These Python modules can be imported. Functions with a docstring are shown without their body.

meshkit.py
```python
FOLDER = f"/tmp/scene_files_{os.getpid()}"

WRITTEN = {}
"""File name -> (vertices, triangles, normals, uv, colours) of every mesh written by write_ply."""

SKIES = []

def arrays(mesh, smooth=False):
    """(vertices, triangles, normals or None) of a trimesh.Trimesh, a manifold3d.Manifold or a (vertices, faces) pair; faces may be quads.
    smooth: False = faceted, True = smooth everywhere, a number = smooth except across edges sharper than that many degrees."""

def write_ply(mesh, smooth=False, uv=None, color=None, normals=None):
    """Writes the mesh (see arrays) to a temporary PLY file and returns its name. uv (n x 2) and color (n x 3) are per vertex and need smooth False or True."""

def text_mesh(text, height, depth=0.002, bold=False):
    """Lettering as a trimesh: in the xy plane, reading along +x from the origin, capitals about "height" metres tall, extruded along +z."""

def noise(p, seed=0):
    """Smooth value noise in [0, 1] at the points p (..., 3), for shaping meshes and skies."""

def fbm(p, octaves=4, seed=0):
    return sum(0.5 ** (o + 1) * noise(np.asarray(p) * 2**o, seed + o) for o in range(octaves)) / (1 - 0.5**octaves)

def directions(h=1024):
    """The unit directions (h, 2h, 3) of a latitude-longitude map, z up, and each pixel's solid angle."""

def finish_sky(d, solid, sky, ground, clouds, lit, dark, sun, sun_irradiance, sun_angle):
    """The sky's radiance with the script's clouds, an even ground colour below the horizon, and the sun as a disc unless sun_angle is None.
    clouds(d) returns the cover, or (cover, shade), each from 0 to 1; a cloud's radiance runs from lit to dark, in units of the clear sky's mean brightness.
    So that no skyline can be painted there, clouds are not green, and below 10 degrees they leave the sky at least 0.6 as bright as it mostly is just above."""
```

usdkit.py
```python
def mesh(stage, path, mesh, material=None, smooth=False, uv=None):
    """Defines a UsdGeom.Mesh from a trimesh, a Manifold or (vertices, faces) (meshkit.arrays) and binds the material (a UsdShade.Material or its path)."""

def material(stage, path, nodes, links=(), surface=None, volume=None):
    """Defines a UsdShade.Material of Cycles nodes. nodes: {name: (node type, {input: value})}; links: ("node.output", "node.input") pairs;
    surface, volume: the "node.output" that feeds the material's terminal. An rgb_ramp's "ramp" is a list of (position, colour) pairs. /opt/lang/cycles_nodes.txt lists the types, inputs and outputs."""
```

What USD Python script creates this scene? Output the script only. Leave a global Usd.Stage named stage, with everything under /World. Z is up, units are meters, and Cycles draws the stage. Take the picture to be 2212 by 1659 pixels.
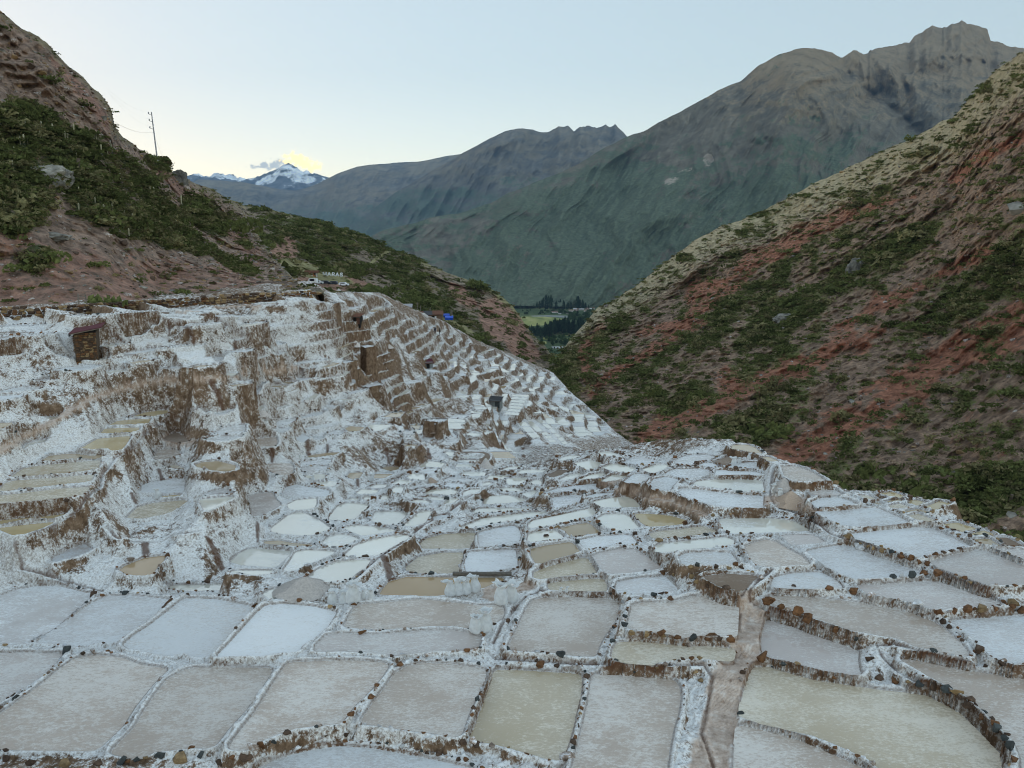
import math, random
import numpy as np, trimesh, usdkit, meshkit
import shapely
from shapely.geometry import Polygon, LineString, Point
from scipy.interpolate import LinearNDInterpolator, NearestNDInterpolator, RBFInterpolator
from scipy.spatial import cKDTree
from pxr import Usd, UsdGeom, UsdLux, UsdShade, Gf, Sdf, Vt

stage = Usd.Stage.CreateInMemory()
UsdGeom.SetStageUpAxis(stage, UsdGeom.Tokens.z)
UsdGeom.SetStageMetersPerUnit(stage, 1.0)
world = UsdGeom.Xform.Define(stage, '/World')
stage.SetDefaultPrim(world.GetPrim())

# ------------------------------------------------------------------ camera, sky, sun, exposure
PITCH = math.radians(10.25)
FPX = 769.0                                     # focal length in pixels of a 1024 x 768 picture
cam = UsdGeom.Camera.Define(stage, '/World/camera')
cam.CreateHorizontalApertureAttr(36.0)
cam.CreateVerticalApertureAttr(27.0)
cam.CreateFocalLengthAttr(36.0 * FPX / 1024)
cam.CreateClippingRangeAttr(Gf.Vec2f(0.1, 200000))
cam.CreateFStopAttr(0.0)
cam.AddRotateXOp().Set(90 - math.degrees(PITCH))
EXPOSURE = 2.68
cam.CreateExposureAttr(EXPOSURE)
SUN_AZ, SUN_EL = math.radians(-40.0), math.radians(2.0)      # towards the sun, from straight ahead (+y) to the right
SKY_STRENGTH = 0.12
CLOUD_GOLD, CLOUD_GREY = (2.9, 2.2, 0.95), (0.85, 0.92, 0.92)
HAZE, HAZE_COLOR = 2.2e-5, (0.36, 0.62, 1.0)
sun = UsdLux.DistantLight.Define(stage, '/World/sun')
sun.CreateIntensityAttr(0.02)
sun.CreateAngleAttr(0.5)
sun.CreateNormalizeAttr(True)
sun.CreateColorAttr(Gf.Vec3f(1.0, 0.78, 0.5))
sun.AddRotateZOp().Set(-math.degrees(SUN_AZ))
sun.AddRotateXOp().Set(-(90 - math.degrees(SUN_EL)))          # shines along -z, from ahead-left towards the camera
sky = UsdLux.DomeLight.Define(stage, '/World/sky')
sky.GetPrim().SetCustomDataByKey('kind', 'structure')

def mat(name, nodes, links, surface='p.BSDF', volume=None):
    return usdkit.material(stage, '/World/Looks/' + name, nodes, links, surface=surface, volume=volume)

def dir_of(u, v):
    """Direction of a pixel of the 1024 x 768 picture, as (x per y, z per y)."""
    xi, yi = (np.asarray(u, float) - 512) / FPX, (384 - np.asarray(v, float)) / FPX
    fy = math.cos(PITCH) + yi * math.sin(PITCH)
    return xi / fy, (-math.sin(PITCH) + yi * math.cos(PITCH)) / fy

def at(u, v, y):
    a, b = dir_of(u, v)
    return np.stack([a * y, np.broadcast_to(y, np.shape(a)) * 1.0, b * y], -1)

def disp(x, y):          # reading coordinates of a 2212 wide picture -> 1024 wide
    return np.asarray(x, float) / 2.16016, np.asarray(y, float) / 2.16016

nz = lambda p, s, o=4, seed=0: meshkit.fbm(np.asarray(p) * s, o, seed) - 0.5
# ------------------------------------------------------------------ the salt ponds: outlines, then levels
REGION = {'R1': (0, 2200, 1.6458), 'R2': (1344, 2200, 1.6458), 'R3': (2688, 2200, 1.6458), 'R4': (0, 1600, 2.212), 'R5': (900, 1600, 2.011),
          'R6': (1900, 1650, 2.011), 'R7': (2900, 1650, 1.954), 'Z1': (0, 1100, 2.765), 'Z2': (700, 1000, 2.765), 'Z3': (1400, 1100, 2.458)}
OUTLINES = '''
R1
L 0,610 130,605 400,612 410,625 360,690 250,790 130,860 0,950 -120,960 -120,615
G 490,640 620,620 800,640 900,680 1110,715 1075,740 1010,800 880,960 800,1090 640,1240 620,1255 0,1245 -120,1240 -120,1060 0,1000 60,960 240,830 400,700
G 1190,720 1250,705 1420,700 1780,705 1750,760 1680,870 1600,980 1480,1110 1380,1240 1270,1230 1000,1260 900,1310 690,1265 720,1240 860,1100 920,1000 1000,880 1080,780
B 0,240 100,200 250,175 380,170 480,200 560,220 615,215 560,290 480,360 380,440 250,520 200,550 160,560 0,565 -120,570 -120,300
B 690,240 850,235 950,245 1050,255 1110,265 1050,330 980,390 860,480 760,545 620,555 480,580 420,560 300,550 215,550 280,500 400,420 500,350 580,290
W 1190,255 1400,260 1560,290 1660,310 1630,350 1560,430 1480,520 1390,610 1340,650 1250,640 1200,620 1080,640 900,600 830,590 790,560 860,500 980,420 1080,340
W 1720,300 1850,290 2050,310 2190,345 2130,440 2050,510 1960,570 1930,620 1840,615 1700,640 1500,640 1390,655 1400,630 1480,550 1570,450 1660,350
M 1010,185 1150,170 1480,165 1500,185 1490,210 1250,215 1100,205
M 1690,230 1760,195 1900,185 2100,190 2140,200 2090,260 1950,265 1750,265
R2
G -352,670 0,655 150,660 270,670 320,690 300,720 260,780 190,860 80,970 20,1050 -5,1080 -150,1090 -300,1110 -500,1180 -620,1260 -740,1240 -730,1210 -650,1100 -560,990 -460,830 -400,740
G 340,740 430,690 520,672 700,680 900,705 945,720 935,800 880,900 830,1010 790,1130 770,1170 600,1140 300,1100 110,1070 130,1030 200,930 280,830
P 985,715 1200,722 1400,735 1560,740 1565,800 1555,900 1530,1000 1505,1110 1470,1230 1440,1325 1340,1310 1200,1270 1000,1215 830,1190 820,1160 860,1080 905,960 950,830
G 1620,745 1800,750 2000,765 2160,780 2200,830 2205,900 2190,1000 2160,1100 2140,1200 2120,1356 2100,1500 1440,1500 1490,1350 1530,1200 1560,1080 1590,950
B -560,1356 -450,1310 -300,1260 -150,1225 0,1210 200,1225 400,1260 650,1310 850,1356 1000,1500 -700,1500
G 110,295 300,280 480,260 620,270 800,290 900,300 1000,300 1055,310 1060,350 1050,400 980,425 950,450 850,460 700,440 560,440 400,455 200,465 40,450 10,440 40,380 70,330
L 0,480 200,490 400,475 560,460 700,460 850,480 900,500 910,530 890,580 820,600 600,605 400,625 350,640 300,625 150,610 0,605 -180,610 -170,560 -100,490
G 1230,270 1300,250 1500,245 1700,250 1790,270 1805,300 1790,380 1760,440 1710,500 1680,560 1650,640 1500,635 1350,610 1200,605 1090,600 1075,570 1110,500 1150,420 1190,330
O 230,240 300,150 420,115 720,120 1100,120 1190,100 1150,130 1000,160 880,210 700,235 620,250 400,245
R3
G -330,300 -250,280 -100,285 60,245 130,240 250,265 310,295 365,310 360,400 355,500 300,510 150,510 0,520 -100,500 -330,470 -370,450 -350,380
P -430,540 -300,530 -150,545 0,560 200,565 300,575 345,590 340,630 330,665 200,660 100,650 -50,660 -200,690 -350,680 -470,655 -460,590
L 535,390 620,400 720,420 850,460 950,510 1060,560 1150,600 1140,650 1150,720 1170,760 1100,765 1000,750 900,735 800,710 700,680 600,660 520,640 500,600 500,520 520,440
G 520,250 600,235 750,240 1000,265 1250,295 1400,310 1500,340 1600,390 1700,450 1800,540 1860,610 1850,640 1700,620 1500,570 1380,520 1250,500 1100,470 980,430 850,390 750,350 640,320 540,290
P 450,700 560,695 700,740 850,780 1100,820 1300,850 1500,870 1650,890 1740,905 1800,960 1900,1040 1990,1130 2060,1230 2080,1356 2080,1440 1360,1440 1200,1310 1000,1220 850,1160 680,1120 500,1080 360,1030 365,960 390,850 420,760
G 345,1070 500,1100 650,1140 750,1170 900,1230 1050,1300 1180,1356 1280,1420 1290,1460 320,1460 325,1250 335,1150
G 1420,640 1600,670 1800,715 1990,745 2212,735 2400,740 2400,1460 2180,1460 2190,1300 2150,1200 2050,1100 1950,1000 1850,910 1760,860 1680,820 1600,780 1500,720 1410,670
B 1700,400 1900,385 2100,365 2400,370 2400,690 2120,690 2050,660 1990,640 1930,570 1850,500 1770,440
W 590,120 700,95 850,85 930,95 1000,140 1060,205 950,190 850,200 720,200 560,190
L 1120,165 1300,165 1550,145 1720,140 1800,180 1950,240 2080,290 2050,310 1950,325 1800,320 1620,345 1520,300 1350,260 1200,240 1150,200
D 130,110 300,95 500,110 480,150 400,200 330,215 250,195 160,150
R7
T -40,200 80,195 140,215 215,275 150,270 60,250 -40,235
T 185,295 250,290 330,325 260,330
G 345,365 450,360 560,395 640,440 700,485 600,490 450,490 370,450
W -80,370 0,340 100,330 180,335 230,385 100,385 -60,382
L 555,560 650,545 760,545 830,590 700,595 600,600
W 570,640 650,605 780,600 860,625 940,660 800,680 620,690
B 600,710 750,705 900,690 1080,680 1150,710 1250,755 1340,795 1240,815 1100,830 900,835 800,820 700,770 610,725
B 830,890 1000,865 1200,845 1400,830 1500,835 1600,880 1700,930 1830,980 1750,1000 1600,1030 1450,1080 1350,1070 1200,1020 1080,985 980,950 900,920
B 530,1015 650,990 780,970 880,970 1000,1020 1150,1080 1300,1130 1440,1180 1400,1210 1200,1225 1000,1230 900,1240 870,1225 700,1150 620,1090
L 1460,1090 1600,1060 1750,1020 1880,1000 2000,1040 2212,1130 2330,1170 2330,1270 2150,1280 1930,1280 1700,1200 1560,1150
L 1970,1000 2100,1000 2212,1005 2330,1020 2330,1120 2212,1090 2080,1040
Y 1570,810 1700,795 1830,835 1870,855 1750,885 1620,840
Y 1770,890 1900,855 1970,880 1985,905 1850,905
T 1790,925 1950,920 2050,990 1900,970
D 1960,910 2080,910 2200,970 2200,995 2070,990
Y 1090,570 1200,560 1290,590 1270,610 1170,595
Y 1320,640 1340,622 1400,625 1480,650 1390,670 1330,660
Y 1420,685 1560,630 1660,650 1540,710
P 1170,665 1250,650 1360,680 1250,695 1190,690
Y 1130,638 1250,615 1290,635 1180,650
T 1270,715 1390,690 1500,715 1440,740 1330,730
P 1310,745 1400,725 1540,785 1470,795 1390,780
P 930,590 1010,585 1080,620 1010,625
P 1030,650 1090,640 1150,665 1100,668
M -147,790 -130,768 0,762 150,758 300,765 430,780 520,820 590,868 450,870 200,880 -50,885 -110,850
L 340,900 450,890 580,890 640,920 690,950 600,960 480,970 410,970 380,930
G 60,980 130,950 230,925 300,940 400,1000 500,1050 560,1100 560,1130 480,1130 350,1140 220,1150 150,1130 110,1080 80,1030
R6
M 890,265 1000,255 1130,290 1060,315 960,300
M 600,310 700,285 790,290 720,325 610,335
M 730,345 850,325 960,345 900,395 840,415 740,370
B 1100,350 1180,305 1280,305 1420,335 1380,350 1230,375
M 935,385 1020,355 1120,360 1230,390 1160,435 1040,425
M 1255,400 1370,360 1500,360 1420,410 1340,440
B 1480,340 1620,285 1760,280 1860,300 1780,330 1620,375
D 1830,340 1950,290 1990,300 1980,360 1930,380
W 1690,370 1760,345 1830,350 1900,385 1800,388
B 1440,430 1520,395 1700,390 1800,400 1800,440 1650,470 1500,465
W 1850,405 2000,400 2150,415 2240,440 2230,452 2000,452 1830,450
B 1320,520 1350,475 1450,455 1560,480 1510,530 1480,580 1360,565
W 1110,500 1190,440 1280,430 1360,460 1300,480 1230,520 1150,515
M 930,490 1030,440 1120,435 1160,460 1060,490 960,505
D 490,450 600,400 680,405 710,425 560,475
M 590,490 680,440 780,425 840,435 690,490
M 740,490 850,440 950,425 1000,440 880,480
M 185,500 190,470 330,460 360,475 290,525 210,530
M 340,510 430,475 510,500 470,530
M 120,545 250,540 360,555 280,585 160,580
B 480,585 600,545 750,525 900,505 960,540 1020,565 850,565 600,588 480,610
B 545,620 700,600 780,600 820,640 740,670 640,700 560,700
W 820,610 900,590 1100,582 1100,594 900,622 830,630
M 860,655 1000,625 1150,610 1210,640 1270,700 1100,710 950,705
M 10,640 60,605 200,600 370,640 300,665 100,680 0,685
M 300,590 420,565 430,580 370,630
M -90,750 -60,715 0,705 200,705 390,705 380,720 150,740 0,748
M -210,888 -180,860 0,785 150,765 400,735 560,725 570,735 400,780 290,810 100,835 0,855
M 355,830 400,800 600,760 850,705 930,735 850,780 700,810 580,840 400,875 360,870
M 900,790 960,755 1100,745 1170,770 1220,830 1250,860 1180,880 1050,890 960,850
Y 1200,745 1350,750 1500,765 1620,800 1620,830 1500,850 1300,860 1250,820 1210,780
T 600,865 700,840 830,820 870,840 940,900 900,910 780,930 700,940 640,900
M 360,910 450,885 580,880 630,920 650,945 560,970 400,985 350,975
W 750,960 900,930 1100,915 1180,920 1230,980 1220,1000 1050,995 900,1030 830,1045 790,1010
T 375,1025 500,1000 700,970 740,1000 780,1050 700,1085 550,1120 440,1165 410,1140 380,1080
P 400,1215 500,1170 650,1130 810,1090 850,1110 900,1190 920,1235 800,1235 600,1260 450,1280 400,1260
L 860,1080 950,1050 1100,1025 1200,1030 1300,1080 1400,1150 1440,1180 1350,1200 1150,1225 980,1235 930,1180
P 510,1300 600,1285 800,1265 970,1260 990,1320 990,1370 850,1370 700,1365 520,1360
B 1060,1290 1200,1260 1450,1240 1510,1300 1560,1360 1400,1395 1200,1400 1060,1385 1050,1340
P 1310,910 1400,885 1550,870 1750,845 1820,870 1890,900 1700,930 1500,950 1350,960
M 1360,1010 1400,985 1600,965 1800,945 1930,930 2000,960 1990,1000 1800,1030 1600,1045 1420,1070 1360,1050
W 1550,1090 1600,1060 1800,1050 1970,1060 2000,1100 2040,1150 2000,1165 1700,1160 1580,1165
B -35,900 0,890 100,865 250,840 290,870 310,920 290,980 200,1010 0,1020 -30,1025
B -120,1050 0,1045 150,1035 265,1030 275,1100 285,1180 200,1190 50,1215 -130,1225 -150,1150
M 270,440 290,405 400,395 530,405 460,430
M 130,410 200,380 310,370 290,400 150,415
M 20,480 50,450 170,450 170,480 60,490
M 0,510 50,497 80,510 0,540
M 1650,520 1700,490 1850,475 2050,475 2220,485 2235,580 2100,583 1950,563 1750,540
B 1540,572 1560,547 1700,553 1900,582 2100,602 2230,605 2230,690 2225,715 2100,715 1850,700 1700,660 1560,610
R5
M 330,970 470,860 560,835 620,850 720,900 810,960 800,975 700,1020 600,1030 400,1015 340,1000
M 790,880 860,790 940,760 1100,775 1110,800 1060,850 1000,900 900,915 800,910
M 1120,910 1160,835 1300,830 1430,840 1380,900 1320,950 1200,940
M 1380,945 1450,890 1510,835 1620,825 1590,870 1560,930 1440,960
M 900,960 1000,940 1150,950 1290,970 1350,990 1200,1010 1060,1030 980,1000
M 740,1080 780,1035 860,1010 960,1020 1040,1050 980,1080 900,1125 780,1130
M 900,1190 1000,1100 1150,1050 1300,1025 1430,1015 1430,1040 1360,1090 1200,1180 1000,1200
M 590,1385 700,1290 850,1230 1000,1215 1150,1215 1090,1280 1000,1350 900,1390 750,1400
M 0,1235 80,1165 160,1125 300,1125 500,1145 490,1180 430,1240 370,1280 250,1275 100,1265
M 420,1310 480,1230 530,1150 620,1135 820,1145 860,1150 800,1190 700,1230 600,1270 530,1310
M 0,1305 100,1300 250,1300 370,1300 320,1330 200,1340 0,1315
T 260,1070 400,1060 500,1080 670,1095 660,1115 500,1110 300,1095
B 420,700 450,640 520,615 620,635 800,665 800,700 760,730 600,720 500,720
L 150,720 220,690 350,680 380,740 420,780 360,820 260,870 190,880 170,800
M 460,780 540,740 700,725 700,770 680,810 560,825 480,820
M 660,610 800,590 870,590 840,640 760,640
G 270,465 350,450 500,450 520,490 500,545 400,555 310,510
B 570,450 700,425 820,420 800,455 680,468 580,468
B 575,490 680,475 790,472 770,510 650,525 590,520
M 600,550 720,535 770,540 760,575 680,590 620,570
P 1510,1090 1560,1045 1700,1010 1960,995 1970,1060 1960,1130 1800,1140 1540,1140
P 1370,1300 1500,1190 1700,1155 1870,1155 1860,1240 1850,1325 1700,1335 1500,1335
W 1590,910 1620,870 1750,855 1740,890 1650,905
M 1530,700 1600,660 1750,650 1820,670 1830,690 1750,712 1650,705
M 1480,720 1600,715 1750,725 1700,755 1640,755 1550,735
M 1420,760 1480,738 1560,742 1620,775 1500,770
M 1690,780 1750,730 1830,725 1780,770
M 1850,720 1860,680 1920,655 2010,655 1960,690
B 1690,590 1750,560 1870,565 1940,580 1900,605 1750,598
B 1680,640 1740,605 1880,615 1850,650 1780,660
M 1820,550 1880,515 2040,520 2030,560 1900,555
M 2040,580 2070,550 2212,545 2200,585
B 1940,640 1960,600 2100,595 2020,635
M 1000,690 1060,655 1190,665 1170,690 1080,705
M 920,745 980,725 1050,730 1000,755
M 1060,745 1080,710 1140,720 1130,755
M 1195,745 1220,700 1300,710 1240,755
M 1290,660 1330,630 1390,640 1370,700 1310,690
M 1100,640 1180,615 1270,620 1250,650 1170,655
M 1270,620 1350,580 1460,590 1410,630 1330,620
T 1140,580 1160,535 1320,535 1220,580
T 930,560 960,525 1070,520 1030,580 980,585
M 1400,575 1440,530 1550,540 1560,590 1460,580
B 1480,520 1560,492 1660,497 1620,540 1540,530
M 1500,485 1580,430 1720,450 1680,488
M 1760,490 1780,450 1870,445 1840,480
M 1710,375 1730,355 1790,360 1770,410
T 1205,500 1240,475 1370,475 1370,500 1290,520
T 600,410 650,385 800,365 900,360 850,390 700,410
G 210,320 220,255 380,240 390,290 370,330 280,330
W 290,210 380,175 500,170 430,215
W 350,155 400,110 540,97 520,125 470,150
W 550,95 650,55 780,38 720,75 620,95
B 610,240 680,235 760,235 740,270 680,275
B 770,230 820,195 930,200 880,235
T 900,185 960,155 1090,165 1030,205 960,210
M 1100,160 1130,140 1300,145 1250,180 1160,205
T 1380,310 1480,300 1520,320 1400,325
W 1500,270 1560,245 1640,245 1590,272
M 1500,290 1560,276 1570,300
W 1360,220 1400,192 1480,197 1450,230
T 1390,185 1420,150 1530,150 1500,190
T 1215,90 1290,50 1400,45 1350,90
W 1560,120 1620,105 1720,105 1700,130
W 1740,100 1800,65 1910,70 1880,95
B 1720,290 1740,255 1820,260 1800,290
M 1870,225 1910,205 2000,215 1970,245 1900,235
T 790,55 820,30 900,25 880,50
M 1895,335 2040,335 2020,362 1875,362
M 1870,367 2018,367 1995,392 1848,392
M 1845,397 1992,397 1972,420 1828,420
M 1824,425 1970,425 1950,452 1808,452
M 1804,458 1948,458 1930,488 1792,488
R4
W 1860,235 1940,190 2050,165 2140,160 2130,240 2000,248 1870,252
W 1770,290 1850,265 2110,260 2100,280 2000,310 1850,320
G 1340,440 1370,380 1460,365 1560,380 1580,420 1520,450 1440,470 1350,475
T 1690,510 1760,485 1900,475 2050,510 2075,560 1980,585 1850,570 1720,540
P 1390,520 1520,500 1610,545 1600,560 1480,540
W 1220,740 1230,690 1300,660 1610,620 1620,680 1600,755 1400,760 1250,755
Y 1390,787 1500,772 1580,770 1570,790 1430,800
P 1090,980 1190,880 1330,840 1600,815 1650,820 1560,890 1480,940 1250,990
M 1760,880 1730,810 1900,795 2050,785 2030,810 1900,880 1790,935
B 1720,780 1850,740 1970,710 1990,740 2040,770 1900,778
P 90,610 200,540 300,520 600,490 875,465 880,490 855,550 700,580 300,615 110,625
P 0,715 30,670 120,645 450,620 830,590 800,650 750,665 500,690 200,725 0,750 -130,765 -130,720
P 0,775 200,755 500,715 780,700 780,740 700,790 400,825 150,845 0,860 -130,870 -130,790
Y 0,890 300,865 650,830 640,880 600,940 490,980 300,985 0,1030 -130,1040 -130,900
Y 0,1055 250,1025 490,1000 430,1040 250,1110 120,1130 0,1080 -130,1090 -130,1065
T 350,475 420,430 600,410 860,415 930,440 870,455 600,468 420,485
Y 690,370 850,280 1140,255 1130,290 1090,350 1030,415 980,400 950,375 800,385
Y 860,245 910,195 1000,188 1220,182 1210,220 1150,235 1000,245
Y 930,172 1020,125 1150,112 1320,107 1290,158 1200,168 1000,176
Y 1100,105 1260,50 1400,32 1500,32 1450,70 1330,95
S 450,1330 560,1260 740,1195 810,1250 740,1290 600,1340 470,1370
O 1030,1430 1080,1390 1250,1320 1450,1295 1430,1350 1380,1400 1330,1470 1250,1490 1120,1480
T 0,145 120,140 90,170 0,205 -130,215 -130,150
D 1420,280 1500,230 1560,225 1650,300 1620,330 1480,310
Z1
B -60,655 0,648 100,630 350,605 590,590 600,602 350,630 100,652 -60,668
B -60,524 0,518 100,500 480,488 480,502 100,525 -60,536
M 1300,632 1400,605 1700,580 1840,575 1650,602 1400,642
P 1070,730 1200,710 1430,690 1400,707 1150,747
P 840,892 1000,865 1210,845 1160,885 1000,897
W 560,1000 700,960 900,945 1100,945 1000,985 800,1005
W 380,1115 520,1080 720,1070 600,1110 480,1125
W -60,1235 0,1225 150,1180 490,1170 400,1215 150,1240 -60,1250
W -60,1272 0,1268 260,1255 220,1300 0,1340 -60,1345
T 1400,905 1550,880 1740,870 1600,910 1440,930
W 0,838 100,825 280,815 150,840 0,852
M 1660,770 1900,738 2212,712 2212,728 1800,765
B 700,410 1000,402 1400,368 1700,348 1700,362 1300,392 1000,422
B 2050,515 2212,505 2212,518 2100,527
Z2
T 60,1250 250,1210 480,1200 440,1225 200,1260
T 470,1450 600,1420 830,1405 790,1425 600,1460
W 1190,1382 1300,1350 1510,1340 1400,1385
T 1060,1420 1190,1390 1340,1390 1230,1425
T 930,1465 1040,1430 1230,1430 1160,1462
T 900,1495 930,1470 1130,1470 1050,1497
W 1820,1525 1950,1480 2080,1470 2000,1510 1880,1535
W 1990,1445 2060,1415 2212,1405 2212,1430 2080,1455
W 1720,1190 1830,1170 1940,1165 1850,1195 1760,1202
W 1240,1200 1350,1170 1600,1150 1620,1165 1400,1195 1290,1215
W 1330,1250 1500,1232 1510,1248 1400,1260
W 950,1100 1050,1092 1170,1088 1100,1112 960,1116
W 520,1065 650,1050 860,1042 780,1075 600,1086
W 1000,970 1100,960 1160,985 1100,1002 1000,992
P 640,790 750,765 1000,742 850,790 700,807
W 420,680 500,668 570,678 500,697
W 1990,1000 2100,990 2150,1005 2050,1027
W 1070,515 1300,503 1500,488 1300,518
W 90,785 300,772 500,762 300,788
W 1660,540 1760,535 1700,552
Z3 B
M 1520,1112 1680,1120 1668,1140 1512,1132
M 1510,1138 1664,1146 1652,1168 1502,1158
M 1500,1164 1648,1174 1634,1198 1490,1186
M 1488,1192 1630,1204 1618,1226 1478,1214
M 1476,1220 1614,1232 1604,1256 1466,1244
M 1464,1250 1600,1262 1590,1286 1454,1274
M 1452,1280 1586,1292 1578,1318 1442,1308
M 1560,1384 1640,1378 1690,1420 1600,1424
M 1646,1376 1706,1372 1760,1416 1696,1420
M 1604,1430 1692,1426 1740,1474 1650,1478
M 1700,1424 1764,1420 1816,1470 1748,1474
M 1654,1484 1742,1480 1790,1530 1706,1534
M 1730,1356 1790,1396 1850,1390 1790,1352
M 1800,1402 1850,1440 1905,1436 1856,1396
M 1790,1480 1850,1476 1880,1506 1816,1510
M 1820,1516 1884,1512 1912,1540 1850,1544
M 1856,1550 1916,1546 1944,1574 1886,1580
M 1862,1446 1908,1442 1950,1484 1900,1488
M 1906,1494 1954,1490 1990,1520 1940,1526
M 1946,1532 1996,1526 2030,1560 1980,1566
M 1984,1572 2034,1566 2060,1594 2010,1598
T 640,1192 770,1150 870,1150 800,1180 740,1198
T 560,1226 634,1198 730,1204 650,1228
T 530,1245 556,1232 640,1234 560,1262
T 270,1330 340,1290 500,1285 440,1330
M 930,1100 970,1080 1000,1090 960,1112
M 1010,1110 1020,1080 1080,1085 1060,1112
M 950,1138 1000,1122 1110,1124 1060,1148
M 1120,1162 1140,1112 1220,1120 1190,1160
M 1140,1216 1240,1216 1256,1232 1148,1232
M 1150,1238 1260,1238 1272,1256 1160,1258
M 1110,1272 1226,1280 1218,1298 1114,1292
M 1116,1300 1214,1306 1204,1338 1124,1336
M 1410,1252 1440,1250 1510,1380 1484,1384
W 450,1000 540,978 650,975 600,1000 500,1012
W 0,1085 60,1062 100,1066 40,1096 0,1102
W 20,1050 120,1016 240,1006 180,1034 60,1056
W 680,878 760,874 812,892 740,902
W 820,940 880,936 884,966 830,958
W 990,910 1050,906 1080,930 1010,938
T 660,1378 760,1368 700,1400 620,1394
W 900,1346 980,1320 1100,1304 1080,1330 960,1370
T 470,1442 540,1408 636,1416 600,1452
W 430,1490 470,1462 600,1462 560,1502
M 80,1400 200,1398 350,1402 280,1440 170,1476 140,1440
W 590,1560 640,1530 790,1520 730,1560
W 880,1560 900,1520 1010,1540 960,1584
T 1060,1496 1200,1456 1300,1468 1180,1500
M 1130,1510 1290,1470 1330,1472 1220,1520
W 1700,1560 1760,1540 1830,1580 1720,1594
'''
ponds, region, layer = [], None, 'A'
for line in OUTLINES.strip().splitlines():
    w = line.split()
    if w[0] in REGION:
        region, layer = REGION[w[0]], ('B' if len(w) > 1 else 'A')
        continue
    px = np.array([[float(c) for c in t.split(',')] for t in w[1:]])
    px = (px / region[2] + np.array(region[:2])) / 3.9375
    ponds.append(dict(kind=w[0], px=px, layer=layer, left=region == REGION['R4']))

def resample(px, step):
    out = []
    for p, q in zip(px, np.roll(px, -1, 0)):
        n = max(1, int(np.ceil(np.linalg.norm(q - p) / step)))
        out += [p + (q - p) * k / n for k in range(n)]
    return np.array(out)

# forward distance of the terraces at some pixels (reading coordinates of a 2212 wide picture): x, y, level below the eye
LEVELS_A = [(0,1659,-15),(1100,1659,-15),(2212,1659,-15.2),(0,1290,-15),(1100,1290,-15.1),(2212,1290,-15.4),(1500,1420,-15.1),(500,1420,-15),
    (1400,1100,-16.2),(1750,1100,-16.2),(2100,1150,-16.2),(1560,960,-18),(1300,1000,-18.5),(2060,1090,-17),(1500,1200,-15.5),
    (1000,1100,-19),(700,1150,-16.6),(500,1210,-15.2),(1000,1200,-16),(900,1060,-21.5),(1000,960,-26),(1130,960,-30),
    (100,1060,-17.6),(0,1150,-15.3),(0,950,-15.9),(0,850,-13.2),(0,770,-10.4),(0,700,-7.7),(200,1200,-15),
    (400,850,-14.6),(400,700,-8.9),(600,640,-7.1),(600,800,-16),(600,950,-20.5),(400,1000,-18.4),
    (800,640,-9.7),(800,800,-20.5),(800,950,-24.4),(1000,720,-22.8),(1000,800,-27.8),(1000,880,-29.8)]
LEVELS_B = [(800,640,-9.7),(800,800,-20.5),(800,950,-24.4),(1000,720,-22.8),(1000,800,-27.8),(1000,880,-29.8),(1190,800,-39),(1130,850,-36),
    (1214,950,-40),(1320,935,-46),(1060,930,-30),(960,690,-18.5),(600,640,-7.1),(600,800,-16)]
def level_field(rows):
    q = np.array(rows, float)
    u, v = disp(q[:, 0], q[:, 1])
    return RBFInterpolator(np.stack([u, v], 1) / 100, np.log(-q[:, 2]), smoothing=0.002, kernel='thin_plate_spline')
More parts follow.
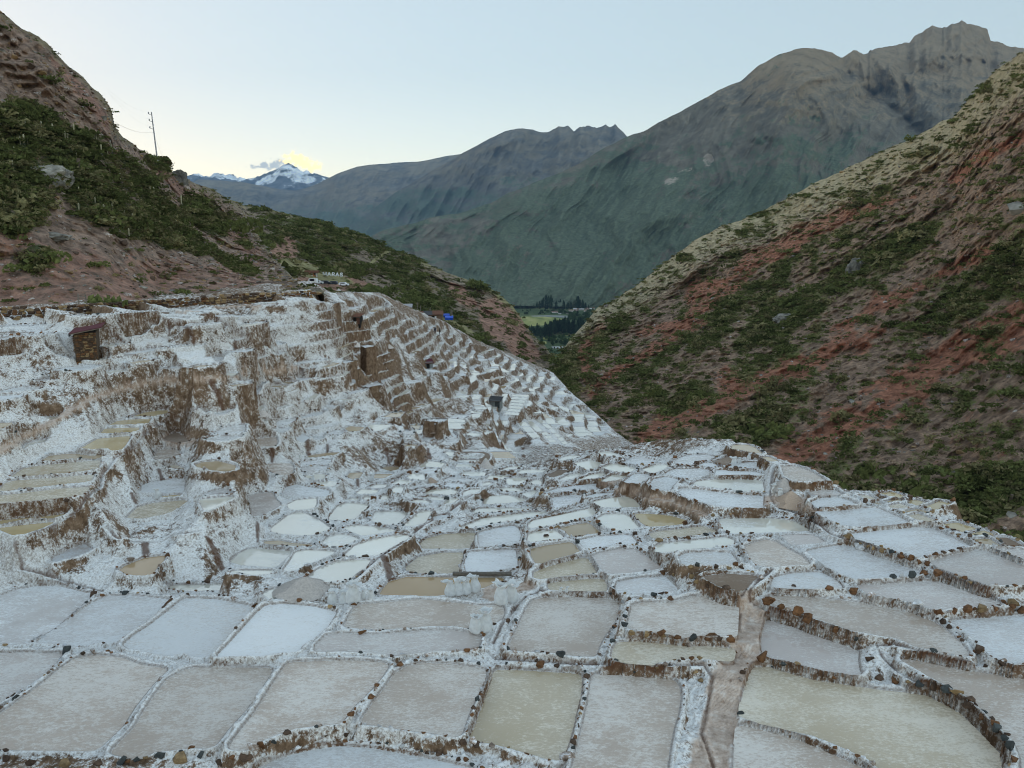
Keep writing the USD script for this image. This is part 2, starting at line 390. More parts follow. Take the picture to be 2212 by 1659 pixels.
FIELD = {'A': level_field(LEVELS_A), 'B': level_field(LEVELS_B)}
for p in ponds:
    p['fine'] = resample(p['px'], 1.0)
    p['prior'] = float(FIELD[p['layer']](p['fine'].mean(0)[None] / 100)[0])
    p['L'] = p['prior']
slope_of = lambda v: -dir_of(512, v)[1]
# which pond's far edge lies in front of which pond's near edge, column by column
pairs = {}
cols = {}
for i, p in enumerate(ponds):
    poly = Polygon(p['px']).buffer(0)
    x0, y0, x1, y1 = poly.bounds
    for u in np.arange(math.ceil(x0 * 2) / 2 + 0.25, x1, 0.5):
        hit = poly.intersection(LineString([(u, y0 - 1), (u, y1 + 1)]))
        if not hit.is_empty:
            cols.setdefault(u, []).append((hit.bounds[1], hit.bounds[3], i))
for u, spans in cols.items():
    spans.sort(key=lambda s: -s[1])
    for a, b in zip(spans[:-1], spans[1:]):
        if ponds[a[2]]['layer'] == ponds[b[2]]['layer'] and b[1] <= a[0] + 1.5:
            pairs.setdefault((a[2], b[2]), []).append((slope_of(a[0]), slope_of(min(b[1], a[0]))))
pairs = [(i, j, np.mean(np.log([q[1] / q[0] for q in v])), np.mean([q[0] for q in v]), len(v)) for (i, j), v in pairs.items() if len(v) > 1]
from scipy.sparse import coo_matrix
from scipy.sparse.linalg import lsqr
n = len(ponds)
PW = 1.2
L = np.array([p['prior'] for p in ponds])
for it in range(25):
    rows, rhs = [], []
    for i, j, dl, s, w in pairs:
        yi, yj = math.exp(L[i]) / s, math.exp(L[j]) / s / math.exp(dl)
        dz = math.exp(L[j]) - math.exp(L[i])
        gap, lo, hi = yj - yi, 0.18 + 0.003 * yi, 0.5 + 0.006 * yi + 0.6 * abs(dz)
        if ponds[j]['left'] and ponds[i]['fine'][:, 1].mean() > 565:      # a long earth slope, not a wall, rises behind the nearest rows on the left
            lo, hi = lo + 0.75 * abs(dz), hi + 1.2 * abs(dz)
        elif dz < -0.5 and ponds[j]['fine'][:, 0].mean() < 420 and ponds[i]['fine'][:, 1].mean() < 555:      # the terrace walls lean back
            lo, hi = lo + 0.4 * abs(dz), hi + 0.6 * abs(dz)
        t = min(max(gap, lo), hi)
        k = min(math.sqrt(w), 7) * (2.5 if gap < lo else 0.5 if gap > hi else 0.03)
        rows.append((i, j, k)); rhs.append(k * (dl + math.log(1 + t / yi)))
    m = len(rows)
    I = [r for r in range(m) for _ in (0, 1)] + list(range(m, m + n))
    J = [c for r in rows for c in (r[0], r[1])] + list(range(n))
    V = [c for r in rows for c in (-r[2], r[2])] + [PW] * n
    L = lsqr(coo_matrix((V, (I, J)), shape=(m + n, n)).tocsr(), np.array(rhs + [PW * p['prior'] for p in ponds]), iter_lim=400)[0]
for p, l in zip(ponds, L):
    p['z'] = -math.exp(l)
    q = p['fine']
    a, b = dir_of(q[:, 0], q[:, 1])
    y = p['z'] / b
    p['y'] = float(y.mean())
    g = Polygon(np.stack([a * y, y], 1)).buffer(0)
    r = min(0.35, 0.12 * math.sqrt(g.area))
    g = g.buffer(-r).buffer(r * 0.9).simplify(0.015)
    if g.geom_type != 'Polygon':
        g = max(g.geoms, key=lambda s: s.area) if len(getattr(g, 'geoms', [])) else Polygon(np.stack([a * y, y], 1)).buffer(0)
    p['poly'] = g
for p in sorted(ponds, key=lambda p: p['z']):
    for q in ponds:
        if q is not p and q['z'] > p['z'] and p['poly'].intersects(q['poly']):
            g = p['poly'].difference(q['poly'].buffer(0.3))
            g = max(g.geoms, key=lambda s: s.area) if hasattr(g, 'geoms') else g
            if g.area > 0.3:
                p['poly'] = g

# ------------------------------------------------------------------ the ground between the ponds
warp = lambda x, y: np.stack([np.asarray(x) / np.asarray(y), 0.55 * np.log(np.asarray(y))], -1)
B_xyz = []
for p in ponds:
    g = shapely.segmentize(p['poly'].exterior, 0.8)
    c = np.array(g.coords)[:-1]
    B_xyz.append(np.column_stack([c, np.full(len(c), p['z'])]))
def add_px(x, y, z, push=1.0, dz=0.0):
    u, v = disp(x, y)
    a, b = dir_of(u, v)
    yy = z / b
    B_xyz.append(np.array([[a * yy * push, yy * push, z + dz]]))
_A = [p for p in ponds if p['layer'] == 'A']
_tree = cKDTree(np.array([p['fine'].mean(0) for p in _A]))
def solved_z(x, y, k=3):
    d, i = _tree.query(disp(x, y), k)
    w = 1 / (d + 4)
    return float((np.array([_A[j]['z'] for j in i]) * w).sum() / w.sum())
field_z = lambda k, x, y: -math.exp(float(FIELD[k](np.array([disp(x, y)]) / 100)[0]))
RIDGE = [(690, 630), (720, 630), (760, 629), (790, 629), (820, 629), (845, 655), (900, 668), (960, 693), (1040, 738), (1100, 762), (1190, 800), (1232, 845), (1290, 895), (1335, 935)]
for x, y in RIDGE:
    z = field_z('B', x, y)
    add_px(x, y, z); add_px(x, y, z, 1.13, -9); add_px(x, y, z, 1.4, -40)
for x, y in [(700, 690), (760, 660), (800, 700), (860, 740), (900, 720), (960, 760), (1040, 800), (1000, 840), (1100, 850), (1160, 880), (1230, 910), (1290, 930), (1180, 830)]:
    add_px(x, y, field_z('B', x, y))
# the foot of the hill on the left
WALL = [(-150, 705, 676), (0, 697, 667), (99, 688, 661), (198, 679, 655), (298, 671, 650), (341, 668, 648), (443, 657, 640), (531, 653, 634), (590, 650, 632), (671, 640, 628)]   # x, foot and top of the retaining wall
foot, wall_line = [], []
for x, yb, yt in WALL:
    u, v = disp(x, yb)
    a, b = dir_of(u, v)
    zt = solved_z(x, yb + 8, 2)
    yy = zt / dir_of(u, disp(x, yb + 8)[1])[1] + 0.8
    _, bt = dir_of(u, disp(x, yt)[1])
    wall_line.append((float(a * yy), float(yy), float(b * yy), float(bt * (yy + 0.45))))
ys_ = np.array([w[1] for w in wall_line]); ys_ = np.convolve(np.pad(ys_, 1, mode='edge'), [0.25, 0.5, 0.25], 'valid')
wall_line = [(w[0] / w[1] * y, y, w[2] / w[1] * y, w[3] / (w[1] + 0.45) * (y + 0.45)) for w, y in zip(wall_line, ys_)]
for (x, yb, yt), (wx, wy, wb, wt) in zip(WALL, wall_line):
    a = wx / wy
    _, bf = dir_of(512, disp(x, yt - 4)[1])
    yf = wy + 3.5
    foot.append((a * yf, yf, float(bf * yf)))
    B_xyz.append(np.array([[wx, wy - 0.25, wb], [a * (wy + 0.3), wy + 0.3, wt], [a * (wy + 1.5), wy + 1.5, wt + 0.02], [a * yf, yf, bf * yf], [a * yf * 1.25, yf * 1.25, bf * yf], [a * yf * 2, yf * 2, bf * yf]]))
FOOT = [(x, yt - 4) for x, yb, yt in WALL]
# the rim of the shelf above the canyon on the right, and the drop behind it
RIM = [(1345, 962), (1400, 950), (1480, 946), (1580, 948), (1640, 965), (1700, 990), (1770, 1022), (1830, 1050), (1900, 1062), (1990, 1070), (2065, 1088), (2075, 1125), (2130, 1145), (2212, 1178), (2400, 1260)]
for x, y in RIM:
    z = solved_z(x, y + 6)
    add_px(x, y, z); add_px(x, y, z, 1.06, -5); add_px(x, y, z, 1.2, -17); add_px(x, y, z, 1.6, -24)
for x, y in [(1226, 962), (1290, 955)]:
    add_px(x, y, solved_z(x, y + 20), 1.0, -0.6); add_px(x, y, solved_z(x, y + 20), 1.12, -8)
for x in range(1100, 1241, 28):
    u, v = disp(x, 958)
    a, b = dir_of(u, v)
    for yy in (88, 105, 125, 142):
        B_xyz.append(np.array([[a * yy, yy, b * yy - (2.5 if yy < 140 else 0.6)]]))
# the low side nearest the eye
for x in (-1400, -600, 0, 1100, 2212, 3000, 3600):
    u, v = disp(x, 1659)
    a, _ = dir_of(u, v)
    B_xyz.append(np.array([[a * 21, 21.0, -18.3], [a * 14, 14.0, -17.8]]))
for y in (1000, 1300, 1500):
    add_px(-500, y, field_z('A', 0, y)); add_px(2800, y, -18.0)
edge_a, edge_y = [], []          # beyond these the terraces end
for x, y in RIDGE + RIM:
    z = field_z('B', x, y) if (x, y) in RIDGE else solved_z(x, y + 6)
    a, b = dir_of(*disp(x, y))
    edge_a.append(float(a)); edge_y.append(float(z / b) * (1.3 if (x, y) in RIDGE else 3.2 if x < 1500 else 1.45))
for (x, _), f in zip(FOOT, foot):
    edge_a.append(f[0] / f[1]); edge_y.append(f[1] * (1.9 if x > 560 else 1.15))
edge_a.append(float(dir_of(*disp(682, 630))[0])); edge_y.append(190.0)
edge_o = np.argsort(edge_a); edge_a, edge_y = np.array(edge_a)[edge_o], np.array(edge_y)[edge_o]
B_all = np.vstack(B_xyz)
base_lin = LinearNDInterpolator(warp(B_all[:, 0], B_all[:, 1]), B_all[:, 2])
base_near = NearestNDInterpolator(warp(B_all[:, 0], B_all[:, 1]), B_all[:, 2])
def base_z(x, y):
    w = warp(x, y)
    z = base_lin(w)
    return np.where(np.isnan(z), base_near(w), z)

# small far ponds on the slope above the canyon, cell by cell
rng = np.random.default_rng(7)
zone = []
for x, y in [(690, 660), (722, 634), (818, 631), (847, 660), (902, 675), (962, 699), (1040, 744), (1190, 805), (1252, 868), (1333, 936), (1240, 957), (1180, 957), (1110, 950), (1050, 915), (1010, 860), (940, 855), (860, 800), (830, 770), (760, 720)]:
    u, v = disp(x, y)
    a, b = dir_of(u, v)
    yy = field_z('B', x, y) / b
    zone.append((float(a * yy), float(yy)))
zone = Polygon(zone).buffer(0)
taken = shapely.union_all([p['poly'].buffer(0.5) for p in ponds])
zone2 = []
for x, y in [(-40, 712), (300, 688), (650, 658), (760, 650), (860, 740), (1000, 850), (1010, 950), (1100, 952), (1235, 962), (1225, 998), (1130, 1012), (1000, 985), (820, 965), (640, 965), (480, 935), (430, 850), (330, 850), (150, 900), (-40, 960)]:
    a, b = dir_of(*disp(x, y))
    yy = solved_z(x, y) / b
    zone2.append((float(a * yy), float(yy)))
zone2 = Polygon(zone2).buffer(0).difference(zone)
n_traced = len(ponds)
from scipy.ndimage import gaussian_filter
def terrace(zone, taken, q, widths, inset, kinds, odds, amin, part):
    """Rows of ponds along the contours of a slope, each half cut into it and half banked up."""
    x0, y0, x1, y1 = zone.bounds
    gx_, gy_ = np.meshgrid(np.linspace(x0, x1, 60), np.linspace(y0, y1, 60))
    b_ = gaussian_filter(base_z(gx_, gy_), 3)
    m_ = shapely.contains_xy(zone, gx_.ravel(), gy_.ravel()).reshape(gx_.shape)
    dy_, dx_ = np.gradient(b_, gy_[1, 0] - gy_[0, 0], gx_[0, 1] - gx_[0, 0])
    e2 = np.array([dx_[m_].mean(), dy_[m_].mean()]); e2 /= np.linalg.norm(e2)
    e1 = np.array([e2[1], -e2[0]])
    c_ = np.array(zone.convex_hull.exterior.coords)
    c0, c1 = (c_ @ e1).min(), (c_ @ e1).max(); s0, s1 = (c_ @ e2).min(), (c_ @ e2).max()
    C, S = np.arange(c0, c1, 0.5), np.arange(s0, s1, 0.2)
    CC, SS = np.meshgrid(C, S, indexing='ij')
    Bz = gaussian_filter(base_z(np.maximum(CC * e1[0] + SS * e2[0], -1e9), np.maximum(CC * e1[1] + SS * e2[1], 5)), (4, 7))
    Bz = Bz + (nz(np.stack([CC, SS, 0 * CC], -1), 0.09, 2, 17) * 3.6 + nz(np.stack([CC, SS, 0 * CC], -1), 0.3, 2, 18) * 0.9) * min(q / 1.4, 1)
    Bz = np.maximum.accumulate(Bz, axis=1) + np.arange(len(S)) * 1e-5
    for k in range(int(Bz.min() / q) - 1, int(Bz.max() / q) + 1):
        i = int(rng.integers(0, 6))
        while i < len(C) - 3:
            j = min(i + max(3, int(rng.uniform(*widths) / 0.5)), len(C) - 1)
            lo, hi = k * q + rng.uniform(0.0, 0.12) * q, (k + rng.uniform(*part)) * q
            cc = C[i:j + 1]
            f_ = np.array([np.interp(lo, Bz[m], S, left=np.nan, right=np.nan) for m in range(i, j + 1)])
            h_ = np.array([np.interp(hi, Bz[m], S, left=np.nan, right=np.nan) for m in range(i, j + 1)])
            i = j
            ok = np.isfinite(f_) & np.isfinite(h_)
            if ok.sum() < 3:
                continue
            cc, f_, h_ = cc[ok], f_[ok], h_[ok]
            h_ = np.minimum(np.maximum(h_, f_ + 0.75), f_ + 4.5)
            pts = np.concatenate([cc[:, None] * e1 + f_[:, None] * e2, (cc[:, None] * e1 + h_[:, None] * e2)[::-1]])
            g = Polygon(pts).buffer(0).intersection(zone).difference(taken).buffer(-inset).buffer(-0.1).buffer(0.1)
            if g.geom_type != 'Polygon':
                g = max(g.geoms, key=lambda s: s.area) if len(getattr(g, 'geoms', [])) else None
            if g is None or g.area < amin or rng.random() < 0.2:
                continue
            ponds.append(dict(kind=kinds[rng.choice(len(kinds), p=odds)], poly=g, z=(k + 0.22) * q, y=g.centroid.y, layer='F'))
terrace(zone, taken, 1.6, (3.0, 7.0), 0.14, 'MMWBT', [0.42, 0.1, 0.2, 0.18, 0.1], 1.6, (0.78, 0.95))
terrace(zone2, shapely.union_all([p['poly'].buffer(0.5) for p in ponds]), 1.15, (3.0, 8.0), 0.12, 'MWBTPD', [0.3, 0.25, 0.2, 0.1, 0.1, 0.05], 0.8, (0.6, 0.85))
print('ponds', n_traced, len(ponds))

# the grid: columns are straight lines from below the eye, rows get wider apart with distance
NC = 900
ga = np.concatenate([-0.83 - np.arange(33, 0, -1) * 0.012, np.linspace(-0.83, 0.83, NC), 0.83 + np.arange(1, 34) * 0.012])
NC = len(ga)
gy = [21.0]
while gy[-1] < 275:
    s = gy[-1]
    gy.append(s * (1 + (0.0022 if s < 62 else 0.0027 if s < 110 else 0.0026 if s < 200 else 0.004)))
gy = np.array(gy)
NR = len(gy)
AA, YY = np.meshgrid(ga, gy)
XX = AA * YY
P2 = np.stack([XX, YY, np.zeros_like(XX)], -1)
wob = nz(P2, 1.5, 3, 11) * 0.36 + nz(P2, 4.5, 1, 12) * 0.14           # makes edges uneven
wob2 = nz(P2, 0.8, 3, 13)
base = base_z(XX, YY) + nz(P2, 0.5, 4, 14) * 0.55 + nz(P2, 2.2, 3, 15) * 0.25 - 0.12
top = np.full(XX.shape, -1e3)
rimtop = np.full(XX.shape, -1e3)
cap = np.full(XX.shape, 1e3)
near = np.full(XX.shape, 1e3)           # distance to the nearest pond
owner = np.full(XX.shape, -1, np.int32)
inside = np.zeros(XX.shape, bool)
bed = np.full(XX.shape, 0.0)
rim_w = {}
for i, p in enumerate(ponds):
    far = p['y'] > 85
    c = np.array(shapely.segmentize(p['poly'].exterior, 0.5 if not far else 1.0).coords)
    x0, y0, x1, y1 = p['poly'].bounds
    m = 3.2
    r0, r1 = np.searchsorted(gy, [y0 - m, y1 + m])
    lo = min((x0 - m) / max(y0 - m, 5), (x0 - m) / (y1 + m)); hi = max((x1 + m) / max(y0 - m, 5), (x1 + m) / (y1 + m))
    c0, c1 = np.searchsorted(ga, [lo, hi])
    if r1 <= r0 or c1 <= c0:
        continue
    sub = np.s_[r0:r1, c0:c1]
    X, Y = XX[sub], YY[sub]
    q = np.stack([X.ravel(), Y.ravel()], 1)
    d, _ = cKDTree(np.array(shapely.segmentize(p['poly'].exterior, 0.06 if not far else 0.15).coords)).query(q, distance_upper_bound=m * 1.5)
    d = np.where(np.isinf(d), 9.9, d).reshape(X.shape)
    ins = shapely.contains_xy(p['poly'], X.ravel(), Y.ravel()).reshape(X.shape)
    sd = np.where(ins, -d, d)
    fore = p['layer'] == 'A' and p['y'] < 60
    slope_pond = p['layer'] != 'A'
    w = rng.uniform(0.20, 0.34) * (0.8 if slope_pond else 1.0 if fore else 1.15)
    hr = rng.uniform(0.11, 0.2) * (0.6 if slope_pond else 1.0 if fore else 1.2)
    e = sd + wob[sub] * np.clip(sd * 3, 0, 1)
    crown = 1 - 0.45 * np.clip((e - 0.02) / w, 0, 1) ** 2
    steep = 2.6 + 1.2 * wob2[sub]
    lip = p['z'] + hr * np.clip(sd / 0.17, -0.7, 1) * crown
    mesa = np.where(ins, -1e3, lip - np.maximum(e - w, 0) * steep)
    top[sub] = np.maximum(top[sub], mesa)
    rimtop[sub] = np.maximum(rimtop[sub], np.where(ins | (e > w), -1e3, lip))
    cap[sub] = np.minimum(cap[sub], np.where(ins, 1e3, p['z'] + hr + 0.05 + np.maximum(sd - 0.12 + 0.4 * wob[sub], 0) * (3.6 + 2.0 * wob2[sub])))
    closer = d < np.where(ins, 1e4, near[sub])
    owner[sub] = np.where(ins | (closer & ~inside[sub]), i, owner[sub])
    near[sub] = np.where(ins, -d, np.where(inside[sub], near[sub], np.minimum(near[sub], d)))
    bed[sub] = np.where(ins & (~inside[sub] | (p['z'] > bed[sub])), np.maximum(lip, p['z'] - 0.09), bed[sub])
    inside[sub] |= ins
ground = np.maximum(np.minimum(np.maximum(top, base), cap), rimtop)
detail = nz(P2, 2.4, 3, 21) * 0.12 + nz(P2, 7.0, 1, 22) * 0.04
ground = ground + detail * np.clip((near - 0.05) * 4, 0.0, 1)
H = np.where(inside, bed, ground)
salt = np.clip(1.0 - np.clip(np.minimum(near, 4) - 0.3, 0, 9) * 0.30 + nz(P2, 0.35, 3, 31) * 1.2 + 0.3 * (near < 0.34) * np.clip((52 - YY) / 10, 0, 1) - np.clip((YY - 41) / 8, 0, 1) * np.clip((AA + 0.28) / 0.14, 0, 1) * (0.22 + 0.5 * nz(P2, 0.9, 2, 32)) + 0.20 * np.clip((-0.16 - AA) / 0.14, 0, 1), 0.12, 1.25)
# ------------------------------------------------------------------ channels, ledge paths, rust stains and bare earth on the terraces
def reg(r, pts):
    ox, oy, s = REGION[r]
    return (np.array(pts, float) / s + (ox, oy)) / 3.9375
def strike(u, v):
    """The first point of the terraces seen at a pixel."""
    a, b = dir_of(u, v)
    c = int(round(np.interp(float(a), ga, np.arange(NC))))
    hit = np.flatnonzero(b * gy <= H[:, c])
    r = hit[0] if len(hit) else NR - 1
    if r > 0 and len(hit):
        f0, f1 = b * gy[r - 1] - H[r - 1, c], b * gy[r] - H[r, c]
        y = gy[r - 1] + (gy[r] - gy[r - 1]) * f0 / max(f0 - f1, 1e-9)
    else:
        y = gy[r]
    return np.array([float(a) * y, y, float(b) * y])
def ground_z(x, y):
    r = np.interp(y, gy, np.arange(NR)); c = float(np.interp(x / y, ga, np.arange(NC)))
    r0, c0 = int(np.clip(r, 0, NR - 2)), int(np.clip(c, 0, NC - 2))
    fr, fc = r - r0, c - c0
    return float((H[r0, c0] * (1 - fc) + H[r0, c0 + 1] * fc) * (1 - fr) + (H[r0 + 1, c0] * (1 - fc) + H[r0 + 1, c0 + 1] * fc) * fr)
def along(line, step=0.25):
    q = np.array([strike(*p) for p in resample(line, 4.0)[: None]])
    return q
def open_line(px):
    out = []
    for p, q in zip(px[:-1], px[1:]):
        m = max(1, int(np.ceil(np.linalg.norm(q - p) / 2.0)))
        out += [p + (q - p) * k / m for k in range(m)]
    return np.array(out + [px[-1]])
def near_grid(line3, reach):
    """Grid window and, for its points, the distance to the line and the line's height there."""
    x0, y0 = line3[:, 0].min() - reach, line3[:, 1].min() - reach
    x1, y1 = line3[:, 0].max() + reach, line3[:, 1].max() + reach
    r0, r1 = np.searchsorted(gy, [y0, y1])
    lo = min(x0 / max(y0, 5), x0 / y1); hi = max(x1 / max(y0, 5), x1 / y1)
    c0, c1 = np.searchsorted(ga, [lo, hi])
    sub = np.s_[r0:r1, c0:c1]
    seg = []
    for p, q in zip(line3[:-1], line3[1:]):
        L_ = np.hypot(*(q - p)[:2])
        if L_ > 1.6:
            continue
        m = max(1, int(L_ / 0.08))
        seg += [p + (q - p) * k / m for k in range(m)]
    seg = np.array(seg if seg else [line3[0]])
    d, i = cKDTree(seg[:, :2]).query(np.stack([XX[sub].ravel(), YY[sub].ravel()], 1), distance_upper_bound=reach)
    ok = np.isfinite(d)
    z = np.where(ok, seg[np.minimum(i, len(seg) - 1), 2], 0)
    return sub, np.where(ok, d, 99).reshape(XX[sub].shape), z.reshape(XX[sub].shape)
path_mask, channel_wet = np.zeros_like(H), np.zeros_like(H)
PATHS = [('R3', [(440, 320), (430, 450), (420, 560), (400, 670), (340, 720), (290, 800), (265, 900), (245, 1000), (225, 1150), (180, 1300), (150, 1400)], 0.55, 0.0),
    ('Z1', [(430, 1640), (700, 1460), (1000, 1300), (1300, 1210), (1500, 1150), (1800, 1105), (2150, 1090)], 0.28, 0.0),
    ('R4', [(0, 400), (150, 300), (270, 250), (400, 170), (560, 80), (700, 0)], 0.28, 0.0),
    ('Z2', [(0, 1375), (300, 1370), (700, 1320), (1000, 1285), (1300, 1250)], 0.28, 0.0),
    ('Z2', [(0, 640), (300, 610), (500, 580), (800, 562), (1050, 545)], 0.28, 0.0),
    ('R7', [(300, 640), (420, 640), (560, 690)], 0.8, 0.0), ('R6', [(1000, 500), (1100, 540), (1200, 590), (1350, 640), (1500, 660), (1700, 740)], 0.7, 0.0),
    ('R4', [(1450, 270), (1560, 310), (1650, 330)], 0.8, 0.0), ('R2', [(1000, 240), (1100, 190), (1180, 180)], 0.6, 0.0)]
for r, pts, w, _ in PATHS:
    l3 = np.array([strike(*p) for p in open_line(reg(r, pts))])
    l3[:, 2] = np.convolve(np.pad(l3[:, 2], 3, mode='edge'), np.ones(7) / 7, 'valid') + 0.05
    sub, d, z = near_grid(l3, w * 2.6)
    t_ = np.clip((w * 1.5 - d - wob[sub]) / (w * 0.5), 0, 1) * ~inside[sub] * (np.abs(H[sub] - z) < (0.9 if r == 'R3' else 0.28))
    H[sub] = np.where(t_ > 0, H[sub] * (1 - t_) + np.maximum(z, H[sub] - 0.4) * t_, H[sub])
    path_mask[sub] = np.maximum(path_mask[sub], np.clip(t_ * 1.4 - 0.25, 0, 0.85))
CHANNELS = [('R4', [(1770, 0), (1500, 110), (1300, 200), (1180, 330), (1080, 420), (1000, 450), (940, 530), (880, 610), (870, 700), (740, 810), (690, 900), (590, 970), (400, 1060), (250, 1110)]),
    ('R4', [(130, 1180), (150, 1260), (190, 1350), (190, 1420), (300, 1440), (500, 1500), (700, 1560), (900, 1610)]),
    ('R5', [(930, 1410), (1000, 1360), (1180, 1200), (1360, 1090), (1450, 1010), (1560, 930), (1750, 830), (1850, 750), (2000, 650), (2120, 590)]),
    ('R7', [(290, 360), (270, 480), (260, 590), (300, 670), (340, 690), (450, 720), (560, 770), (650, 820), (720, 880), (830, 920)]),
    ('R7', [(1500, 1150), (1700, 1220), (1900, 1300), (2000, 1360), (2100, 1440)]), ('R3', [(580, 70), (480, 150), (430, 210), (440, 290), (560, 340), (700, 380)]),
    ('R3', [(1260, 570), (1300, 640), (1380, 720), (1500, 790), (1600, 830)]), ('R3', [(1260, 560), (1400, 560), (1550, 600), (1700, 640), (1850, 660)]),
    ('R3', [(-200, 690), (0, 685), (140, 690), (190, 760), (180, 860), (150, 1000), (120, 1130), (160, 1230), (200, 1356)]),
    ('R2', [(1330, 200), (1200, 240), (1140, 300), (1090, 370), (1050, 400), (980, 560)]), ('R2', [(950, 600), (1000, 650), (1200, 660), (1500, 680), (1800, 690), (2100, 710)]),
    ('R4', [(930, 1040), (1000, 1130), (1100, 1180), (1400, 1180), (1500, 1120), (1760, 1080)]), ('Z1', [(1000, 450), (1150, 520), (1250, 620), (1380, 690)]), ('Z1', [(1720, 390), (1860, 470), (2050, 560), (2120, 720)]),
    ('Z2', [(0, 750), (100, 810), (170, 900), (190, 990)]), ('Z2', [(240, 620), (400, 690), (550, 780), (700, 870), (780, 920)])]
for r, pts in CHANNELS:
    l3 = np.array([strike(*p) for p in open_line(reg(r, pts))])
    sub, d, z = near_grid(l3, 0.7)
    dd = d + wob[sub] * 0.25
    out = ~inside[sub] & (np.abs(H[sub] - z) < 0.45)
    w = 0.045 + 0.0007 * l3[:, 1].mean()
    H[sub] = np.where(out & (dd < 0.34), np.maximum(H[sub], z + 0.02 - 0.5 * np.maximum(dd - 0.16, 0)) - 0.09 * np.clip((w * 1.6 - dd) / w, 0, 1), H[sub])
    channel_wet[sub] = np.maximum(channel_wet[sub], np.clip((w * 1.5 - dd) / w, 0, 0.8) * np.clip(0.9 + 2.2 * wob2[sub], 0.2, 1) * out)
    salt[sub] = np.where(out & (dd < 0.5), np.maximum(salt[sub], 1.0), salt[sub])
for r, pts, w in [('R4', [(1150, 760), (1190, 850)], .16), ('R5', [(622, 265), (632, 390)], .22), ('R5', [(780, 300), (785, 370)], .2), ('R5', [(1235, 1210), (1270, 1300), (1290, 1370)], .3), ('R4', [(1820, 1160), (1880, 1280), (1935, 1420)], .28),
        ('Z2', [(365, 1400), (420, 1500), (480, 1600)], .3), ('R6', [(155, 160), (155, 250)], .3), ('R6', [(325, 210), (325, 300)], .35), ('R4', [(1385, 550), (1410, 640)], .22), ('R5', [(230, 920), (232, 1080)], .14), ('R5', [(345, 380), (345, 440)], .22),
        ('Z1', [(1850, 480), (1850, 575)], .2), ('R4', [(1265, 1200), (1270, 1310)], .25), ('R5', [(1245, 340), (1275, 450)], .2), ('R5', [(1580, 340), (1590, 420)], .22), ('R5', [(1020, 590), (1030, 650)], .22), ('Z2', [(630, 980), (630, 1045)], .25), ('Z2', [(1340, 1260), (1340, 1340)], .3)]:
    l3 = np.array([strike(*p) for p in open_line(reg(r, pts))])
    sub, d, z = near_grid(l3, w * 3)
    channel_wet[sub] = np.maximum(channel_wet[sub], np.clip((w * 1.0 - d - 0.5 * wob[sub]) / (0.4 * w), 0, 0.85) * ~inside[sub])
dep_ = YY * math.cos(PITCH) - H * math.sin(PITCH)
GU = 512 + FPX * XX / dep_
GV = 384 - FPX * (YY * math.sin(PITCH) + H * math.cos(PITCH)) / dep_
for r, cx, cy, rx, ry, k in [('R4', 1700, 270, 230, 110, .9), ('R4', 1850, 610, 240, 60, .9), ('R4', 1030, 600, 60, 70, .8), ('Z1', 540, 1380, 150, 190, .8), ('Z1', 1650, 520, 190, 60, .7), ('Z3', 200, 830, 290, 170, .9), ('Z3', 450, 1200, 90, 100, .9),
        ('R5', 100, 560, 220, 70, .8), ('R5', 1650, 250, 70, 60, .9), ('R5', 60, 1365, 330, 60, .8), ('R5', 600, 1290, 80, 60, .9), ('R6', 310, 170, 90, 70, .9), ('R6', 1500, 215, 330, 50, .9), ('R6', 1560, 720, 200, 50, .9), ('R6', 1250, 550, 130, 50, .7),
        ('R6', 1350, 620, 90, 40, .7), ('R5', 1620, 130, 90, 40, .6), ('R4', 1250, 1080, 160, 90, .7), ('R4', 640, 1010, 90, 50, .9), ('R4', 650, 1400, 200, 90, .8), ('Z1', 1900, 640, 200, 90, .6), ('Z2', 2050, 1350, 200, 160, .7), ('Z2', 150, 850, 160, 110, .5),
        ('Z2', 300, 680, 200, 50, .6), ('Z2', 1050, 590, 120, 50, .6), ('Z3', 1640, 1500, 110, 80, .9), ('R6', 1700, 1200, 380, 70, .8), ('R6', 460, 660, 90, 60, .7), ('R6', 650, 380, 140, 40, .8), ('R6', 1120, 230, 130, 50, .8), ('R3', 160, 150, 160, 90, .7),
        ('R7', 620, 720, 60, 60, .7), ('R7', 250, 720, 300, 25, .6), ('R7', 480, 520, 150, 60, .8), ('R2', 1230, 440, 60, 60, .3), ('R5', 1380, 780, 300, 30, .8), ('R4', 150, 1380, 330, 200, -1.3), ('R4', 100, 1150, 300, 80, -0.9), ('Z1', 300, 130, 900, 260, 1.0), ('Z1', 1300, 120, 700, 190, 1.0), ('Z2', 600, 400, 800, 120, 1.0), ('Z3', 1300, 930, 120, 90, .5),
        ('R1', 500, 1330, 1300, 70, 1.0), ('R1', 2000, 1230, 420, 60, .75), ('R2', 500, 1240, 700, 50, .65), ('R6', 1480, 180, 380, 30, .5)]:
    (px_, py_), sc = reg(r, [(cx, cy)])[0], REGION[r][2] * 3.9375
    m_ = np.clip(1.6 - 1.6 * np.hypot((GU - px_) / (rx / sc), (GV - py_) / (ry / sc)), 0, 1)
    salt = np.where(inside, salt, np.clip(salt, 0.3 if k < 0 else 0, 9) * (1 - 0.85 * k * m_))
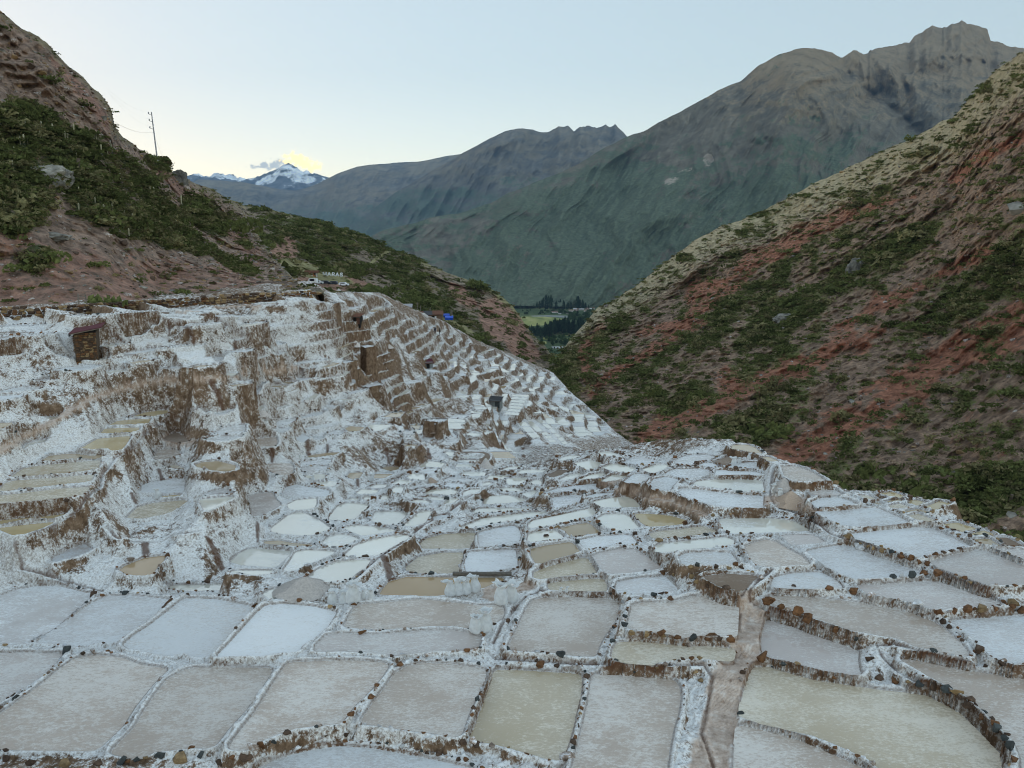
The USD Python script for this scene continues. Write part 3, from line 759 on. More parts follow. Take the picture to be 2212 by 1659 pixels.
# ------------------------------------------------------------------ helpers that define prims
used = {}
def free_path(parent, name):
    k = (str(parent), name)
    n_ = used.get(k, 0)
    used[k] = n_ + 1
    return f'{parent}/{name}' if n_ == 0 else f'{parent}/{name}_{n_:03d}'
def tag(prim, label=None, category=None, group=None, kind=None):
    p_ = prim.GetPrim() if hasattr(prim, 'GetPrim') else prim
    for k, t in (('label', label), ('category', category), ('group', group), ('kind', kind)):
        if t:
            p_.SetCustomDataByKey(k, t)
    return prim
def obj(name, mesh, m, parent='/World', smooth=False, normals=None, mask=None):
    path = free_path(parent, name)
    o = usdkit.mesh(stage, path, mesh, m, smooth=smooth)
    if normals is not None:
        o.CreateNormalsAttr(Vt.Vec3fArray.FromNumpy(np.asarray(normals, np.float32)))
        o.SetNormalsInterpolation('vertex')
    if mask is not None:
        UsdGeom.PrimvarsAPI(o).CreatePrimvar('mask', Sdf.ValueTypeNames.Color3fArray, 'vertex').Set(Vt.Vec3fArray.FromNumpy(np.asarray(mask, np.float32)))
    return o
def thing(name, label, category, loc=(0, 0, 0), rot=0.0, group=None):
    x = UsdGeom.Xform.Define(stage, free_path('/World', name))
    x.AddTranslateOp().Set(Gf.Vec3d(*map(float, loc)))
    if rot:
        x.AddRotateZOp().Set(float(rot))
    tag(x, label, category, group)
    return x
def copy_of(src, name, label, loc, rot=0.0, scale=1.0, group=None):
    x = UsdGeom.Xform.Define(stage, free_path('/World', name))
    x.GetPrim().GetReferences().AddInternalReference(src)
    x.GetPrim().SetInstanceable(True)
    x.ClearXformOpOrder()
    x.AddTranslateOp().Set(Gf.Vec3d(*map(float, loc)))
    x.AddRotateZOp().Set(float(rot))
    x.AddScaleOp().Set(Gf.Vec3f(*np.broadcast_to(scale, 3).astype(float).tolist()))
    tag(x, label, None, group)
    return x
P_ = lambda o: str(o.GetPath())
def grid_faces(nr, nc):
    i = np.arange(nr - 1)[:, None] * nc + np.arange(nc - 1)[None]
    return np.concatenate([np.stack([i, i + 1, i + nc + 1], -1).reshape(-1, 3), np.stack([i, i + nc + 1, i + nc], -1).reshape(-1, 3)])
def vertex_normals(v, f):
    n_ = np.zeros_like(v)
    c = np.cross(v[f[:, 1]] - v[f[:, 0]], v[f[:, 2]] - v[f[:, 0]])
    for k in range(3):
        np.add.at(n_, f[:, k], c)
    return n_ / np.maximum(np.linalg.norm(n_, axis=1, keepdims=True), 1e-12)

# ------------------------------------------------------------------ materials of the terraces
GEO = {'g': ('geometry', {}), 'at': ('attribute', {'attribute': 'mask'}), 'sp': ('separate_color', {})}
M = {}
def math_node(kind, a=0.5, b=0.5, clamp=False):
    return ('math', {'math_type': kind, 'value1': a, 'value2': b, 'use_clamp': clamp})
M['terrace'] = mat('terrace_earth_and_salt', {
    **GEO, 'mp': ('mapping', {'scale': (1.0, 1.0, 0.8)}),
    'n1': ('noise_texture', {'scale': 2.3, 'detail': 8.0, 'roughness': 0.74}), 'n2': ('noise_texture', {'scale': 9.0, 'detail': 5.0, 'roughness': 0.7}),
    'n3': ('noise_texture', {'scale': 0.6, 'detail': 4.0}), 'xyz': ('separate_xyz', {}),
    'a1': ('math', {'math_type': 'multiply_add', 'value2': 0.50, 'value3': -0.66}),         # salt mask
    'a2': ('math', {'math_type': 'multiply_add', 'value2': 0.62}),                          # flat faces carry more crust
    'a3': ('math', {'math_type': 'multiply_add', 'value2': 1.7}),
    'a4': ('math', {'math_type': 'multiply_add', 'value2': 1.0}),
    'cr': ('map_range', {'from_min': 1.36, 'from_max': 1.58, 'clamp': True}),
    'earth': ('rgb_ramp', {'ramp': [(0.28, (0.055, 0.031, 0.017)), (0.42, (0.14, 0.082, 0.046)), (0.58, (0.27, 0.175, 0.11)), (0.75, (0.42, 0.31, 0.22))]}),
    'salt': ('rgb_ramp', {'ramp': [(0.34, (0.40, 0.345, 0.30)), (0.46, (0.66, 0.61, 0.57)), (0.56, (0.84, 0.815, 0.79)), (0.7, (0.91, 0.90, 0.88))]}),
    'sg': ('math', {'math_type': 'multiply_add', 'value2': 0.16, 'value3': -0.12}), 'sf': ('math', {'math_type': 'multiply_add', 'value2': 1.0}), 'mx': ('mix_color', {}), 'path': ('mix_color', {}), 'pr': ('rgb_ramp', {'ramp': [(0.32, (0.30, 0.19, 0.125)), (0.5, (0.56, 0.40, 0.30)), (0.66, (0.76, 0.65, 0.56))]}), 'wet': ('mix_color', {'b': (0.115, 0.050, 0.024)}),
    'bm': ('bump', {'strength': 0.7, 'distance': 0.08}), 'hs': math_node('add'), 'p': ('principled_bsdf', {'roughness': 0.8, 'specular_ior_level': 0.25})},
    [('g.position', 'mp.vector'), ('mp.vector', 'n1.vector'), ('mp.vector', 'n2.vector'), ('g.position', 'n3.vector'), ('at.color', 'sp.color'), ('g.normal', 'xyz.vector'),
     ('sp.r', 'a1.value1'), ('xyz.z', 'a2.value1'), ('a1.value', 'a2.value3'), ('n1.fac', 'a3.value1'), ('a2.value', 'a3.value3'), ('n2.fac', 'a4.value1'), ('a3.value', 'a4.value3'),
     ('a4.value', 'cr.value'), ('n1.fac', 'earth.fac'), ('sf.value', 'salt.fac'), ('n2.fac', 'sf.value1'), ('xyz.z', 'sg.value1'), ('sg.value', 'sf.value3'), ('cr.result', 'mx.fac'), ('earth.color', 'mx.a'), ('salt.color', 'mx.b'),
     ('sp.b', 'path.fac'), ('n1.fac', 'pr.fac'), ('pr.color', 'path.b'), ('mx.result', 'path.a'), ('sp.g', 'wet.fac'), ('path.result', 'wet.a'), ('wet.result', 'p.base_color'),
     ('n1.fac', 'hs.value1'), ('n2.fac', 'hs.value2'), ('hs.value', 'bm.height'), ('bm.normal', 'p.normal')])

def brine(name, brine_col, brine2, crust_col, amount, rough=0.05, crust_rough=0.42, fine=7.0, spec=0.7, ior=1.45):
    """Shallow brine over its bed with a crust of salt on it; amount: how much of it is crusted."""
    return mat(name, {
        'g': ('geometry', {}), 'oi': ('object_info', {}), 'off': ('mix_vector', {'fac': 0.0}), 'add': ('math', {'math_type': 'multiply', 'value2': 50.0}),
        'n0': ('noise_texture', {'dimensions': '4D', 'scale': 0.23, 'detail': 3.0}), 'n1': ('noise_texture', {'scale': 1.3, 'detail': 6.0, 'roughness': 0.7, 'distortion': 0.4}),
        'mp': ('mapping', {'scale': (0.8, 1.5, 1.0), 'rotation': (0, 0, 0.25)}),
        'n2': ('noise_texture', {'scale': fine, 'detail': 4.0, 'roughness': 0.75}), 'n3': ('noise_texture', {'scale': 1.2 * fine, 'detail': 2.0}),
        's1': ('math', {'math_type': 'multiply_add', 'value2': 0.55}), 's2': ('math', {'math_type': 'multiply_add', 'value2': 0.9}), 's3': ('math', {'math_type': 'multiply', 'value2': 0.75}),
        'cr': ('map_range', {'from_min': 1.28 - 0.42 * amount, 'from_max': 1.50 - 0.42 * amount, 'clamp': True}),
        'bc': ('mix_color', {'a': brine_col, 'b': brine2}), 'cc': ('mix_color', {'a': tuple(0.86 * c for c in crust_col), 'b': tuple(min(1.08 * c, 0.9) for c in crust_col)}),
        'mx': ('mix_color', {}), 'ro': ('map_range', {'to_min': rough, 'to_max': crust_rough}), 'rr': ('map_range', {'from_min': 0.3, 'from_max': 0.7, 'clamp': True}),
        'vv': ('map_range', {'to_min': 0.88, 'to_max': 1.08}), 'hv': ('hsv', {}),
        'bs': ('math', {'math_type': 'multiply', 'value2': 0.5}), 'hh': math_node('multiply'), 'bm': ('bump', {'strength': 0.22, 'distance': 0.05}),
        'p': ('principled_bsdf', {'ior': ior, 'specular_ior_level': spec})},
        [('oi.random', 'add.value1'), ('add.value', 'n0.w'), ('g.position', 'n0.vector'), ('g.position', 'mp.vector'), ('mp.vector', 'n1.vector'), ('mp.vector', 'n2.vector'), ('mp.vector', 'n3.vector'),
         ('n0.fac', 's3.value1'), ('n1.fac', 's1.value1'), ('s3.value', 's1.value3'), ('n2.fac', 's2.value1'), ('s1.value', 's2.value3'), ('s2.value', 'cr.value'),
         ('n0.fac', 'rr.value'), ('rr.result', 'bc.fac'), ('n3.fac', 'cc.fac'), ('cr.result', 'mx.fac'), ('bc.result', 'mx.a'), ('cc.result', 'mx.b'),
         ('oi.random', 'vv.value'), ('vv.result', 'hv.value'), ('mx.result', 'hv.color'), ('hv.color', 'p.base_color'), ('cr.result', 'ro.value'), ('ro.result', 'p.roughness'),
         ('n2.fac', 'hh.value1'), ('cr.result', 'hh.value2'), ('hh.value', 'bm.height'), ('bm.normal', 'p.normal')])
M['G'] = brine('brine_rosy_grey_crust', (0.47, 0.37, 0.295), (0.57, 0.46, 0.38), (0.79, 0.715, 0.645), 0.62)
M['L'] = brine('brine_lilac_thin_crust', (0.52, 0.44, 0.395), (0.63, 0.55, 0.50), (0.79, 0.745, 0.70), 0.55)
M['P'] = brine('brine_pale_olive_crust', (0.50, 0.40, 0.27), (0.61, 0.505, 0.375), (0.80, 0.705, 0.575), 0.60)
M['W'] = brine('brine_white_crust', (0.68, 0.62, 0.57), (0.78, 0.73, 0.68), (0.90, 0.87, 0.84), 0.85)
M['B'] = brine('brine_blue_white_crust', (0.60, 0.55, 0.52), (0.72, 0.68, 0.65), (0.88, 0.86, 0.84), 0.72)
M['M'] = brine('brine_clear_mirror', (0.68, 0.62, 0.50), (0.83, 0.79, 0.70), (0.90, 0.88, 0.84), 0.2, rough=0.02, spec=1.0, ior=2.4)
M['T'] = brine('brine_tan', (0.40, 0.29, 0.17), (0.52, 0.40, 0.26), (0.6, 0.54, 0.45), 0.08, rough=0.03)
M['Y'] = brine('brine_yellow_olive', (0.47, 0.345, 0.17), (0.59, 0.455, 0.26), (0.66, 0.57, 0.42), 0.10, rough=0.04)
M['O'] = brine('brine_orange_brown', (0.42, 0.27, 0.13), (0.54, 0.38, 0.22), (0.58, 0.52, 0.44), 0.05, rough=0.02)
M['D'] = brine('dry_pond_mud', (0.24, 0.17, 0.12), (0.33, 0.24, 0.18), (0.44, 0.36, 0.30), 0.45, rough=0.8, crust_rough=0.85, spec=0.15)
M['S'] = brine('dry_pond_salt', (0.52, 0.43, 0.38), (0.62, 0.55, 0.50), (0.76, 0.76, 0.77), 0.75, rough=0.7, crust_rough=0.75, spec=0.2)
LOOK = {'G': 'rosy grey crusted', 'L': 'lilac-grey', 'P': 'pale olive', 'W': 'white crusted', 'B': 'bluish white', 'M': 'bright mirror-like', 'T': 'tan', 'Y': 'yellowish', 'O': 'orange-brown', 'D': 'dry brown', 'S': 'dry pinkish white'}
# ------------------------------------------------------------------ terraces and ponds as prims
V = np.stack([XX, YY, H], -1).reshape(-1, 3)
Fc = grid_faces(NR, NC)
VN = vertex_normals(V, Fc)
wet_rim = np.clip(1 - np.abs(near - 0.05) / 0.07, 0, 1) * 0.7
wet = np.clip(wet_rim + channel_wet, 0, 1)
MASK = np.stack([salt, wet, path_mask], -1).reshape(-1, 3)
nr_ = near.ravel()
deep = nr_ < -0.22
keep = ~(deep[Fc].all(1)) & (YY < np.interp(AA, edge_a, edge_y)).ravel()[Fc].all(1)
Fc = Fc[keep]
fo = owner.ravel()[Fc[:, 0]]
fd = nr_[Fc].mean(1)
# the 300 ponds that show largest are things of their own
for p in ponds:
    c = np.array(p['poly'].exterior.coords)
    yi = (p['z'] / c[:, 1])
    cp, sp_ = math.cos(PITCH), math.sin(PITCH)
    dep = c[:, 1] * cp - p['z'] * sp_
    q = np.stack([512 + FPX * c[:, 0] / dep, 384 - FPX * (c[:, 1] * sp_ + p['z'] * cp) / dep], 1)
    p['img'] = q
    p['show'] = Polygon(q).buffer(0).intersection(shapely.box(0, 0, 1024, 768)).area
order = sorted(range(len(ponds)), key=lambda i: -ponds[i]['show'])
things = [i for i in order if ponds[i]['show'] > 0][:298]
is_thing = np.zeros(len(ponds) + 1, bool); is_thing[things] = True
rimmed = (fo >= 0) & is_thing[fo] & (fd < 0.42)
def submesh(sel, name, m, parent='/World'):
    f = Fc[sel]
    u, inv = np.unique(f, return_inverse=True)
    return obj(name, (V[u], inv.reshape(-1, 3)), m, parent, normals=VN[u], mask=MASK[u])
tag(submesh(~rimmed, 'terraced_hillside', M['terrace']), 'white salt-crusted earth terraces stepping down to the canyon', kind='structure')

rim_faces = {}
sel = np.flatnonzero(rimmed)
srt = sel[np.argsort(fo[sel], kind='stable')]
cuts = np.flatnonzero(np.diff(fo[srt])) + 1
for part in np.split(srt, cuts):
    rim_faces[fo[part[0]]] = part
def sheet_of(poly, z):
    v, f = trimesh.creation.triangulate_polygon(poly.buffer(0.05).simplify(0.02), engine='earcut')
    return np.column_stack([v, np.full(len(v), z)]), f
BANDS = [(0, 300, 'topmost terraces'), (300, 345, 'terraces beside the red-roofed hut'), (345, 385, 'terraces below the red-roofed hut'),
         (385, 420, 'terraces above the ledge path'), (420, 450, 'terraces below the ledge path'), (450, 480, 'rows nearest the shelf rim'),
         (480, 510, 'rows behind the brown heap'), (510, 540, 'rows beside the brown heap'), (540, 570, 'rows behind the wooden plank'),
         (570, 600, 'rows beside the white sacks'), (600, 650, 'second row from below'), (650, 2000, 'nearest row')]
ORD = ['first', 'second', 'third', 'fourth', 'fifth', 'sixth', 'seventh', 'eighth', 'ninth', 'tenth', 'eleventh', 'twelfth', 'thirteenth', 'fourteenth', 'fifteenth', 'sixteenth', 'seventeenth', 'eighteenth', 'nineteenth', 'twentieth']
bands = {}
for i in things:
    c = np.clip(ponds[i]['img'], [0, 0], [1024, 768]).mean(0)
    b = next(k for k, (lo, hi, _) in enumerate(BANDS) if lo <= c[1] < hi)
    bands.setdefault((b, ponds[i]['kind']), []).append((c[0], i))
pond_prim = {}
for (b, kind), members in sorted(bands.items()):
    members.sort()
    for k, (_, i) in enumerate(members):
        p = ponds[i]
        if len(members) == 1:
            where = 'the only such in the ' + BANDS[b][2]
        elif k < 20:
            where = f'{ORD[k]} from left in the ' + BANDS[b][2]
        else:
            where = f'{ORD[min(len(members) - 1 - k, 19)]} from right in the ' + BANDS[b][2]
        t = thing('salt_pond', f'{LOOK[kind]} salt pond, {where}', 'salt pond', (0, 0, 0), group='salt ponds on the terraces')
        pond_prim[i] = t
        o = obj('brine' if kind not in 'DS' else 'pond_floor', sheet_of(p['poly'], p['z']), M[kind], P_(t))
        if i in rim_faces:
            s_ = np.zeros(len(Fc), bool); s_[rim_faces[i]] = True
            submesh(s_, 'salt_rim', M['terrace'], P_(t))
rest = {}
for i, p in enumerate(ponds):
    if not is_thing[i] and p['show'] > 0:
        rest.setdefault(p['kind'], []).append(trimesh.Trimesh(*sheet_of(p['poly'], p['z']), process=False))
for kind, ms in rest.items():
    tag(obj('far_salt_ponds', trimesh.util.concatenate(ms), M[kind]), f'{LOOK[kind]} far salt ponds too small to tell apart, on the slope above the canyon', 'salt ponds', kind='stuff')
# ------------------------------------------------------------------ hills and mountains
def ridged(p, s, o=4, seed=0):
    tot, a = 0, 0.5
    for k in range(o):
        tot = tot + a * (1 - np.abs(2 * meshkit.noise(np.asarray(p) * s * 2 ** k, seed + k) - 1))
        a *= 0.5
    return tot
def hill_sheet(xs, top, bottom, dtop, dbot, nu, nv, relief, curve=1.0, rough=0.0, seed=0, back=0.5, zback=0.4, crag=()):
    """A slope between a skyline and a foot, both given at reading-picture positions with forward distances; relief(u, t, P) moves points away from or towards the eye line, as a share of the distance."""
    xs = np.array(xs, float)
    X = np.linspace(xs[0], xs[-1], nu)
    it = lambda rows: np.interp(X, [r[0] for r in rows], [r[1] for r in rows])
    T, Bt = it(top), it(bottom)
    for c0, c1, amp, freq in crag:
        e_ = np.clip((X - c0) / 30, 0, 1) * np.clip((c1 - X) / 30, 0, 1)
        T = T - amp * e_ * (ridged(np.stack([X * freq, 0 * X + 3.3, 0 * X], 1), 1.0, 4, seed + 50) - 0.62)
    if rough:
        T = T + rough * (nz(np.stack([X * 0.03, 0 * X, 0 * X], 1), 1.0, 5, seed) * 2)
    DT, DB = it(dtop), it(dbot)
    t = np.linspace(0, 1, nv)
    px = np.broadcast_to(X, (nv, nu))
    py = Bt + (T - Bt) * t[:, None]
    dep = np.exp(np.log(DB) + (np.log(DT) - np.log(DB)) * (t[:, None] ** curve))
    u, v = disp(px, py)
    P = at(u, v, dep)
    k = relief(px, py, np.broadcast_to(t[:, None], px.shape), P)
    P = P * (1 + k)[..., None]
    last = P[-1]
    n_b = 6
    zb = np.stack([np.stack([last[:, 0] * (1 + back * b / n_b), last[:, 1] * (1 + back * b / n_b), last[:, 2] * (1 + back * b / n_b) - zback * last[:, 1] * back * (b / n_b) ** 1.3], -1) for b in range(1, n_b + 1)])
    P = np.concatenate([P, zb])
    return P, px, py, grid_faces(nv + n_b, nu), n_b
def near_line(px, py, pts, width):
    """1 on a polyline in the reading picture, falling to 0 at the given width."""
    l = LineString(pts)
    d = shapely.distance(shapely.points(px.ravel(), py.ravel()), l).reshape(px.shape)
    return np.clip(1 - d / width, 0, 1)
def in_blob(px, py, blobs, soft=0.35):
    out = np.zeros(px.shape)
    for cx, cy, rx, ry, ang in blobs:
        c, s = math.cos(math.radians(ang)), math.sin(math.radians(ang))
        dx, dy = px - cx, py - cy
        out = np.maximum(out, np.clip((1 - np.hypot((dx * c + dy * s) / rx, (-dx * s + dy * c) / ry)) / soft + 0.5, 0, 1))
    return out
def make_hill(name, label, sheet, mask, m):
    P, px, py, F_, n_b = sheet
    v = P.reshape(-1, 3)
    mk = np.concatenate([mask, np.repeat(mask[-1:], n_b, 0)]).reshape(-1, 3)
    o = obj(name, (v, F_), m, normals=vertex_normals(v, F_), mask=mk)
    return tag(o, label, kind='structure')
def hill_mat(name, earth, red, dry, veg, scale, rough_bump=0.6, stretch=(1, 1, 1), con=1.0):
    """Slope material: mask r = plant cover, g = bare red earth, b = dry grass; else stony earth."""
    dk = lambda c, k: tuple(k ** con * x for x in c)
    return mat(name, {**GEO, 'mp': ('mapping', {'scale': stretch}),
        'n1': ('noise_texture', {'scale': scale, 'detail': 9.0, 'roughness': 0.74}), 'n2': ('noise_texture', {'scale': scale * 6, 'detail': 5.0, 'roughness': 0.7}), 'n3': ('noise_texture', {'scale': scale * 0.18, 'detail': 4.0}),
        'e': ('rgb_ramp', {'ramp': [(0.32, dk(earth, 0.35)), (0.48, earth), (0.66, dk(earth, 2.1))]}),
        'r': ('rgb_ramp', {'ramp': [(0.32, dk(red, 0.4)), (0.48, red), (0.68, dk(red, 1.9))]}),
        'd': ('rgb_ramp', {'ramp': [(0.32, dk(dry, 0.45)), (0.48, dry), (0.68, dk(dry, 1.5))]}),
        'v': ('rgb_ramp', {'ramp': [(0.32, dk(veg, 0.4)), (0.5, veg), (0.68, dk(veg, 1.9))]}),
        'rf': ('math', {'math_type': 'multiply_add', 'value2': 1.3, 'value3': -1.3}), 'ra': math_node('add', clamp=False), 'rs': ('map_range', {'from_min': 0.35, 'from_max': 0.62, 'clamp': True}),
        'da': math_node('add'), 'ds': ('map_range', {'from_min': 0.35, 'from_max': 0.62, 'clamp': True}), 'va': math_node('add'), 'vs': ('map_range', {'from_min': 0.42, 'from_max': 0.60, 'clamp': True}),
        'nm': ('math', {'math_type': 'multiply_add', 'value2': 1.0}), 'm1': ('mix_color', {}), 'm2': ('mix_color', {}), 'm3': ('mix_color', {}), 'hs': math_node('add'),
        'bm': ('bump', {'strength': rough_bump, 'distance': 0.28 / scale}), 'p': ('principled_bsdf', {'roughness': 0.9, 'specular_ior_level': 0.1})},
        [('g.position', 'mp.vector'), ('mp.vector', 'n1.vector'), ('mp.vector', 'n2.vector'), ('g.position', 'n3.vector'), ('at.color', 'sp.color'),
         ('n2.fac', 'nm.value1'), ('n1.fac', 'nm.value3'),
         ('nm.value', 'rf.value1'), ('rf.value', 'ra.value1'), ('sp.g', 'ra.value2'), ('ra.value', 'rs.value'), ('rf.value', 'da.value1'), ('sp.b', 'da.value2'), ('da.value', 'ds.value'),
         ('rf.value', 'va.value1'), ('sp.r', 'va.value2'), ('va.value', 'vs.value'), ('n1.fac', 'e.fac'), ('n1.fac', 'r.fac'), ('n1.fac', 'd.fac'), ('n2.fac', 'v.fac'),
         ('rs.result', 'm1.fac'), ('e.color', 'm1.a'), ('r.color', 'm1.b'), ('ds.result', 'm2.fac'), ('m1.result', 'm2.a'), ('d.color', 'm2.b'), ('vs.result', 'm3.fac'), ('m2.result', 'm3.a'), ('v.color', 'm3.b'),
         ('m3.result', 'p.base_color'), ('n1.fac', 'hs.value1'), ('n2.fac', 'hs.value2'), ('hs.value', 'bm.height'), ('bm.normal', 'p.normal')])

# --- the hill on the right, across the canyon
R_TOP = [(1185, 796), (1196, 788), (1210, 764), (1250, 712), (1290, 662), (1310, 655), (1370, 622), (1420, 582), (1470, 543), (1520, 507), (1560, 487), (1640, 461), (1700, 431), (1760, 396), (1830, 362), (1900, 331), (2000, 281), (2060, 252), (2100, 203), (2150, 152), (2212, 110), (2330, 40), (2700, -150)]
R_BOT = [(1185, 812), (1240, 868), (1300, 925), (1340, 955), (1420, 985), (1500, 1010), (1700, 1075), (1900, 1140), (2050, 1200), (2212, 1260), (2700, 1500)]
R_DT = [(1185, 335), (1250, 400), (1290, 430), (1470, 480), (1640, 480), (1830, 450), (2000, 400), (2212, 330), (2700, 240)]
R_DB = [(1185, 320), (1240, 255), (1300, 205), (1340, 185), (1500, 155), (1700, 135), (1900, 115), (2212, 95), (2700, 75)]
def fall(px, py, deg):          # across and along the fall line, as seen
    c, s = math.cos(math.radians(deg)), math.sin(math.radians(deg))
    return px * c + py * s, -px * s + py * c
def r_relief(px, py, t, P):
    a, l = fall(px, py, 52)     # a: across the gullies
    q = np.stack([a / 120 + nz(P, 0.02, 3, 3) * 1.6, l / 520, 0 * a], -1)
    k = -0.075 * (ridged(q, 1.0, 4, 41) - 0.5) - 0.03 * (ridged(np.stack([a / 30, l / 200, 0 * a], -1), 1.0, 3, 42) - 0.5)
    k += nz(P, 0.06, 4, 43) * 0.05 + nz(P, 0.3, 3, 44) * 0.03
    low = np.clip((py - (640 + 0.16 * (px - 1400))) / 250, 0, 1)
    k += low * (0.05 * (ridged(np.stack([a / 46, l / 260, 0 * a], -1), 1.0, 5, 45) - 0.5))
    return k * np.clip((1 - t) * 9 + 0.15, 0, 1)
right = hill_sheet([1185, 2700], R_TOP, R_BOT, R_DT, R_DB, 560, 330, r_relief, 0.9, rough=5, seed=5, back=0.5, zback=0.5)
_, px, py, _, _ = right
up = py - np.interp(px, [r[0] for r in R_TOP], [r[1] for r in R_TOP])           # how far below the skyline
a, l = fall(px, py, -37)
n_band = nz(np.stack([a / 260, l / 62, 0 * a], -1), 1.0, 4, 51)
n_fine = nz(np.stack([a / 60, l / 24, 0 * a], -1), 1.0, 4, 52)
red = np.maximum.reduce([near_line(px, py, [(1975, 425), (1900, 440), (1800, 480)], 17), near_line(px, py, [(1830, 455), (1750, 500), (1650, 555), (1580, 600), (1500, 640)], 34),
    near_line(px, py, [(1680, 520), (1600, 610), (1480, 690), (1380, 720)], 20), near_line(px, py, [(2212, 300), (2100, 350), (2060, 390)], 26), near_line(px, py, [(2130, 540), (2040, 590), (1900, 660), (1800, 715)], 26),
    near_line(px, py, [(2212, 690), (2050, 770), (1930, 850), (1800, 930), (1700, 990)], 75), near_line(px, py, [(1900, 720), (1700, 800), (1560, 870), (1400, 935)], 42), near_line(px, py, [(1520, 690), (1400, 760), (1290, 830)], 20),
    near_line(px, py, [(1300, 690), (1260, 770), (1280, 850)], 20)])
red = np.clip(red * 1.15 + n_fine * 1.5 + n_band * 0.9 + nz(np.stack([px / 22, py / 18, 0 * px], -1), 1.0, 3, 53) * 0.8 - 0.08, 0, 1) * 0.95
dry = np.clip(1.15 - up / np.interp(px, [1190, 1400, 1600, 1900, 2212], [40, 90, 95, 130, 170]), 0, 1) * 0.85
lowgrey = in_blob(px, py, [(2120, 960, 130, 80, -35), (1960, 930, 110, 60, -40), (1560, 800, 120, 40, -35)])
veg = np.clip(0.38 + n_band * 1.7 + n_fine * 1.2 + nz(np.stack([px / 20, py / 14, 0 * px], -1), 1.0, 3, 54) * 0.9 - 0.65 * red - 0.4 * dry - 0.25 * lowgrey, 0, 1)
veg = np.clip(np.maximum(veg, in_blob(px, py, [(2150, 1060, 110, 60, -25), (1840, 960, 30, 14, -30), (1480, 860, 60, 25, -35), (1690, 690, 130, 40, -30), (1900, 560, 160, 40, -32), (1480, 555, 20, 8, 0)]) * (0.75 + n_fine)), 0, 1)
right_veg = veg
M['right'] = hill_mat('right_hill_slope', (0.30, 0.20, 0.14), (0.36, 0.160, 0.100), (0.50, 0.41, 0.26), (0.165, 0.175, 0.062), 0.42, 1.0)
make_hill('right_hill', 'steep hill across the canyon with red earth scars and bands of green scrub', right, np.stack([veg, red, dry], -1), M['right'])

# the canyon bed, running in under the shelf
e_ = right[0][0]
cf = np.stack([np.stack([e_[:, 0] * f, e_[:, 1] * f, e_[:, 2] - 0.6 - 6 * (1 - f)], -1) for f in (1.02, 0.85, 0.65, 0.45, 0.25)])
tag(obj('canyon_bed', (cf.reshape(-1, 3), grid_faces(5, cf.shape[1])[:, ::-1]), M['right'], mask=np.tile([0.1, 0.2, 0.1], (cf.shape[0] * cf.shape[1], 1))), 'stony bed of the canyon below the pond shelf', kind='structure')

# --- the near hill on the left
L_TOP = [(-700, -420), (-300, -180), (-120, -60), (0, 25), (50, 62), (100, 92), (150, 145), (185, 172), (215, 200), (240, 238), (248, 276), (262, 292), (300, 318), (340, 336), (375, 371), (405, 383), (430, 396), (470, 416), (520, 445), (555, 505), (600, 565), (650, 618), (700, 630)]
L_BOT = [(-700, 720)] + [(x, yt + 6) for x, yb, yt in WALL] + [(700, 634)]
L_DT = [(-700, 160), (-120, 150), (0, 155), (240, 172), (262, 176), (340, 200), (430, 235), (520, 280), (600, 190), (650, 135), (700, foot[-1][1] + 4)]
L_DB = [(-700, foot[0][1])] + [(w[0], f[1] - 0.8) for w, f in zip(WALL, foot)] + [(700, foot[-1][1])]
def l_relief(px, py, t, P):
    k = nz(P, 0.035, 4, 61) * 0.13 + nz(P, 0.15, 4, 62) * 0.05 + nz(P, 0.7, 3, 63) * 0.018
    a, l = fall(px, py, -35)
    k += -0.05 * (ridged(np.stack([a / 90, l / 260, 0 * a], -1), 1.0, 4, 64) - 0.5)
    strata = np.sin((py * 0.5 + px * 0.12 + nz(P, 0.05, 3, 65) * 60) * 0.5)
    k += 0.006 * strata * np.clip((260 - py) / 100, 0, 1)
    return k * np.clip((1 - t) * 9 + 0.1, 0, 1) * np.clip(t * 14 + 0.02, 0, 1)
left = hill_sheet([-700, 700], L_TOP, L_BOT, L_DT, L_DB, 520, 330, l_relief, 0.85, rough=7, seed=6, back=0.4, zback=0.6)
_, px, py, _, _ = left
a, l = fall(px, py, 40)
n_band = nz(np.stack([a / 220, l / 90, 0 * a], -1), 1.0, 4, 71)
n_fine = nz(np.stack([a / 50, l / 30, 0 * a], -1), 1.0, 4, 72)
lower = np.clip((py - np.interp(px, [-700, 0, 100, 250, 400, 480, 560, 640], [420, 470, 505, 545, 535, 545, 590, 640])) / 26 + n_fine * 2, 0, 1)
green = in_blob(px, py, [(60, 300, 120, 75, 25), (230, 400, 150, 85, 38), (330, 470, 90, 45, 40), (20, 420, 90, 90, 0), (400, 520, 60, 22, 30), (500, 570, 60, 12, 30), (75, 560, 32, 40, 60), (440, 470, 60, 25, 40), (340, 350, 40, 20, 20), (-150, 380, 200, 160, 20)])
skyl = near_line(px, py, L_TOP, 34)
veg = np.clip(0.14 - 0.2 * skyl + n_band * 1.1 + n_fine * 0.9 + 0.66 * green - 0.75 * lower * (1 - 0.8 * green), 0, 1)
red = np.clip(np.maximum.reduce([near_line(px, py, [(345, 365), (400, 420), (470, 470), (560, 560)], 26), near_line(px, py, [(120, 130), (200, 225), (235, 270)], 22), 0.55 * lower]) + n_fine * 0.8, 0, 1)
dry = np.clip(near_line(px, py, [(r[0], r[1]) for r in L_TOP], 26) * 0.8 + n_fine * 0.5 - 0.1, 0, 1)
left_veg = veg
M['left'] = hill_mat('left_hill_slope', (0.30, 0.205, 0.155), (0.34, 0.195, 0.145), (0.27, 0.22, 0.135), (0.085, 0.095, 0.042), 0.5, 1.0)
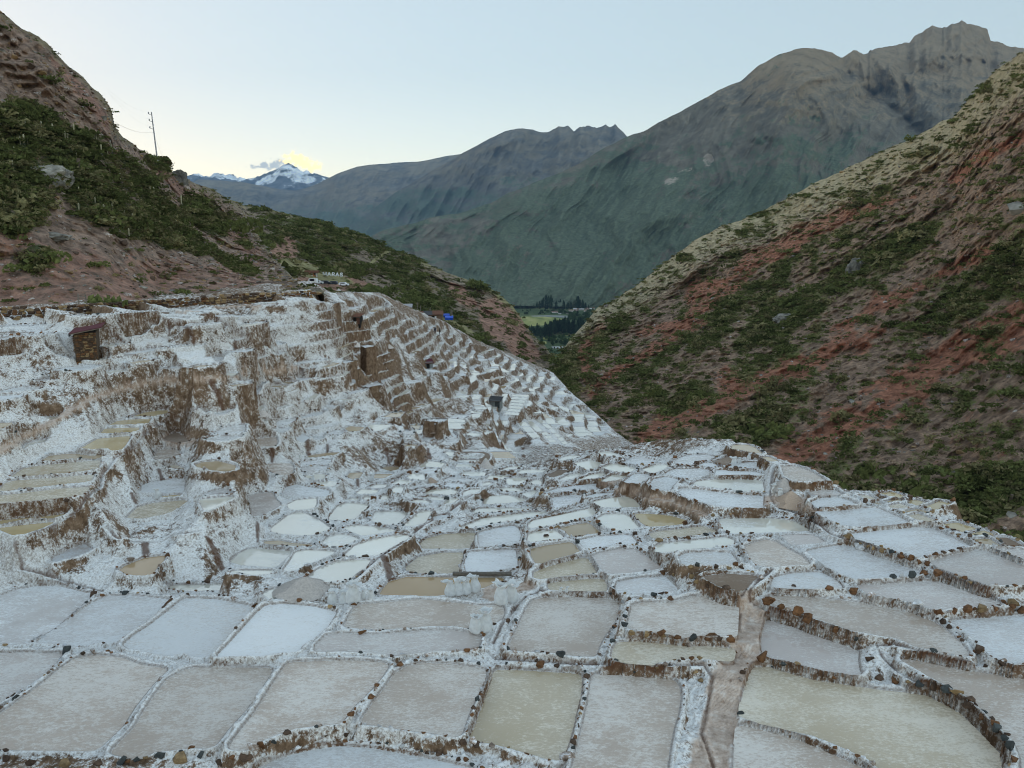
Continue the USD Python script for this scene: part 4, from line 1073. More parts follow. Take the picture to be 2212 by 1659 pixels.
make_hill('left_hill', 'near rocky hill on the left with dark scrub above bare reddish earth', left, np.stack([veg, red, dry], -1), M['left'])

# --- the spur beyond it
S_TOP = [(440, 420), (490, 430), (520, 443), (600, 455), (700, 481), (760, 500), (800, 515), (850, 540), (900, 560), (960, 586), (1020, 606), (1070, 630), (1092, 648), (1110, 665), (1130, 692), (1150, 722), (1180, 752), (1200, 782), (1206, 798)]
S_BOT = [(440, 610), (520, 625), (600, 640), (700, 648), (820, 660), (900, 690), (960, 720), (1060, 775), (1130, 812), (1190, 838), (1206, 840)]
S_DT = [(440, 430), (520, 460), (800, 560), (960, 560), (1070, 530), (1130, 470), (1180, 400), (1206, 360)]
S_DB = [(440, 200), (600, 230), (700, 270), (820, 300), (960, 320), (1060, 325), (1206, 330)]
def s_relief(px, py, t, P):
    a, l = fall(px, py, -40)
    k = -0.08 * (ridged(np.stack([a / 80, l / 240, 0 * a], -1), 1.0, 4, 81) - 0.5) + nz(P, 0.04, 4, 82) * 0.08 + nz(P, 0.2, 3, 83) * 0.02
    return k * np.clip((1 - t) * 9 + 0.15, 0, 1)
spur = hill_sheet([440, 1206], S_TOP, S_BOT, S_DT, S_DB, 420, 200, s_relief, 0.9, rough=4, seed=7, back=0.5, zback=0.5)
_, px, py, _, _ = spur
a, l = fall(px, py, 35)
n_fine = nz(np.stack([a / 40, l / 22, 0 * a], -1), 1.0, 4, 91)
n_band = nz(np.stack([a / 120, l / 60, 0 * a], -1), 1.0, 4, 92)
cliff = in_blob(px, py, [(1085, 690, 60, 45, 40), (1120, 740, 60, 26, 45), (1000, 640, 40, 16, 40), (720, 612, 90, 16, 3), (610, 545, 30, 40, 40)])
red = np.clip(cliff * 0.9 + n_fine * 0.9, 0, 1)
green = in_blob(px, py, [(655, 580, 55, 14, 20), (700, 598, 60, 10, 12), (985, 703, 40, 8, 25)])
spur_lawn = green
veg = np.clip(0.44 + n_band * 1.3 + n_fine * 1.0 - 0.35 * cliff - green, 0, 1)
dry = np.clip(near_line(px, py, S_TOP, 14) * 0.6 + n_band * 0.8 + 0.1 + green, 0, 1)
trail = near_line(px, py, [(745, 592), (768, 579), (798, 573), (812, 560), (836, 543)], 4.5) > 0.2
veg = np.where(trail, 0, veg); dry = np.where(trail, 1, dry)
spur_veg = veg
M['spur'] = hill_mat('spur_slope', (0.25, 0.19, 0.135), (0.37, 0.21, 0.15), (0.33, 0.29, 0.14), (0.13, 0.14, 0.06), 0.22, 1.0)
make_hill('spur_hill', 'scrubby brown spur behind the ponds, with a small house and white letters', spur, np.stack([veg, red, dry], -1), M['spur'])

# --- the big mountain across the main valley
B_TOP = [(700, 560), (760, 500), (800, 510), (830, 497), (870, 488), (930, 471), (1000, 460), (1060, 438), (1100, 416), (1170, 388), (1250, 355), (1300, 322), (1340, 301), (1390, 284), (1420, 266), (1460, 245), (1500, 226), (1550, 196), (1600, 175), (1640, 141), (1680, 118), (1700, 112), (1730, 104), (1760, 106), (1800, 112), (1815, 124), (1850, 108), (1865, 117), (1880, 104), (1900, 101), (1925, 100), (1950, 92), (1975, 78), (1990, 74), (2010, 58), (2030, 62), (2050, 56), (2080, 49), (2110, 58), (2133, 64), (2140, 90), (2160, 95), (2190, 99), (2212, 105), (2300, 120), (2600, 240)]
B_BOT = [(700, 640), (1100, 660), (1300, 665), (2600, 665)]
B_DT = [(700, 3500), (800, 3900), (1000, 4200), (1300, 4500), (1700, 4600), (1815, 4800), (1990, 5600), (2212, 5800), (2600, 5800)]
B_DB = [(700, 2950), (1300, 2950), (2600, 2600)]
def b_relief(px, py, t, P):
    a, l = fall(px, py, 30)
    q = np.stack([a / 150 + nz(P, 0.0016, 3, 101) * 1.2, l / 620, 0 * a], -1)
    rg = ridged(q, 1.0, 5, 102)
    k = -0.15 * (rg - 0.5) - 0.006 * (ridged(np.stack([a / 11, l / 46, 0 * a], -1), 1.0, 4, 107) - 0.5) - 0.018 * (ridged(np.stack([a / 32, l / 210, 0 * a], -1), 1.0, 4, 103) - 0.5) + nz(P, 0.005, 4, 104) * 0.03
    rock = np.clip((180 - py) / 60, 0, 1) * np.clip((px - 1780) / 60, 0, 1)
    k += rock * 0.06 * (ridged(np.stack([px / 40, py / 60, 0 * a], -1), 1.0, 4, 105) - 0.5)
    k += 0.05 * near_line(px, py, [(1815, 122), (1840, 170), (1950, 250), (2000, 300), (1930, 400)], 60) ** 2
    return k * np.clip((1 - t) * 10 + 0.1, 0, 1)
big = hill_sheet([700, 2400], B_TOP, B_BOT, B_DT, B_DB, 720, 270, b_relief, 1.0, rough=3, seed=8, back=0.3, zback=0.4, crag=[(1790, 2230, 26, 0.028), (1720, 1800, 8, 0.05)])
_, px, py, _, _ = big
a, l = fall(px, py, 30)
n_band = nz(np.stack([a / 120, l / 300, 0 * a], -1), 1.0, 4, 111)
n_fine = nz(np.stack([px / 40, py / 14, 0 * a], -1), 1.0, 5, 112)
h_ = (py - 120) / 480
rg = ridged(np.stack([a / 46 + n_band, l / 300, 0 * a], -1), 1.0, 4, 113) - 0.5
veg = np.clip(0.14 + 0.7 * np.clip((py - 220) / 200, 0, 1) + n_fine * 0.8 + n_band * 0.9 - rg * 0.5 + nz(np.stack([px / 9, py / 7, 0 * a], -1), 1.0, 4, 114) * 0.5, 0, 1)
dry = np.clip(0.9 - (py - 110) / 260 + n_band * 0.6 + n_fine * 0.6, 0, 1)
red = np.clip(in_blob(px, py, [(1530, 345, 12, 14, 0), (1470, 380, 40, 10, -25), (1240, 455, 22, 10, -40), (1190, 515, 36, 4, -48), (1090, 600, 30, 4, -35)]) + n_fine * 0.25, 0, 1)
M['big'] = hill_mat('big_mountain_slope', (0.20, 0.175, 0.135), (0.50, 0.42, 0.34), (0.32, 0.245, 0.16), (0.130, 0.158, 0.105), 0.010, 0.8, con=0.45)
make_hill('big_mountain', 'big mountain on the right across the main valley, green below and brown on top', big, np.stack([veg, red, dry], -1), M['big'])

# --- two blue ranges and the snow peak
def range_(name, label, top, bot, d0, d1, nu, nv, amp, seed, mask, m, deg=28, rough=2.0, crag=()):
    def rel(px, py, t, P):
        a, l = fall(px, py, deg)
        k = -amp * (ridged(np.stack([a / 90, l / 260, 0 * a], -1), 1.0, 5, seed) - 0.5) - 0.35 * amp * (ridged(np.stack([a / 24, l / 70, 0 * a], -1), 1.0, 4, seed + 3) - 0.5)
        return k * np.clip((1 - t) * 8 + 0.1, 0, 1)
    sh = hill_sheet([top[0][0], top[-1][0]], top, bot, [(top[0][0], d1), (top[-1][0], d1)], [(top[0][0], d0), (top[-1][0], d0)], nu, nv, rel, 1.0, rough=rough, seed=seed, back=0.2, zback=0.5, crag=crag)
    make_hill(name, label, sh, mask(sh[1], sh[2]), m)
def soft(px, py, v, r, d):
    n_ = nz(np.stack([px / 50, py / 16, 0 * px], -1), 1.0, 4, 121)
    return np.stack([np.clip(v + n_ * 0.8, 0, 1), np.clip(r + n_, 0, 1), np.clip(d + n_ * 0.8, 0, 1)], -1)
M['far'] = hill_mat('far_range_slope', (0.17, 0.16, 0.14), (0.28, 0.24, 0.21), (0.24, 0.20, 0.14), (0.115, 0.15, 0.105), 0.005, 0.9, con=0.5)
range_('middle_mountain', 'blue-grey mountain with a jagged top behind the big mountain', [(700, 540), (745, 497), (800, 456), (860, 411), (930, 371), (1000, 331), (1030, 315), (1060, 297), (1090, 284), (1115, 278), (1130, 276), (1150, 280), (1165, 286), (1185, 286), (1210, 277), (1225, 274), (1240, 281), (1262, 276), (1275, 271), (1290, 274), (1302, 268), (1318, 272), (1328, 267), (1345, 286), (1380, 320), (1420, 350)],
    [(700, 560), (900, 540), (1420, 480)], 6800, 9500, 260, 140, 0.13, 131, lambda x, y: soft(x, y, 0.62 * np.clip((y - 330) / 100, 0, 1), 0.1, 0.5), M['far'], rough=2.5, crag=[(1160, 1360, 20, 0.05)])
range_('back_mountain', 'long blue ridge under the snow peak', [(380, 400), (430, 387), (470, 389), (520, 393), (560, 400), (610, 409), (640, 411), (665, 405), (690, 395), (730, 374), (770, 360), (800, 356), (830, 354), (870, 351), (900, 349), (930, 345), (960, 338), (1010, 331), (1060, 340)],
    [(380, 520), (1060, 520)], 9000, 12500, 240, 110, 0.10, 141, lambda x, y: soft(x, y, 0.55 * np.clip((y - 400) / 70, 0, 1), 0.05, 0.5), M['far'], rough=1.5)
M['snow'] = hill_mat('snow_peak_rock', (0.10, 0.105, 0.12), (0.80, 0.82, 0.85), (0.12, 0.12, 0.13), (0.08, 0.085, 0.095), 0.004, 0.8)
def snow_mask(px, py):
    n_ = nz(np.stack([px / 14, py / 9, 0 * px], -1), 1.0, 4, 151)
    s = in_blob(px, py, [(585, 385, 26, 9, -35), (608, 368, 22, 9, -30), (640, 380, 50, 14, 15), (560, 395, 20, 6, -30), (480, 380, 60, 6, 5)], 0.8)
    return np.stack([0 * px, np.clip(s * 0.9 + n_ * 1.8, 0, 1), 0 * px], -1)
range_('snow_peak', 'distant jagged snow-streaked peak with a sunlit cloud behind it', [(400, 384), (415, 379), (430, 377), (445, 381), (452, 384), (462, 376), (472, 374), (485, 378), (500, 376), (512, 382), (524, 384), (535, 387), (548, 385), (560, 380), (575, 374), (588, 369), (600, 364), (610, 357), (620, 354), (624, 352), (632, 358), (645, 365), (655, 370), (665, 368), (672, 374), (680, 372), (690, 378), (720, 386), (760, 396)],
    [(400, 430), (760, 430)], 16500, 18000, 260, 60, 0.06, 161, snow_mask, M['snow'], deg=60, rough=3.0, crag=[(400, 600, 10, 0.08), (610, 720, 8, 0.08)])

# --- the floor of the main valley
ZV = -230.0
gx, gyv = np.linspace(-9000, 9000, 60), np.concatenate([np.linspace(700, 6000, 90), np.linspace(6300, 24000, 20)])
vx, vy = np.meshgrid(gx, gyv)
vv_ = np.stack([vx, vy, ZV + 0 * vx], -1).reshape(-1, 3)
M['valley'] = mat('valley_meadow', {'g': ('geometry', {}), 'n': ('noise_texture', {'scale': 0.006, 'detail': 6.0}), 'r': ('rgb_ramp', {'ramp': [(0.3, (0.04, 0.06, 0.026)), (0.55, (0.08, 0.115, 0.045)), (0.75, (0.18, 0.19, 0.075))]}), 'p': ('principled_bsdf', {'roughness': 0.9, 'specular_ior_level': 0.1})},
    [('g.position', 'n.vector'), ('n.fac', 'r.fac'), ('r.color', 'p.base_color')])
tag(obj('valley_floor', (vv_, grid_faces(110, 60)), M['valley']), 'green valley floor seen through the gap', kind='structure')
# ground that carries on to the horizon below everything, and the canyon bed
far_ = np.array([[-25000, -25000, -300], [25000, -25000, -300], [25000, 25000, -300], [-25000, 25000, -300]], float)
tag(obj('low_ground', (far_, np.array([[0, 1, 2], [0, 2, 3]])), M['valley']), 'low ground beyond the hills', kind='structure')
# ------------------------------------------------------------------ stones on the rims
def plain(name, col, rough=0.8, var=0.35, scale=6.0, spec=0.25, bump=0.5, metallic=0.0, second=None):
    c2 = second or tuple(min(1, c * (1 + var)) for c in col)
    return mat(name, {'g': ('texture_coordinate', {}), 'oi': ('object_info', {}), 'n': ('noise_texture', {'scale': scale, 'detail': 5.0, 'roughness': 0.65}), 'r': ('rgb_ramp', {'ramp': [(0.32, tuple(c * (1 - var) for c in col)), (0.5, col), (0.68, c2)]}),
        'vv': ('map_range', {'to_min': 0.7, 'to_max': 1.3}), 'hv': ('hsv', {}), 'bm': ('bump', {'strength': bump, 'distance': 0.15 / scale}), 'p': ('principled_bsdf', {'roughness': rough, 'specular_ior_level': spec, 'metallic': metallic})},
        [('g.object', 'n.vector'), ('n.fac', 'r.fac'), ('r.color', 'hv.color'), ('oi.random', 'vv.value'), ('vv.result', 'hv.value'), ('hv.color', 'p.base_color'), ('n.fac', 'bm.height'), ('bm.normal', 'p.normal')])
salt_dust = (0.70, 0.70, 0.72)
M['rust'] = plain('rust_brown_stone', (0.15, 0.070, 0.030), var=0.5, scale=7)
M['brown'] = plain('dark_brown_stone', (0.085, 0.052, 0.034), var=0.5, scale=7)
M['ochre'] = plain('ochre_stone', (0.26, 0.17, 0.085), var=0.4, scale=6)
M['slate'] = plain('dark_grey_stone', (0.050, 0.054, 0.052), var=0.45, scale=6)
M['crusted'] = plain('salt_coated_stone', (0.55, 0.53, 0.52), var=0.3, scale=4, second=(0.80, 0.81, 0.83))
M['half'] = plain('half_coated_stone', (0.30, 0.22, 0.17), var=0.6, scale=5, second=(0.78, 0.78, 0.80))
srng = np.random.default_rng(21)
def stone_shape(k):
    r = np.random.default_rng(500 + k)
    d = r.normal(size=(15, 3)); d /= np.linalg.norm(d, axis=1, keepdims=True)
    q = d * r.uniform(0.8, 1.05, (15, 1)) * (1.0, r.uniform(0.6, 0.8), r.uniform(0.5, 0.72))
    return trimesh.convex.convex_hull(q)
STONES = [stone_shape(k) for k in range(14)]
def put_stone(parent, x, y, z, size, rot, m, flat=1.0):
    s = STONES[srng.integers(len(STONES))]
    c, si = math.cos(rot), math.sin(rot)
    v = s.vertices * size * (1.0, 1.0, flat)
    v = np.stack([v[:, 0] * c - v[:, 1] * si + x, v[:, 0] * si + v[:, 1] * c + y, v[:, 2] + z], -1)
    return (v, s.faces) if parent is None else obj('stone', (v, s.faces), M[m], parent, smooth=38)
def is_inside(x, y):
    r = int(np.clip(np.searchsorted(gy, y), 0, NR - 1)); c = int(round(np.interp(x / y, ga, np.arange(NC))))
    return inside[r, c]
placed = {}
def free_spot(x, y, s):
    k = (int(x // 0.5), int(y // 0.5))
    for i in (-1, 0, 1):
        for j in (-1, 0, 1):
            for a, b, q in placed.get((k[0] + i, k[1] + j), []):
                if math.hypot(a - x, b - y) < 0.75 * (s + q):
                    return False
    placed.setdefault(k, []).append((x, y, s))
    return True
KINDS = ['rust', 'brown', 'ochre', 'slate', 'crusted', 'half']
n_stones = 0
for i in sorted(pond_prim, key=lambda i: ponds[i]['y']):
    p = ponds[i]
    if p['y'] > 110 or p['layer'] == 'F':
        continue
    nearby = p['y'] < 58
    ring = p['poly'].buffer(0.17).exterior
    L_, s_ = ring.length, 0.0
    loose = {}
    pr = P_(pond_prim[i])
    right_side = p['poly'].centroid.x > 2
    while s_ < L_:
        q = ring.interpolate(s_)
        dens = meshkit.noise(np.array([[q.x * 0.30, q.y * 0.30, 3.0]]), 5)[0]
        size = float(np.clip(srng.lognormal(math.log(0.12), 0.5), 0.05, 0.36)) * (1.25 if right_side and srng.random() < 0.5 else 1.0)
        s_ += size * srng.uniform(1.5, 2.4)
        if srng.random() > np.clip((dens - 0.27) * 3.4, 0.06, 0.95):
            s_ += srng.uniform(0.1, 0.5)
            continue
        x, y = q.x + srng.normal(0, 0.035), q.y + srng.normal(0, 0.035)
        if is_inside(x, y) or not free_spot(x, y, size):
            continue
        w = np.array([0.28, 0.20, 0.10, 0.08, 0.14, 0.20]) if right_side else np.array([0.17, 0.19, 0.05, 0.13, 0.24, 0.22])
        m = KINDS[srng.choice(6, p=w)]
        a_, b_ = ring.interpolate(s_ - 0.1), ring.interpolate(s_ + 0.1)
        rot = math.atan2(b_.y - a_.y, b_.x - a_.x) + srng.normal(0, 0.35)
        z = ground_z(x, y) + size * 0.12
        if nearby and n_stones < 1100:
            put_stone(pr, x, y, z, size, rot, m)
            n_stones += 1
        else:
            loose.setdefault(m, []).append(trimesh.Trimesh(*put_stone(None, x, y, z, size * 0.9, rot, m), process=False))
    for m, ms in loose.items():
        tag(obj('edge_stones', trimesh.util.concatenate(ms), M[m], pr), kind='stuff')
print('stones', n_stones)
# big stones of the wall at the near left and along the near bank
for r, pts in [('R1', [(40, 1310, 75, 'brown'), (200, 1335, 90, 'brown'), (420, 1345, 100, 'ochre'), (640, 1335, 80, 'brown'), (790, 1330, 110, 'slate'), (880, 1310, 60, 'slate'), (1040, 1290, 100, 'slate'), (1170, 1320, 130, 'ochre'), (1300, 1285, 80, 'slate'), (1420, 1340, 90, 'brown'), (1500, 1300, 70, 'rust'), (1590, 1300, 110, 'brown'),
        (1690, 1225, 90, 'rust'), (1770, 1200, 60, 'slate'), (1860, 1140, 70, 'brown'), (2050, 1095, 40, 'slate')]), ('R2', [(790, 1200, 70, 'brown'), (880, 1215, 70, 'brown'), (30, 1150, 60, 'brown'), (1080, 410, 45, 'brown'), (1130, 405, 40, 'slate'), (1265, 665, 40, 'brown'), (1765, 450, 36, 'slate')]),
        ('R6', [(505, 940, 60, 'brown'), (1650, 1180, 60, 'ochre'), (1700, 1165, 60, 'slate'), (1655, 1260, 60, 'ochre'), (1700, 1300, 60, 'ochre'), (1790, 1330, 60, 'brown'), (1850, 1180, 60, 'brown'), (1950, 1185, 60, 'ochre'), (2050, 1185, 60, 'brown'), (1825, 770, 44, 'ochre'), (255, 1000, 30, 'brown')]),
        ('R7', [(870, 925, 95, 'ochre'), (955, 965, 40, 'ochre'), (1015, 985, 40, 'ochre'), (1060, 1005, 55, 'ochre'), (1120, 1020, 65, 'ochre'), (1195, 1035, 70, 'slate'), (1275, 1070, 75, 'rust'), (1345, 1085, 65, 'rust'), (1410, 1105, 65, 'rust'), (1478, 1122, 65, 'rust'), (1210, 1220, 65, 'slate'), (1350, 1215, 90, 'slate'), (1455, 1200, 90, 'rust'), (1550, 1200, 90, 'rust'), (1270, 1215, 50, 'crusted'),
        (240, 1420, 110, 'rust'), (340, 1450, 60, 'rust'), (440, 1300, 55, 'brown'), (720, 1315, 80, 'rust'), (910, 1345, 100, 'rust'), (1040, 1370, 80, 'half'), (600, 505, 45, 'rust'), (655, 505, 45, 'rust'), (770, 500, 70, 'ochre'), (990, 640, 60, 'brown'), (1290, 725, 30, 'ochre'), (1710, 895, 40, 'ochre')]),
        ('R3', [(560, 290, 100, 'rust'), (640, 325, 60, 'rust'), (750, 360, 100, 'rust'), (810, 405, 110, 'rust'), (915, 450, 50, 'rust'), (995, 475, 80, 'rust'), (1130, 530, 60, 'slate'), (1215, 660, 70, 'brown'), (1280, 785, 80, 'brown'), (1385, 805, 90, 'rust'), (1465, 805, 40, 'ochre'), (1540, 825, 80, 'slate'), (1630, 845, 80, 'brown'), (1720, 860, 95, 'slate'), (1800, 910, 65, 'brown'), (1860, 965, 95, 'brown'), (1945, 1035, 70, 'rust'),
        (2040, 1120, 100, 'slate'), (2090, 1180, 80, 'slate'), (2125, 1225, 95, 'slate'), (2150, 1310, 80, 'rust'), (1665, 360, 70, 'rust'), (1760, 352, 70, 'rust'), (1845, 345, 95, 'rust'), (1940, 342, 95, 'ochre'), (2030, 330, 70, 'rust'), (2140, 310, 110, 'ochre'), (70, 525, 75, 'slate'), (160, 530, 60, 'rust'), (240, 530, 60, 'brown'), (310, 535, 80, 'rust'), (-30, 520, 60, 'rust'), (-130, 510, 60, 'ochre'), (-230, 505, 70, 'ochre'), (-330, 490, 55, 'ochre'),
        (1925, 610, 100, 'brown'), (2080, 685, 70, 'brown'), (80, 745, 60, 'ochre'), (120, 800, 55, 'ochre'), (395, 745, 60, 'brown'), (660, 690, 60, 'slate'), (380, 1015, 60, 'slate')])]:
    for x, y, w, m in pts:
        q = strike(*reg(r, [(x, y)])[0])
        size = w / REGION[r][2] / 3.9375 / FPX * q[1] * 0.52
        put_stone('/World/terraced_hillside', q[0], q[1] + size * 0.2, q[2] + size * 0.30, size, srng.normal(0, 0.25), m, 1.25)

# ------------------------------------------------------------------ sacks of salt
M['sack'] = mat('white_woven_sack', {'g': ('texture_coordinate', {}), 'w': ('wave_texture', {'scale': 40.0, 'distortion': 0.5}), 'n': ('noise_texture', {'scale': 5.0, 'detail': 4.0}), 'r': ('rgb_ramp', {'ramp': [(0.3, (0.74, 0.73, 0.71)), (0.6, (0.92, 0.91, 0.89))]}), 'hh': math_node('multiply', 0.5, 0.2), 'ad': math_node('add'), 'bm': ('bump', {'strength': 0.3, 'distance': 0.02}),
    'tr': ('translucent_bsdf', {'color': (0.6, 0.6, 0.6)}), 'mx': ('mix_closure', {'fac': 0.06}), 'p': ('principled_bsdf', {'roughness': 0.6, 'specular_ior_level': 0.3})},
    [('g.object', 'w.vector'), ('g.object', 'n.vector'), ('n.fac', 'r.fac'), ('r.color', 'p.base_color'), ('w.fac', 'hh.value1'), ('hh.value', 'ad.value1'), ('n.fac', 'ad.value2'), ('ad.value', 'bm.height'), ('bm.normal', 'p.normal'), ('p.BSDF', 'mx.closure1'), ('tr.BSDF', 'mx.closure2')], surface='mx.closure')
M['grain'] = plain('heaped_salt', (0.62, 0.55, 0.50), var=0.2, scale=9, rough=0.85)
M['grain_brown'] = plain('brown_salt', (0.42, 0.31, 0.235), var=0.25, scale=12, rough=0.9)
def sack(label, x, y, z, h, rot, seed, open_top=True):
    """A filled sack: bulging body with dented sides, gathered neck, crumpled mouth folded over."""
    r = np.random.default_rng(seed)
    t = thing('salt_sack', label, 'sack', (x, y, z - 0.03), rot, 'white sacks of salt left on the pond rims')
    prof = np.array([(0.0, 0.0), (0.22, 0.0), (0.30, 0.04), (0.335, 0.14), (0.33, 0.28), (0.30, 0.44), (0.255, 0.58), (0.205, 0.68), (0.16, 0.74)]) * (h / 1.02, h)
    n = 20
    th = np.arange(n) * 2 * np.pi / n
    def ringed(prof, lump):
        rows = []
        for rr, zz in prof:
            w = 1 + lump * nz(np.stack([np.cos(th) * 1.5, np.sin(th) * 1.5, np.full(n, zz * 3.0 + seed)], -1), 1.0, 3, seed)
            rows.append(np.stack([rr * w * np.cos(th) * 1.02, rr * w * np.sin(th) * 0.80, np.full(n, zz)], -1))
        v = np.concatenate(rows)
        i = np.arange(len(prof) - 1)[:, None] * n
        j = np.arange(n)[None]
        f = np.concatenate([np.stack([i + j, i + (j + 1) % n, i + n + (j + 1) % n], -1).reshape(-1, 3), np.stack([i + j, i + n + (j + 1) % n, i + n + j], -1).reshape(-1, 3)])
        return v, f
    obj('body', ringed(prof, 0.7), M['sack'], P_(t), smooth=50)
    mouth = np.array([(0.16, 0.735), (0.165, 0.79), (0.23, 0.88), (0.31, 0.96), (0.33, 0.99), (0.22, 0.91), (0.12, 0.83)]) * (h / 1.02, h)
    v, f = ringed(mouth, 1.9)
    k = np.clip((v[:, 2] / h - 0.74) / 0.26, 0, 1)
    v[:, 2] += k * h * (0.16 * nz(v * (5, 5, 1), 1.0, 3, seed + 5) * 2 - 0.02)
    v[:, 0] += k * h * r.uniform(-0.16, 0.16); v[:, 1] += k * h * r.uniform(-0.1, 0.02)
    obj('mouth', (v, f), M['sack'], P_(t), smooth=30)
    a = np.linspace(0, 2 * np.pi, 14)
    obj('salt_fill', (np.vstack([[[0, 0, 0.86 * h]], np.stack([0.16 * h * np.cos(a), 0.13 * h * np.sin(a), np.full(14, 0.82 * h)], -1)]), np.array([[0, i, i + 1] for i in range(1, 14)])), M['grain'], P_(t))
SACKS = [('R2', 705, 236, 100, 'leftmost upright sack of the four beside the plank'), ('R2', 757, 232, 104, 'second sack from the left of the four beside the plank'), ('R2', 808, 226, 98, 'third sack from the left of the four beside the plank'), ('R2', 866, 212, 104, 'rightmost and tallest sack of the four beside the plank'),
    ('R2', 1034, 292, 138, 'left sack of the pair right of the plank group'), ('R2', 1103, 274, 128, 'right sack of the pair right of the plank group'), ('R2', 870, 478, 122, 'left leaning sack of the pair on the divider of two grey ponds'), ('R2', 928, 466, 142, 'right fuller sack of the pair on the divider of two grey ponds'),
    ('R2', 14, 292, 84, 'leftmost low sack in the cluster by the low salt heap'), ('R2', 76, 286, 138, 'tallest sack in the cluster by the low salt heap'), ('R2', 140, 258, 62, 'short squat sack in the cluster by the low salt heap'), ('R2', 190, 260, 66, 'open brown-filled sack at the right of the cluster by the low heap'), ('R2', -60, 292, 92, 'crumpled sack nearest the low salt heap'),
    ('R4', 1372, 800, 92, 'lone sack on the rim of a white pond in the left terraces'), ('R5', 566, 408, 26, 'tiny far sack beside the tan pond in the middle terraces'), ('R5', 668, 586, 40, 'small sack standing at a bright pond in the middle terraces'), ('R5', 1130, 590, 60, 'sack slumped between two tan ponds in the middle terraces'),
    ('R6', 1990, 372, 72, 'big sack under the rim of the shelf, left one'), ('R6', 2035, 352, 50, 'smaller sack behind the big one under the shelf rim'), ('R6', 2110, 316, 46, 'cream sack at the far right under the shelf rim'), ('R6', 830, 282, 34, 'tiny white sack at the edge of the shelf near the canyon'),
    ('R7', 292, 570, 70, 'left sack beside the brown salt heap'), ('R7', 340, 590, 60, 'right sack beside the brown salt heap'), ('R7', 310, 520, 50, 'upper sack beside the brown salt heap'), ('R2', 1420, 216, 30, 'small low sack at a pale olive pond rim'), ('R2', 1460, 216, 34, 'second low sack at a pale olive pond rim'), ('Z2', 1240, 350, 36, 'white sack hung on a post above the stone wall')]
for k, (r, x, y, hh, lab) in enumerate(SACKS):
    q = strike(*reg(r, [(x, y)])[0])
    h = hh / REGION[r][2] / 3.9375 / FPX * math.hypot(q[1], q[2]) * 1.05
    sack('white woven ' + lab if not lab.startswith(('lone', 'tiny')) else lab.replace(' sack', ' white woven sack', 1), q[0], q[1] + 0.05, q[2], h, srng.uniform(-40, 40), 900 + k)

# ------------------------------------------------------------------ heaps of salt
def heap(label, r, x, y, w, h, m, seed):
    q = strike(*reg(r, [(x, y)])[0])
    k = math.hypot(q[1], q[2]) / FPX / REGION[r][2] / 3.9375
    R_, H_ = w * k / 2, h * k * 1.15
    a, rr = np.meshgrid(np.linspace(0, 2 * np.pi, 37)[:-1], np.linspace(0, 1.15, 12))
    pts = np.stack([rr * np.cos(a), rr * np.sin(a), 0 * a], -1)
    lump = nz(pts, 2.3, 4, seed)
    z = H_ * np.clip(1.03 - np.sqrt(rr ** 2 + 0.02) * (1 + 0.35 * lump), -0.2, 1) + 0.05 * lump * H_
    v = np.stack([pts[..., 0] * R_, pts[..., 1] * R_ * 0.9, z], -1).reshape(-1, 3) + (q[0], q[1] + R_ * 0.8, q[2] + 0.02)
    i, j = np.arange(11)[:, None] * 36, np.arange(36)[None]
    f = np.concatenate([np.stack([i + j, i + 36 + j, i + 36 + (j + 1) % 36], -1).reshape(-1, 3), np.stack([i + j, i + 36 + (j + 1) % 36, i + (j + 1) % 36], -1).reshape(-1, 3)])
    tag(obj('salt_heap', (v, f), M[m], smooth=60), label, 'salt heap', 'heaps of scraped salt')
for k, a in enumerate([('low wide pinkish salt heap rising from a pale pond beside the sacks', 'R1', 1930, 262, 340, 80, 'grain'), ('brown salt heap beside the channel on the right shelf', 'R7', 450, 680, 250, 92, 'grain_brown'), ('pale salt heap behind the sacks on the right shelf', 'R7', 385, 555, 170, 80, 'grain'),
        ('larger white salt heap on the stone wall right of the hut', 'Z1', 1848, 276, 160, 58, 'grain'), ('smaller white salt heap on the stone wall right of the hut', 'Z1', 1965, 278, 84, 36, 'grain'), ('white salt heap on the far stone wall, left of two', 'Z2', 945, 488, 70, 40, 'grain'), ('white salt heap on the far stone wall, right of two', 'Z2', 1002, 490, 60, 26, 'grain'),
        ('tiny white salt heap on the topmost ridge of terraces', 'Z2', 1748, 400, 50, 24, 'grain'), ('pale salt heap slumped against a ledge in the upper terraces', 'Z2', 1930, 1010, 110, 60, 'grain'), ('cream salt heap on the slope above the dark-roofed stone hut', 'Z3', 320, 668, 90, 34, 'grain'), ('small cream salt heap left of the two standing people', 'Z3', 560, 542, 60, 28, 'grain'),
        ('tall pale salt cone beside the ladder of bright ponds', 'R5', 2035, 490, 100, 70, 'grain'), ('yellowish salt heap under an upper terrace wall', 'R5', 255, 80, 110, 40, 'grain'), ('pinkish salt heap on a brown mound in the middle terraces', 'R5', 1630, 210, 110, 30, 'grain_brown'), ('small salt heap on a round stone base in the middle terraces', 'R5', 1600, 608, 90, 34, 'grain_brown'), ('cream salt heap at the foot of a far terrace wall', 'Z3', 1320, 975, 60, 36, 'grain')]):
    heap(a[0], *a[1:6], a[6], 60 + k)

